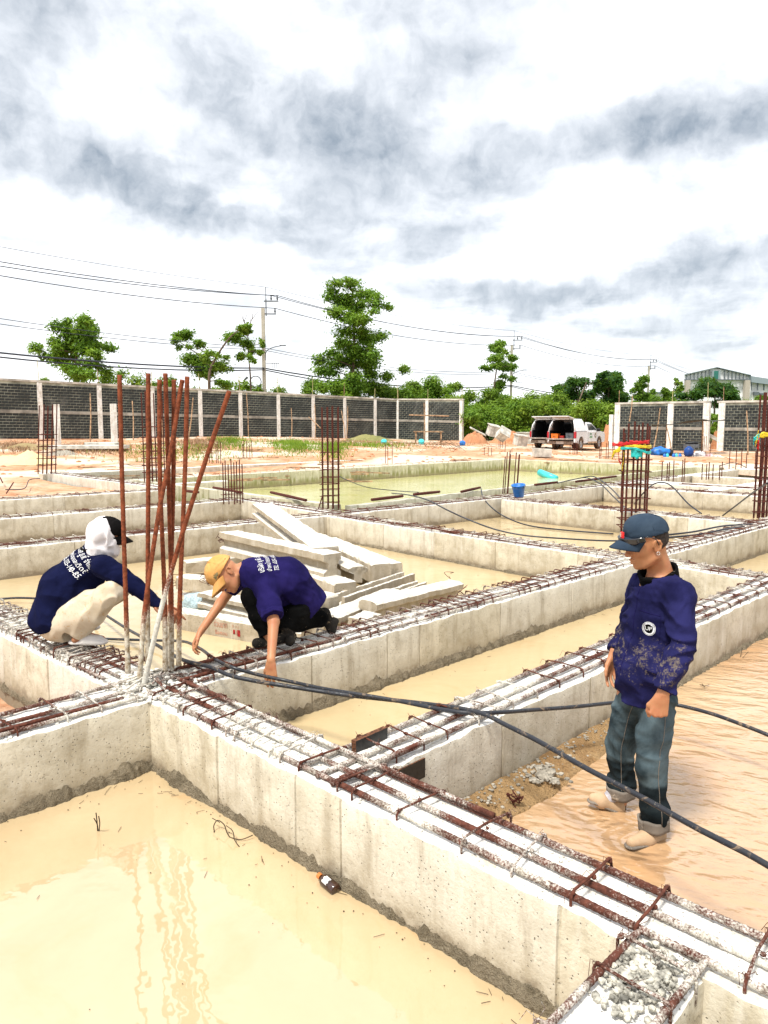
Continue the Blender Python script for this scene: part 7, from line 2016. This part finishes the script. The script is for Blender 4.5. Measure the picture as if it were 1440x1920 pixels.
# seams down the jeans
for h_, k_, a_, rr in ((hL, kL, aL, .085), (hR, kR, aR, .083)):
    side = LT * .88 + FD * .35 if h_ is hL else LT * .7 + FD * .7; side /= np.linalg.norm(side); bv = BVHTree.FromPolygons([v.co for v in jeans.data.vertices], [tuple(p.vertices) for p in jeans.data.polygons])
    pts = []
    for i in range(26):
        t = i / 25; c_ = h_ + (k_ - h_) * min(1, t * 2) if t < .5 else k_ + (a_ + up * .06 - k_) * (t - .5) * 2
        o_ = Vector(c_ - V3(root.location)); hit = bv.ray_cast(o_ + Vector(side) * .2, -Vector(side), .3)[0]
        if hit: pts.append(hit + Vector(side) * .0012)
    m = MB(); m.tube(pts, .0017, 4); m.build('seam', MT['cuffs'], root, True)
# socks and slip-on shoes
for a_, toe, heel in ((aL, A(1176, 1573, 3.60), A(1243, 1557, 3.76)), (aR, A(1102, 1490, 4.02), A(1169, 1520, 4.02))):
    toe = toe.copy(); heel = heel.copy(); toe[2] = max(toe[2] - .02, -.030) if a_ is aL else max(toe[2], -.01); heel[2] = -.004; d_ = limb_frame(heel, toe); ank = heel + d_ * .075 + up * .045
    S = SDF(np.minimum(heel, toe) - .1, np.maximum(heel, toe) + .14, .0048)
    S.cone(heel + d_ * .035, heel + d_ * .14, .036, .040, .02); S.cone(heel + d_ * .14, toe - d_ * .035 - up * .006, .042, .026, .02); S.cone(heel + d_ * .03, heel + d_ * .03 + up * .035, .034, .032, .015)
    S.ell(heel + d_ * .075 + up * .062, (.038, .034, .034), None, .01, 'sub'); sdf_obj('shoe', S, MT['shoe'], root)
    S = SDF(np.minimum(heel, toe) - .1, np.maximum(heel, toe) + .1, .0048); S.cone(heel + d_ * .03 - up * .020, toe - d_ * .035 - up * .022, .043, .036, .01, sq=(up, .35)); sdf_obj('sole', S, MT['cuffs'], root)
    S = SDF(np.minimum(heel, ank) - .08, np.maximum(heel, ank) + .14, .0048); S.cone(ank, heel + d_ * .115 + up * .012, .032, .030, .01); S.cone(ank, ank + up * .012, .033, .034, .01); sdf_obj('sock', S, MT['sock'], root)
    m = MB(); m.box(tuple(heel - V3(root.location) - d_ * .004 + up * .015), (.012, .03, .045), math.atan2(d_[1], d_[0])); m.build('heel_tab', MT['black_cloth'], root)
# cap, hair, earring, sunglasses
cap_parts(root, P(-.004, 0, .018), hf + .10 * hu, hu, 1.04, MT['cap_blue'], tilt=.0, brim_len=.088, brim_drop=.036, dome_h=.094, wr=.0012, side_drop=.022)
S = SDF(hc - .16, hc + .16, .0045); S.ell(P(-.012, 0, .010), np.array([.0995, .0815, .094]) * 1.035, M, 0)
S.cut(P(0, 0, .040), hu); S.cut(P(-.004, 0, 0), hf + hu * .10); S.cut(P(-.03, 0, -.048), -hu - hf * .3)
for s_ in (-1, 1): S.ell(P(-.012, s_ * .090, -.016), np.array([.026, .03, .036]) * 1.05, M, .004, 'sub')
sdf_obj('hair', S, MT['hair'], root)
rl = V3(root.location)
m = MB(); m.tube([Vector(P(-.004 + .008 * math.cos(a_), .086, -.052 + .008 * math.sin(a_)) - rl) for a_ in np.linspace(0, 6.0, 10)], .0016, 5); m.build('earring', MT['silver'], root, True)
for s_ in (-1, 1):
    m = MB(); m.lump(Vector(P(.0805, s_ * .032, -.012) - rl), .0118, 0, 2, .95); m.build('eye', MT['eye_w'], root, True)
    m = MB(); m.tube([Vector(P(.0935, s_ * .018, .012) - rl), Vector(P(.0955, s_ * .032, .017) - rl), Vector(P(.086, s_ * .050, .011) - rl)], .0028, 5); m.build('eyebrow', MT['hair'], root, True)
sun_pts = lambda s_: [(.110, s_ * .010, .040), (.110, s_ * .030, .036), (.098, s_ * .058, .036)]
g = empty('sunglasses', Vector(P(.1, .03, .04)), 'dark wraparound sunglasses resting on the brim of the blue cap', 'sunglasses')
gl = V3(g.location)
vs = []; fs = []
for i in range(21):
    a_ = -1.25 + 2.5 * i / 20
    for j in range(5): zz_ = .062 - .034 * j / 4 * (1 - .25 * (abs(a_) > .95)) - .010 * abs(a_); vs.append(P(.006 + .124 * math.cos(a_), .101 * math.sin(a_), zz_) - gl)
for i in range(20):
    for j in range(4): k = i * 5 + j; fs.append((k, k + 5, k + 6, k + 1))
m = MB(); m.add(vs, fs); o = m.build('lens', MT['visor'], g, True); q = o.modifiers.new('t', 'SOLIDIFY'); q.thickness = .003
for s_ in (-1, 1): m = MB(); m.tube([Vector(P(.045, s_ * .099, .050) - gl), Vector(P(.015, s_ * .102, .040) - gl), Vector(P(-.008, s_ * .099, .018) - gl), Vector(P(-.016, s_ * .092, -.012) - gl)], .0028, 5); m.build('temple', MT['visor'], g, True)
m = MB(); q0 = P(.117, .012, .070); m.box(tuple(q0 - rl), (.008, .028, .034), math.atan2(hf[1], hf[0])); m.build('badge', MT['rib_red'], root)
m = MB(); m.box(tuple(P(.121, .006, .074) - rl), (.006, .014, .020), math.atan2(hf[1], hf[0])); m.build('badge_print', MT['silver'], root)
# chest pocket + round logo on his left chest
pc_ = chest + FD * .13 + LT * .065 - up * .015; nrm_ = FD * .82 + LT * .45; xd = np.cross(up, nrm_); xd /= np.linalg.norm(xd)
def poly_mesh(rings, tri=False):
    m = MB(); 
    for vs, fs in rings: m.add(vs, fs)
    return m.mesh('p')
def annulus(r0, r1, n=40):
    vs = []; fs = []
    for k in range(n): a_ = 2 * math.pi * k / n; vs += [(r0 * math.cos(a_), r0 * math.sin(a_), 0), (r1 * math.cos(a_), r1 * math.sin(a_), 0)]
    for k in range(n): a_ = 2 * k; b_ = 2 * ((k + 1) % n); fs.append((a_, a_ + 1, b_ + 1, b_))
    return vs, fs
lc = pc_ - up * .03
project_print(root, jacket, poly_mesh([annulus(.0325, .0345), annulus(.0232, .0300)]), lc, xd, up, MT['print'], 'logo_ring')
vs, fs = annulus(.001, .021); fs = [q for q in fs]; project_print(root, jacket, poly_mesh([([v for v in vs], fs)]), lc, xd, up, MT['black_cloth'], 'logo_field', lift=.0018)
me = text_mesh('UP', .030, 'CENTER'); project_print(root, jacket, me, lc - up * .008, xd, up, MT['print'], 'logo_letters', lift=.0040)
m = MB()
for k in range(30):
    a_ = .5 + k / 29 * (math.pi * 1.25) - .6; c_ = (.0266 * math.cos(a_), .0266 * math.sin(a_)); m.box((c_[0], c_[1], 0), (.0013, .0036, .0002), a_ + (.6 if k % 2 else -.3))
project_print(root, jacket, m.mesh('p'), lc, xd, up, MT['print_dark'], 'logo_small_print', lift=.0040)
# pocket seam
m = MB(); 
bvj = BVHTree.FromPolygons([v.co for v in jacket.data.vertices], [tuple(p.vertices) for p in jacket.data.polygons])
def on_cloth(bv, pts, N, rl_, lift=.0015):
    out = []
    for p in pts:
        h_ = bv.ray_cast(Vector(p - rl_) + Vector(N) * .3, -Vector(N), .6)[0]
        if h_: out.append(h_ + Vector(N) * lift)
    return out
nn_ = nrm_ / np.linalg.norm(nrm_)
def strip(a_, b_, n=14): return [a_ + (b_ - a_) * i / n for i in range(n + 1)]
m.tube(on_cloth(bvj, strip(pc_ - xd * .055 + up * .055, pc_ + xd * .055 + up * .04), nn_, rl), .0018, 4)
m.tube(on_cloth(bvj, strip(pc_ + xd * .055 + up * .04, pc_ + xd * .052 - up * .10), nn_, rl), .0013, 4)
m.build('pocket_seam', MT['navy3'], root, True)
m = MB(); m.tube(on_cloth(bvj, strip(pc_ - xd * .09 + up * .16, pc_ - xd * .10 - up * .26, 24), FD, rl), .0016, 4); m.build('front_seam', MT['navy3'], root, True)

# ================================================================== THE SQUATTING WORKER
FQ = V3((.82, .57, 0)); FQ /= np.linalg.norm(FQ); RT = V3((.57, -.82, 0)); RT /= np.linalg.norm(RT)     # forward ; his right (towards camera)
rootq = empty('person', atz(160, 1214, .49), 'squatting worker with a white cloth under his black cap, navy jacket and cream trousers', 'person'); rootq['kind'] = 'thing'
Yq = rootq.location.y
footR = V3(atz(168, 1214, .50)); hipq = A(112, 1150, Yq + .16); 
neckq = A(172, 1033, Yq + .22); chq = A(160, 1068, Yq + .22); midq = A(122, 1108, Yq + .19)
sRq = A(196, 1062, Yq + .05); eRq = A(250, 1098, Yq + .02); wRq = A(304, 1138, Yq - .02)
sLq = A(178, 1045, Yq + .40); eLq = A(235, 1090, Yq + .45); wLq = A(285, 1130, Yq + .30)
hq = A(200, 1006, Yq + .24); hfq = V3((.88, .34, -.22)); huq = V3((.16, .05, 1))
hRq = hipq + RT * .09; hLq = hipq - RT * .09; kRq = A(212, 1112, Yq - .03); kLq = A(222, 1106, Yq + .30)
aRq = A(152, 1200, Yq + .02); aLq = A(140, 1192, Yq + .34); aRq[2] = .58; aLq[2] = .58
S = SDF(np.minimum.reduce([footR, hipq, aRq, hRq]) - .3, np.maximum.reduce([hq, wRq, eLq, sLq]) + .25, .0062)
S.path([hipq, midq, chq, neckq - V3((0, 0, .02))], [.12, .12, .115, .06], .05); S.cone(sRq, sLq, .05, .05, .05)
S.path([sRq, eRq, wRq], [.05, .038, .026], .02); S.path([sLq, eLq, wLq], [.05, .038, .026], .02)
S.path([hRq, kRq, aRq], [.08, .055, .036], .03); S.path([hLq, kLq, aLq], [.08, .055, .036], .03)
Pq, Mq = head_sdf(S, hq, hfq, huq, 1.02, neckq, .055)
fdq = V3((.80, -.05, -.55)); hand_sdf(S, wRq + fdq * .010, fdq, V3((.35, -.55, .75)), -1, curls=[(.15, .15, .1), (.8, .5, .3), (.8, .6, .3), (.7, .6, .3)], thumb=(.8, .2), sc=1.05)
fdl = V3((.8, -.3, -.5)); hand_sdf(S, wLq, fdl, V3((.3, .5, .8)), 1, curls=[(.5, .4, .3)] * 4, thumb=(.6, .3), sc=1.02)
for a_, dx in ((aRq, 0), (aLq, 0)): S.cone(a_, a_ + FQ * .15 - up * .055, .034, .024, .02); S.cone(a_, a_ - FQ * .04 - up * .03, .032, .028, .02)
sdf_obj('body', S, MT['skin2'], rootq)
S = SDF(np.minimum.reduce([hipq, midq, wRq]) - .32, np.maximum.reduce([neckq, wRq, sLq, eLq]) + .17, .0064)
S.path([hipq - V3((0, 0, .03)) - FQ * .04, midq - FQ * .0, chq], [.170, .178, .150], .05, sq=(RT, 1.12)); S.cone(chq, neckq, .14, .070, .05)
S.cone(sRq - RT * .03, sLq + RT * .03, .075, .07, .06); S.path([sRq, (sRq + eRq) / 2, eRq, wRq], [.088, .078, .060, .044], .022); S.path([sLq, eLq, wLq], [.075, .058, .044], .02)
S.cone(hipq - FQ * .14 - V3((0, 0, .02)), hipq - FQ * .07 - V3((0, 0, .05)), .06, .08, .05)
S.wrinkle(.008, 6.0, 2, (.6, 0, .8), 1.5, .35); S.wrinkle(.003, 15, 6, (0, 0, 1), 1.3)
S.cut(hipq - V3((0, 0, .060)), -up + FQ * .30, wav=(.01, 12)); S.cut(wRq - limb_frame(eRq, wRq) * .0, limb_frame(eRq, wRq), region=.12); S.cut(wLq, limb_frame(eLq, wLq), region=.1)
jq = sdf_obj('jacket', S, MT['navy2'], rootq)
ring(rootq, 'collar', MT['black_cloth'], neckq - up * .03, V3((.15, .1, 1)), FQ, .080, .076, .045, .05, .012)
S = SDF(np.minimum.reduce([hipq, aRq]) - .30, np.maximum.reduce([kLq, kRq, hipq]) + .16, .0062)
S.cone(hRq, hLq, .125, .125, .04); S.ell(hipq - V3((0, 0, .095)) + FQ * .03, (.19, .19, .115), None, .05)
S.path([hRq - V3((0, 0, .03)), (hRq + kRq) / 2 - V3((0, 0, .01)), kRq], [.115, .100, .075], .03); S.path([hLq - V3((0, 0, .03)), kLq], [.11, .075], .03)
S.cone(hRq - V3((0, 0, .05)), (kRq + aRq) / 2 - FQ * .03, .110, .085, .05); S.path([kRq, (kRq + aRq) / 2 + FQ * -.02, aRq + up * .03], [.075, .082, .062], .03); S.path([kLq, (kLq + aLq) / 2, aLq + up * .03], [.075, .080, .062], .03)
S.wrinkle(.012, 9, 3, limb_frame(kRq, aRq), .5, .4); S.cut(aRq - up * .03, limb_frame(kRq, aRq), region=.13); S.cut(aLq - up * .03, limb_frame(kLq, aLq), region=.13)
sdf_obj('trousers', S, MT['khaki'], rootq)
for a_ in (aRq, aLq):
    fd = V3((.98, .05, 0)) if a_ is aRq else FQ; fd = fd / np.linalg.norm(fd); hl = a_ - fd * .09; hl[2] = .525; te = hl + fd * .29
    S = SDF(np.minimum(hl, te) - .09, np.maximum(hl, te) + .12, .005)
    S.cone(hl + fd * .04, te - fd * .05, .042, .047, .01, sq=(up, .45)); S.cone(hl + fd * .13 + up * .02, te - fd * .08 + up * .012, .050, .046, .015, sq=(up, .8)); S.cut(hl - up * .016, -up)
    sdf_obj('slide_sandal', S, MT['slide'], rootq)
cap_parts(rootq, Pq(-.002, 0, .016), hfq, huq, 1.05, MT['cap_black'], tilt=-.05, brim_len=.080, brim_drop=.035)
# white head cloth: covers neck, ears and lower face, over the back of the cap
S = SDF(hq - .22, hq + .2, .0055)
S.ell(Pq(-.022, 0, .016), (.122, .108, .128), Mq, 0); S.cone(Pq(-.015, 0, -.03), Pq(-.035, 0, -.12), .095, .090, .04); S.cone(Pq(.03, 0, -.04), Pq(.035, 0, -.095), .080, .070, .04); S.cone(Pq(-.05, .0, -.10), Pq(-.055, 0, -.145), .085, .06, .03); S.cone(Pq(.02, -.02, -.11), Pq(.015, -.03, -.16), .07, .035, .03)
S.wrinkle(.010, 13, 5, V3((.3, .3, 1)), .55, .4)
S.cut(Pq(.022, 0, .03), hfq + huq * .55, region=.3) if False else None
# open it for the cap's front and crown
S.cut(Pq(.030, 0, .050), hfq * .9 + huq * .55, region=.3); S.ell(Pq(.115, 0, .012), (.045, .07, .05), Mq, .01, 'sub')
sdf_obj('head_cloth', S, MT['white_cloth'], rootq)
# print on the back
TXT = ['บริษัท ยู.พี. จำกัด', 'จำหน่ายและติดตั้ง', 'TEL. 035-140-853']
nb = V3((-.66, -.45, .60)); nb /= np.linalg.norm(nb); xq = V3((.62, -.10, -.55)); xq = xq - nb * (xq @ nb); xq /= np.linalg.norm(xq); yq = np.cross(nb, xq)
def print_block(root_, target, origin, xd_, yd_, sizes, leading, widths, txts=TXT):
    for i, (s_, sz) in enumerate(zip(txts, sizes)):
        me_ = text_mesh(s_, 1.0, 'CENTER')
        xs_ = [v.co.x for v in me_.vertices]; w0 = max(xs_) - min(xs_); k = widths[i] / w0; ky = sz
        for v in me_.vertices: v.co.x *= k; v.co.y *= ky; v.co.x += (v.co.y * 0)
        og = origin - yd_ * leading * i
        project_print(root_, target, me_, og, xd_, yd_, MT['print'], 'back_print', lift=.0035)
print_block(rootq, jq, A(146, 1042, Yq + .10), xq, yq, (.060, .050, .060), .058, (.22, .25, .24))

# ================================================================== THE BENDING WORKER
rootb = empty('person', atz(508, 1214, .47), 'bending worker in an ochre cap and purple-navy shirt reaching down to the hose', 'person'); rootb['kind'] = 'thing'
Yb = rootb.location.y
FB = V3((-.93, -.22, 0)); FB /= np.linalg.norm(FB); LB = V3((.22, -.95, 0)); LB /= np.linalg.norm(LB)     # forward ; his left = towards the camera
hipb = A(566, 1128, Yb + .28); midb = A(535, 1085, Yb + .20); chb = A(488, 1078, Yb + .12); nkb = A(458, 1070, Yb + .08)
sLb = A(500, 1108, Yb - .05); eLb = A(513, 1165, Yb - .22); wLb = A(508, 1238, Yb - .42)
sRb = A(450, 1080, Yb + .30); eRb = A(413, 1132, Yb + .26); wRb = A(378, 1182, Yb + .08)
hb = A(424, 1076, Yb + .04); hfb = V3((-.42, -.50, -.78)); hub = V3((-.88, -.05, .42))
fA = V3(atz(498, 1212, .50)); fB = V3(atz(530, 1204, .50)); kF = A(474, 1118, Yb + .02); aF = V3(atz(505, 1196, .56))
kR2 = A(535, 1168, Yb + .10); kR2[2] = max(kR2[2], .60); aR2 = A(600, 1160, Yb + .28)
S = SDF(np.minimum.reduce([wLb, wRb, fA, hb]) - .22, np.maximum.reduce([hipb, aR2, hb, sRb, midb]) + .26, .0062)
S.path([hipb, midb, chb, nkb], [.12, .12, .11, .06], .05); S.cone(sLb, sRb, .05, .05, .05)
S.path([sLb, eLb, wLb], [.050, .040, .028], .02); S.path([sRb, eRb, wRb], [.048, .039, .027], .02)
S.path([hipb + LB * .06, kR2, aR2], [.085, .058, .038], .03); S.path([hipb - LB * .08, kF, aF], [.085, .058, .038], .03)
Pb, Mb = head_sdf(S, hb, hfb, hub, 1.04, nkb, .056)
fdb = V3((.02, -.12, -1)); hand_sdf(S, wLb + fdb * .015, fdb, V3((-.30, -1, .1)), 1, curls=[(.25, .35, .25), (.35, .4, .3), (.4, .45, .3), (.5, .5, .3)], thumb=(.55, .35), sc=1.12, spread=.10)
fdb2 = V3((-.42, -.35, -.75)); hand_sdf(S, wRb + fdb2 * .012, fdb2, V3((-.75, .1, .5)), -1, curls=[(.5, .5, .3), (.55, .6, .4), (.65, .6, .4), (.7, .6, .4)], thumb=(.5, .6), sc=1.08, spread=.05)
sdf_obj('body', S, MT['skin'], rootb)
S = SDF(np.minimum.reduce([chb, eLb, eRb, hipb]) - .22, np.maximum.reduce([hipb, midb, sRb, eRb]) + .24, .0064)
S.path([hipb + V3((.03, .02, -.0)), midb + V3((0, 0, -.02)), chb + V3((.01, 0, -.01)), chb * .5 + nkb * .5], [.160, .168, .150, .105], .05, sq=(LB, 1.15)); S.cone(nkb + V3((.02, 0, 0)), chb, .072, .11, .04)
S.cone(sLb, sRb, .075, .07, .06); S.path([sLb - LB * -.0, (sLb + eLb) / 2, eLb - up * -.02], [.088, .082, .070], .025); S.path([sRb, (sRb + eRb) / 2], [.075, .062], .02)
S.cone(hipb + V3((.03, 0, -.04)), hipb + V3((.05, 0, -.12)), .12, .10, .05)
S.wrinkle(.0085, 6.5, 3, V3((1, 0, .3)), 1.7, .35); S.wrinkle(.003, 15, 6)
S.cut(eLb + up * .045, limb_frame(sLb, eLb), region=.15); S.cut(hipb + V3((.07, 0, -.10)), V3((.75, .1, -.65)), wav=(.008, 14)); S.cut((sRb + eRb) / 2 - limb_frame(sRb, eRb) * -.02, limb_frame(sRb, eRb), region=.11)
jb = sdf_obj('shirt', S, MT['navy3'], rootb)
ring(rootb, 'rolled_sleeve', MT['navy3'], eLb + up * .040, -limb_frame(sLb, eLb), FB, .066, .064, .035, .08, .012)
ring(rootb, 'collar', MT['black_cloth'], nkb + (chb - nkb) * .25, nkb - chb, up, .074, .082, .055, -.03, .014)
S = SDF(np.minimum.reduce([aF, kF, kR2]) - .2, np.maximum.reduce([hipb, aR2]) + .2, .0062)
S.cone(hipb + LB * .05, hipb - LB * .07, .112, .112, .04)
S.path([hipb + LB * .06, (hipb + kR2) / 2 + LB * .05, kR2, aR2], [.105, .104, .088, .064], .04); S.path([hipb - LB * .08, kF, (kF + aF) / 2, aF + up * .02], [.12, .085, .076, .066], .04)
S.wrinkle(.007, 8, 4, (0, 0, 1), 1.5, .4); S.cut(aF + up * .03, limb_frame(kF, aF), region=.12)
sdf_obj('trousers', S, MT['black_cloth'], rootb)
for (hl, te) in ((fB + V3((.06, .03, .035)), fA + V3((-.06, -.02, .03))), (aR2 + V3((.03, .03, .03)), None)):
    S = SDF(np.minimum(hl, hl if te is None else te) - .25, np.maximum(hl, hl if te is None else te) + .22, .0052)
    if te is not None:
        d_ = limb_frame(hl, te); S.cone(hl, te, .042, .036, .02); S.cone(hl + up * .01 + d_ * .02, hl + up * .08 + d_ * .04, .044, .046, .02); S.cut(hl - up * .032, -up)
    else:
        te = V3(atz(622, 1180, .50)); S.cone(hl - V3((.06, .02, 0)), hl, .046, .045, .02); S.cone(hl, te, .044, .036, .02); S.cone(te, te + V3((.02, .02, .06)), .034, .034, .02)
    S.wrinkle(.003, 20, 2); sdf_obj('boot', S, MT['boot'], rootb)
# second front boot
fl_ = V3(atz(540, 1206, .50)); S = SDF(fl_ - .2, fl_ + .2, .0052); S.cone(fl_ + V3((.0, .10, .03)), fl_ + V3((.02, -.04, .025)), .042, .036, .02); S.cone(fl_ + V3((.0, .08, .04)), fl_ + V3((0, .08, .11)), .044, .044, .02); S.wrinkle(.003, 20, 2); sdf_obj('boot', S, MT['boot'], rootb)
cap_parts(rootb, Pb(-.002, 0, .012), hfb, hub, 1.10, MT['cap_tan'], tilt=-.03, brim_len=.082, brim_drop=.03, dome_h=.112, wr=.003)
rlb = V3(rootb.location)
# embroidered patches on the cap
capd = [c for c in rootb.children if c.name.startswith('cap_dome')][0]
def patch(name, m_, px, py, r_, Yc, irregular=.2, seed=0, lift=.004):
    o_ = A(px, py, Yc); N = V3((0, -1, .25)); N /= np.linalg.norm(N); X_ = V3((1, 0, 0)); Y_ = np.cross(N, X_); n = 14
    vs = [(0, 0, 0)] + [(r_ * (1 + irregular * math.sin(k * 2.3 + seed)) * math.cos(k / n * 6.283), r_ * (1 + irregular * math.cos(k * 1.7 + seed)) * math.sin(k / n * 6.283), 0) for k in range(n)]
    fs = [(0, 1 + k, 1 + (k + 1) % n) for k in range(n)]
    project_print(rootb, capd, mesh_from('p', vs, fs), o_, X_, Y_, m_, name, lift=lift)
MT['emb_grey'] = plain('grey_green_embroidery', (.22, .17, .08), .9, var=.3, scale=60)
patch('embroidery', MT['emb_grey'], 404, 1080, .022, Yb - .1, .45, 1); patch('embroidery', MT['rib_red'], 411, 1081, .015, Yb - .1, .25, 2, .008)
patch('embroidery', MT['print'], 428, 1056, .017, Yb - .1, .1, 3, .005); patch('embroidery', MT['rib_red'], 428, 1056, .011, Yb - .1, .3, 4, .009)
m = MB(); m.lump(Vector(A(422, 1048, Yb - .075) - rlb), .006, 1, 1, .5); m.build('eyelet', MT['hair'], rootb)
# print on his back: lines run down from the spine side towards the camera
nbb = V3((.10, -.55, .82)); nbb /= np.linalg.norm(nbb); xb_ = -(V3((.30, -.75, -.50))); xb_ = xb_ - nbb * (xb_ @ nbb); xb_ /= np.linalg.norm(xb_); yb_ = np.cross(nbb, xb_)
print_block(rootb, jb, A(490, 1052, Yb + .05), xb_, yb_, (.055, .045, .052), .055, (.24, .24, .22))
# red stencil on the flat pile
MT['stencil'] = plain('faded_red_stencil', (.50, .20, .13), .8, var=.3, scale=20); MT['stencil_r'] = plain('red_stamp', (.55, .05, .05), .8, var=.3, scale=30)
tpb = [c for c in TP.children][0]
o_ = V3(atz(432, 1168, .12)); ax_ = V3(zy(575, 1181, .19)) - V3(zy(338, 1141, .20)); ax_ /= np.linalg.norm(ax_)
def pile_text(s_, sz, wdt, px, py, z, m_):
    me_ = text_mesh(s_, 1.0, 'LEFT'); xs_ = [v.co.x for v in me_.vertices]; k = wdt / (max(xs_) - min(xs_))
    for v in me_.vertices: v.co.x *= k; v.co.y *= sz
    project_print(TP, tpb, me_, V3(atz(px, py, z)), ax_, up, m_, 'stencil_lettering', lift=.004)
pile_text('ด่วนมาก', .085, .17, 403, 1173, .105, MT['stencil']); pile_text('รื้อถอน', .05, .16, 408, 1186, .03, MT['stencil'])
pile_text('53 11.2', .035, .085, 446, 1172, .125, MT['stencil'])
m = MB(); m.box((.012, 0, 0), (.024, .045, .001)); m.box((.046, -.004, 0), (.004, .05, .001)); m.box((.072, -.006, 0), (.034, .065, .001))
project_print(TP, tpb, m.mesh('p'), V3(atz(447, 1181, .080)), ax_, up, MT['stencil_r'], 'red_stamp', lift=.004)
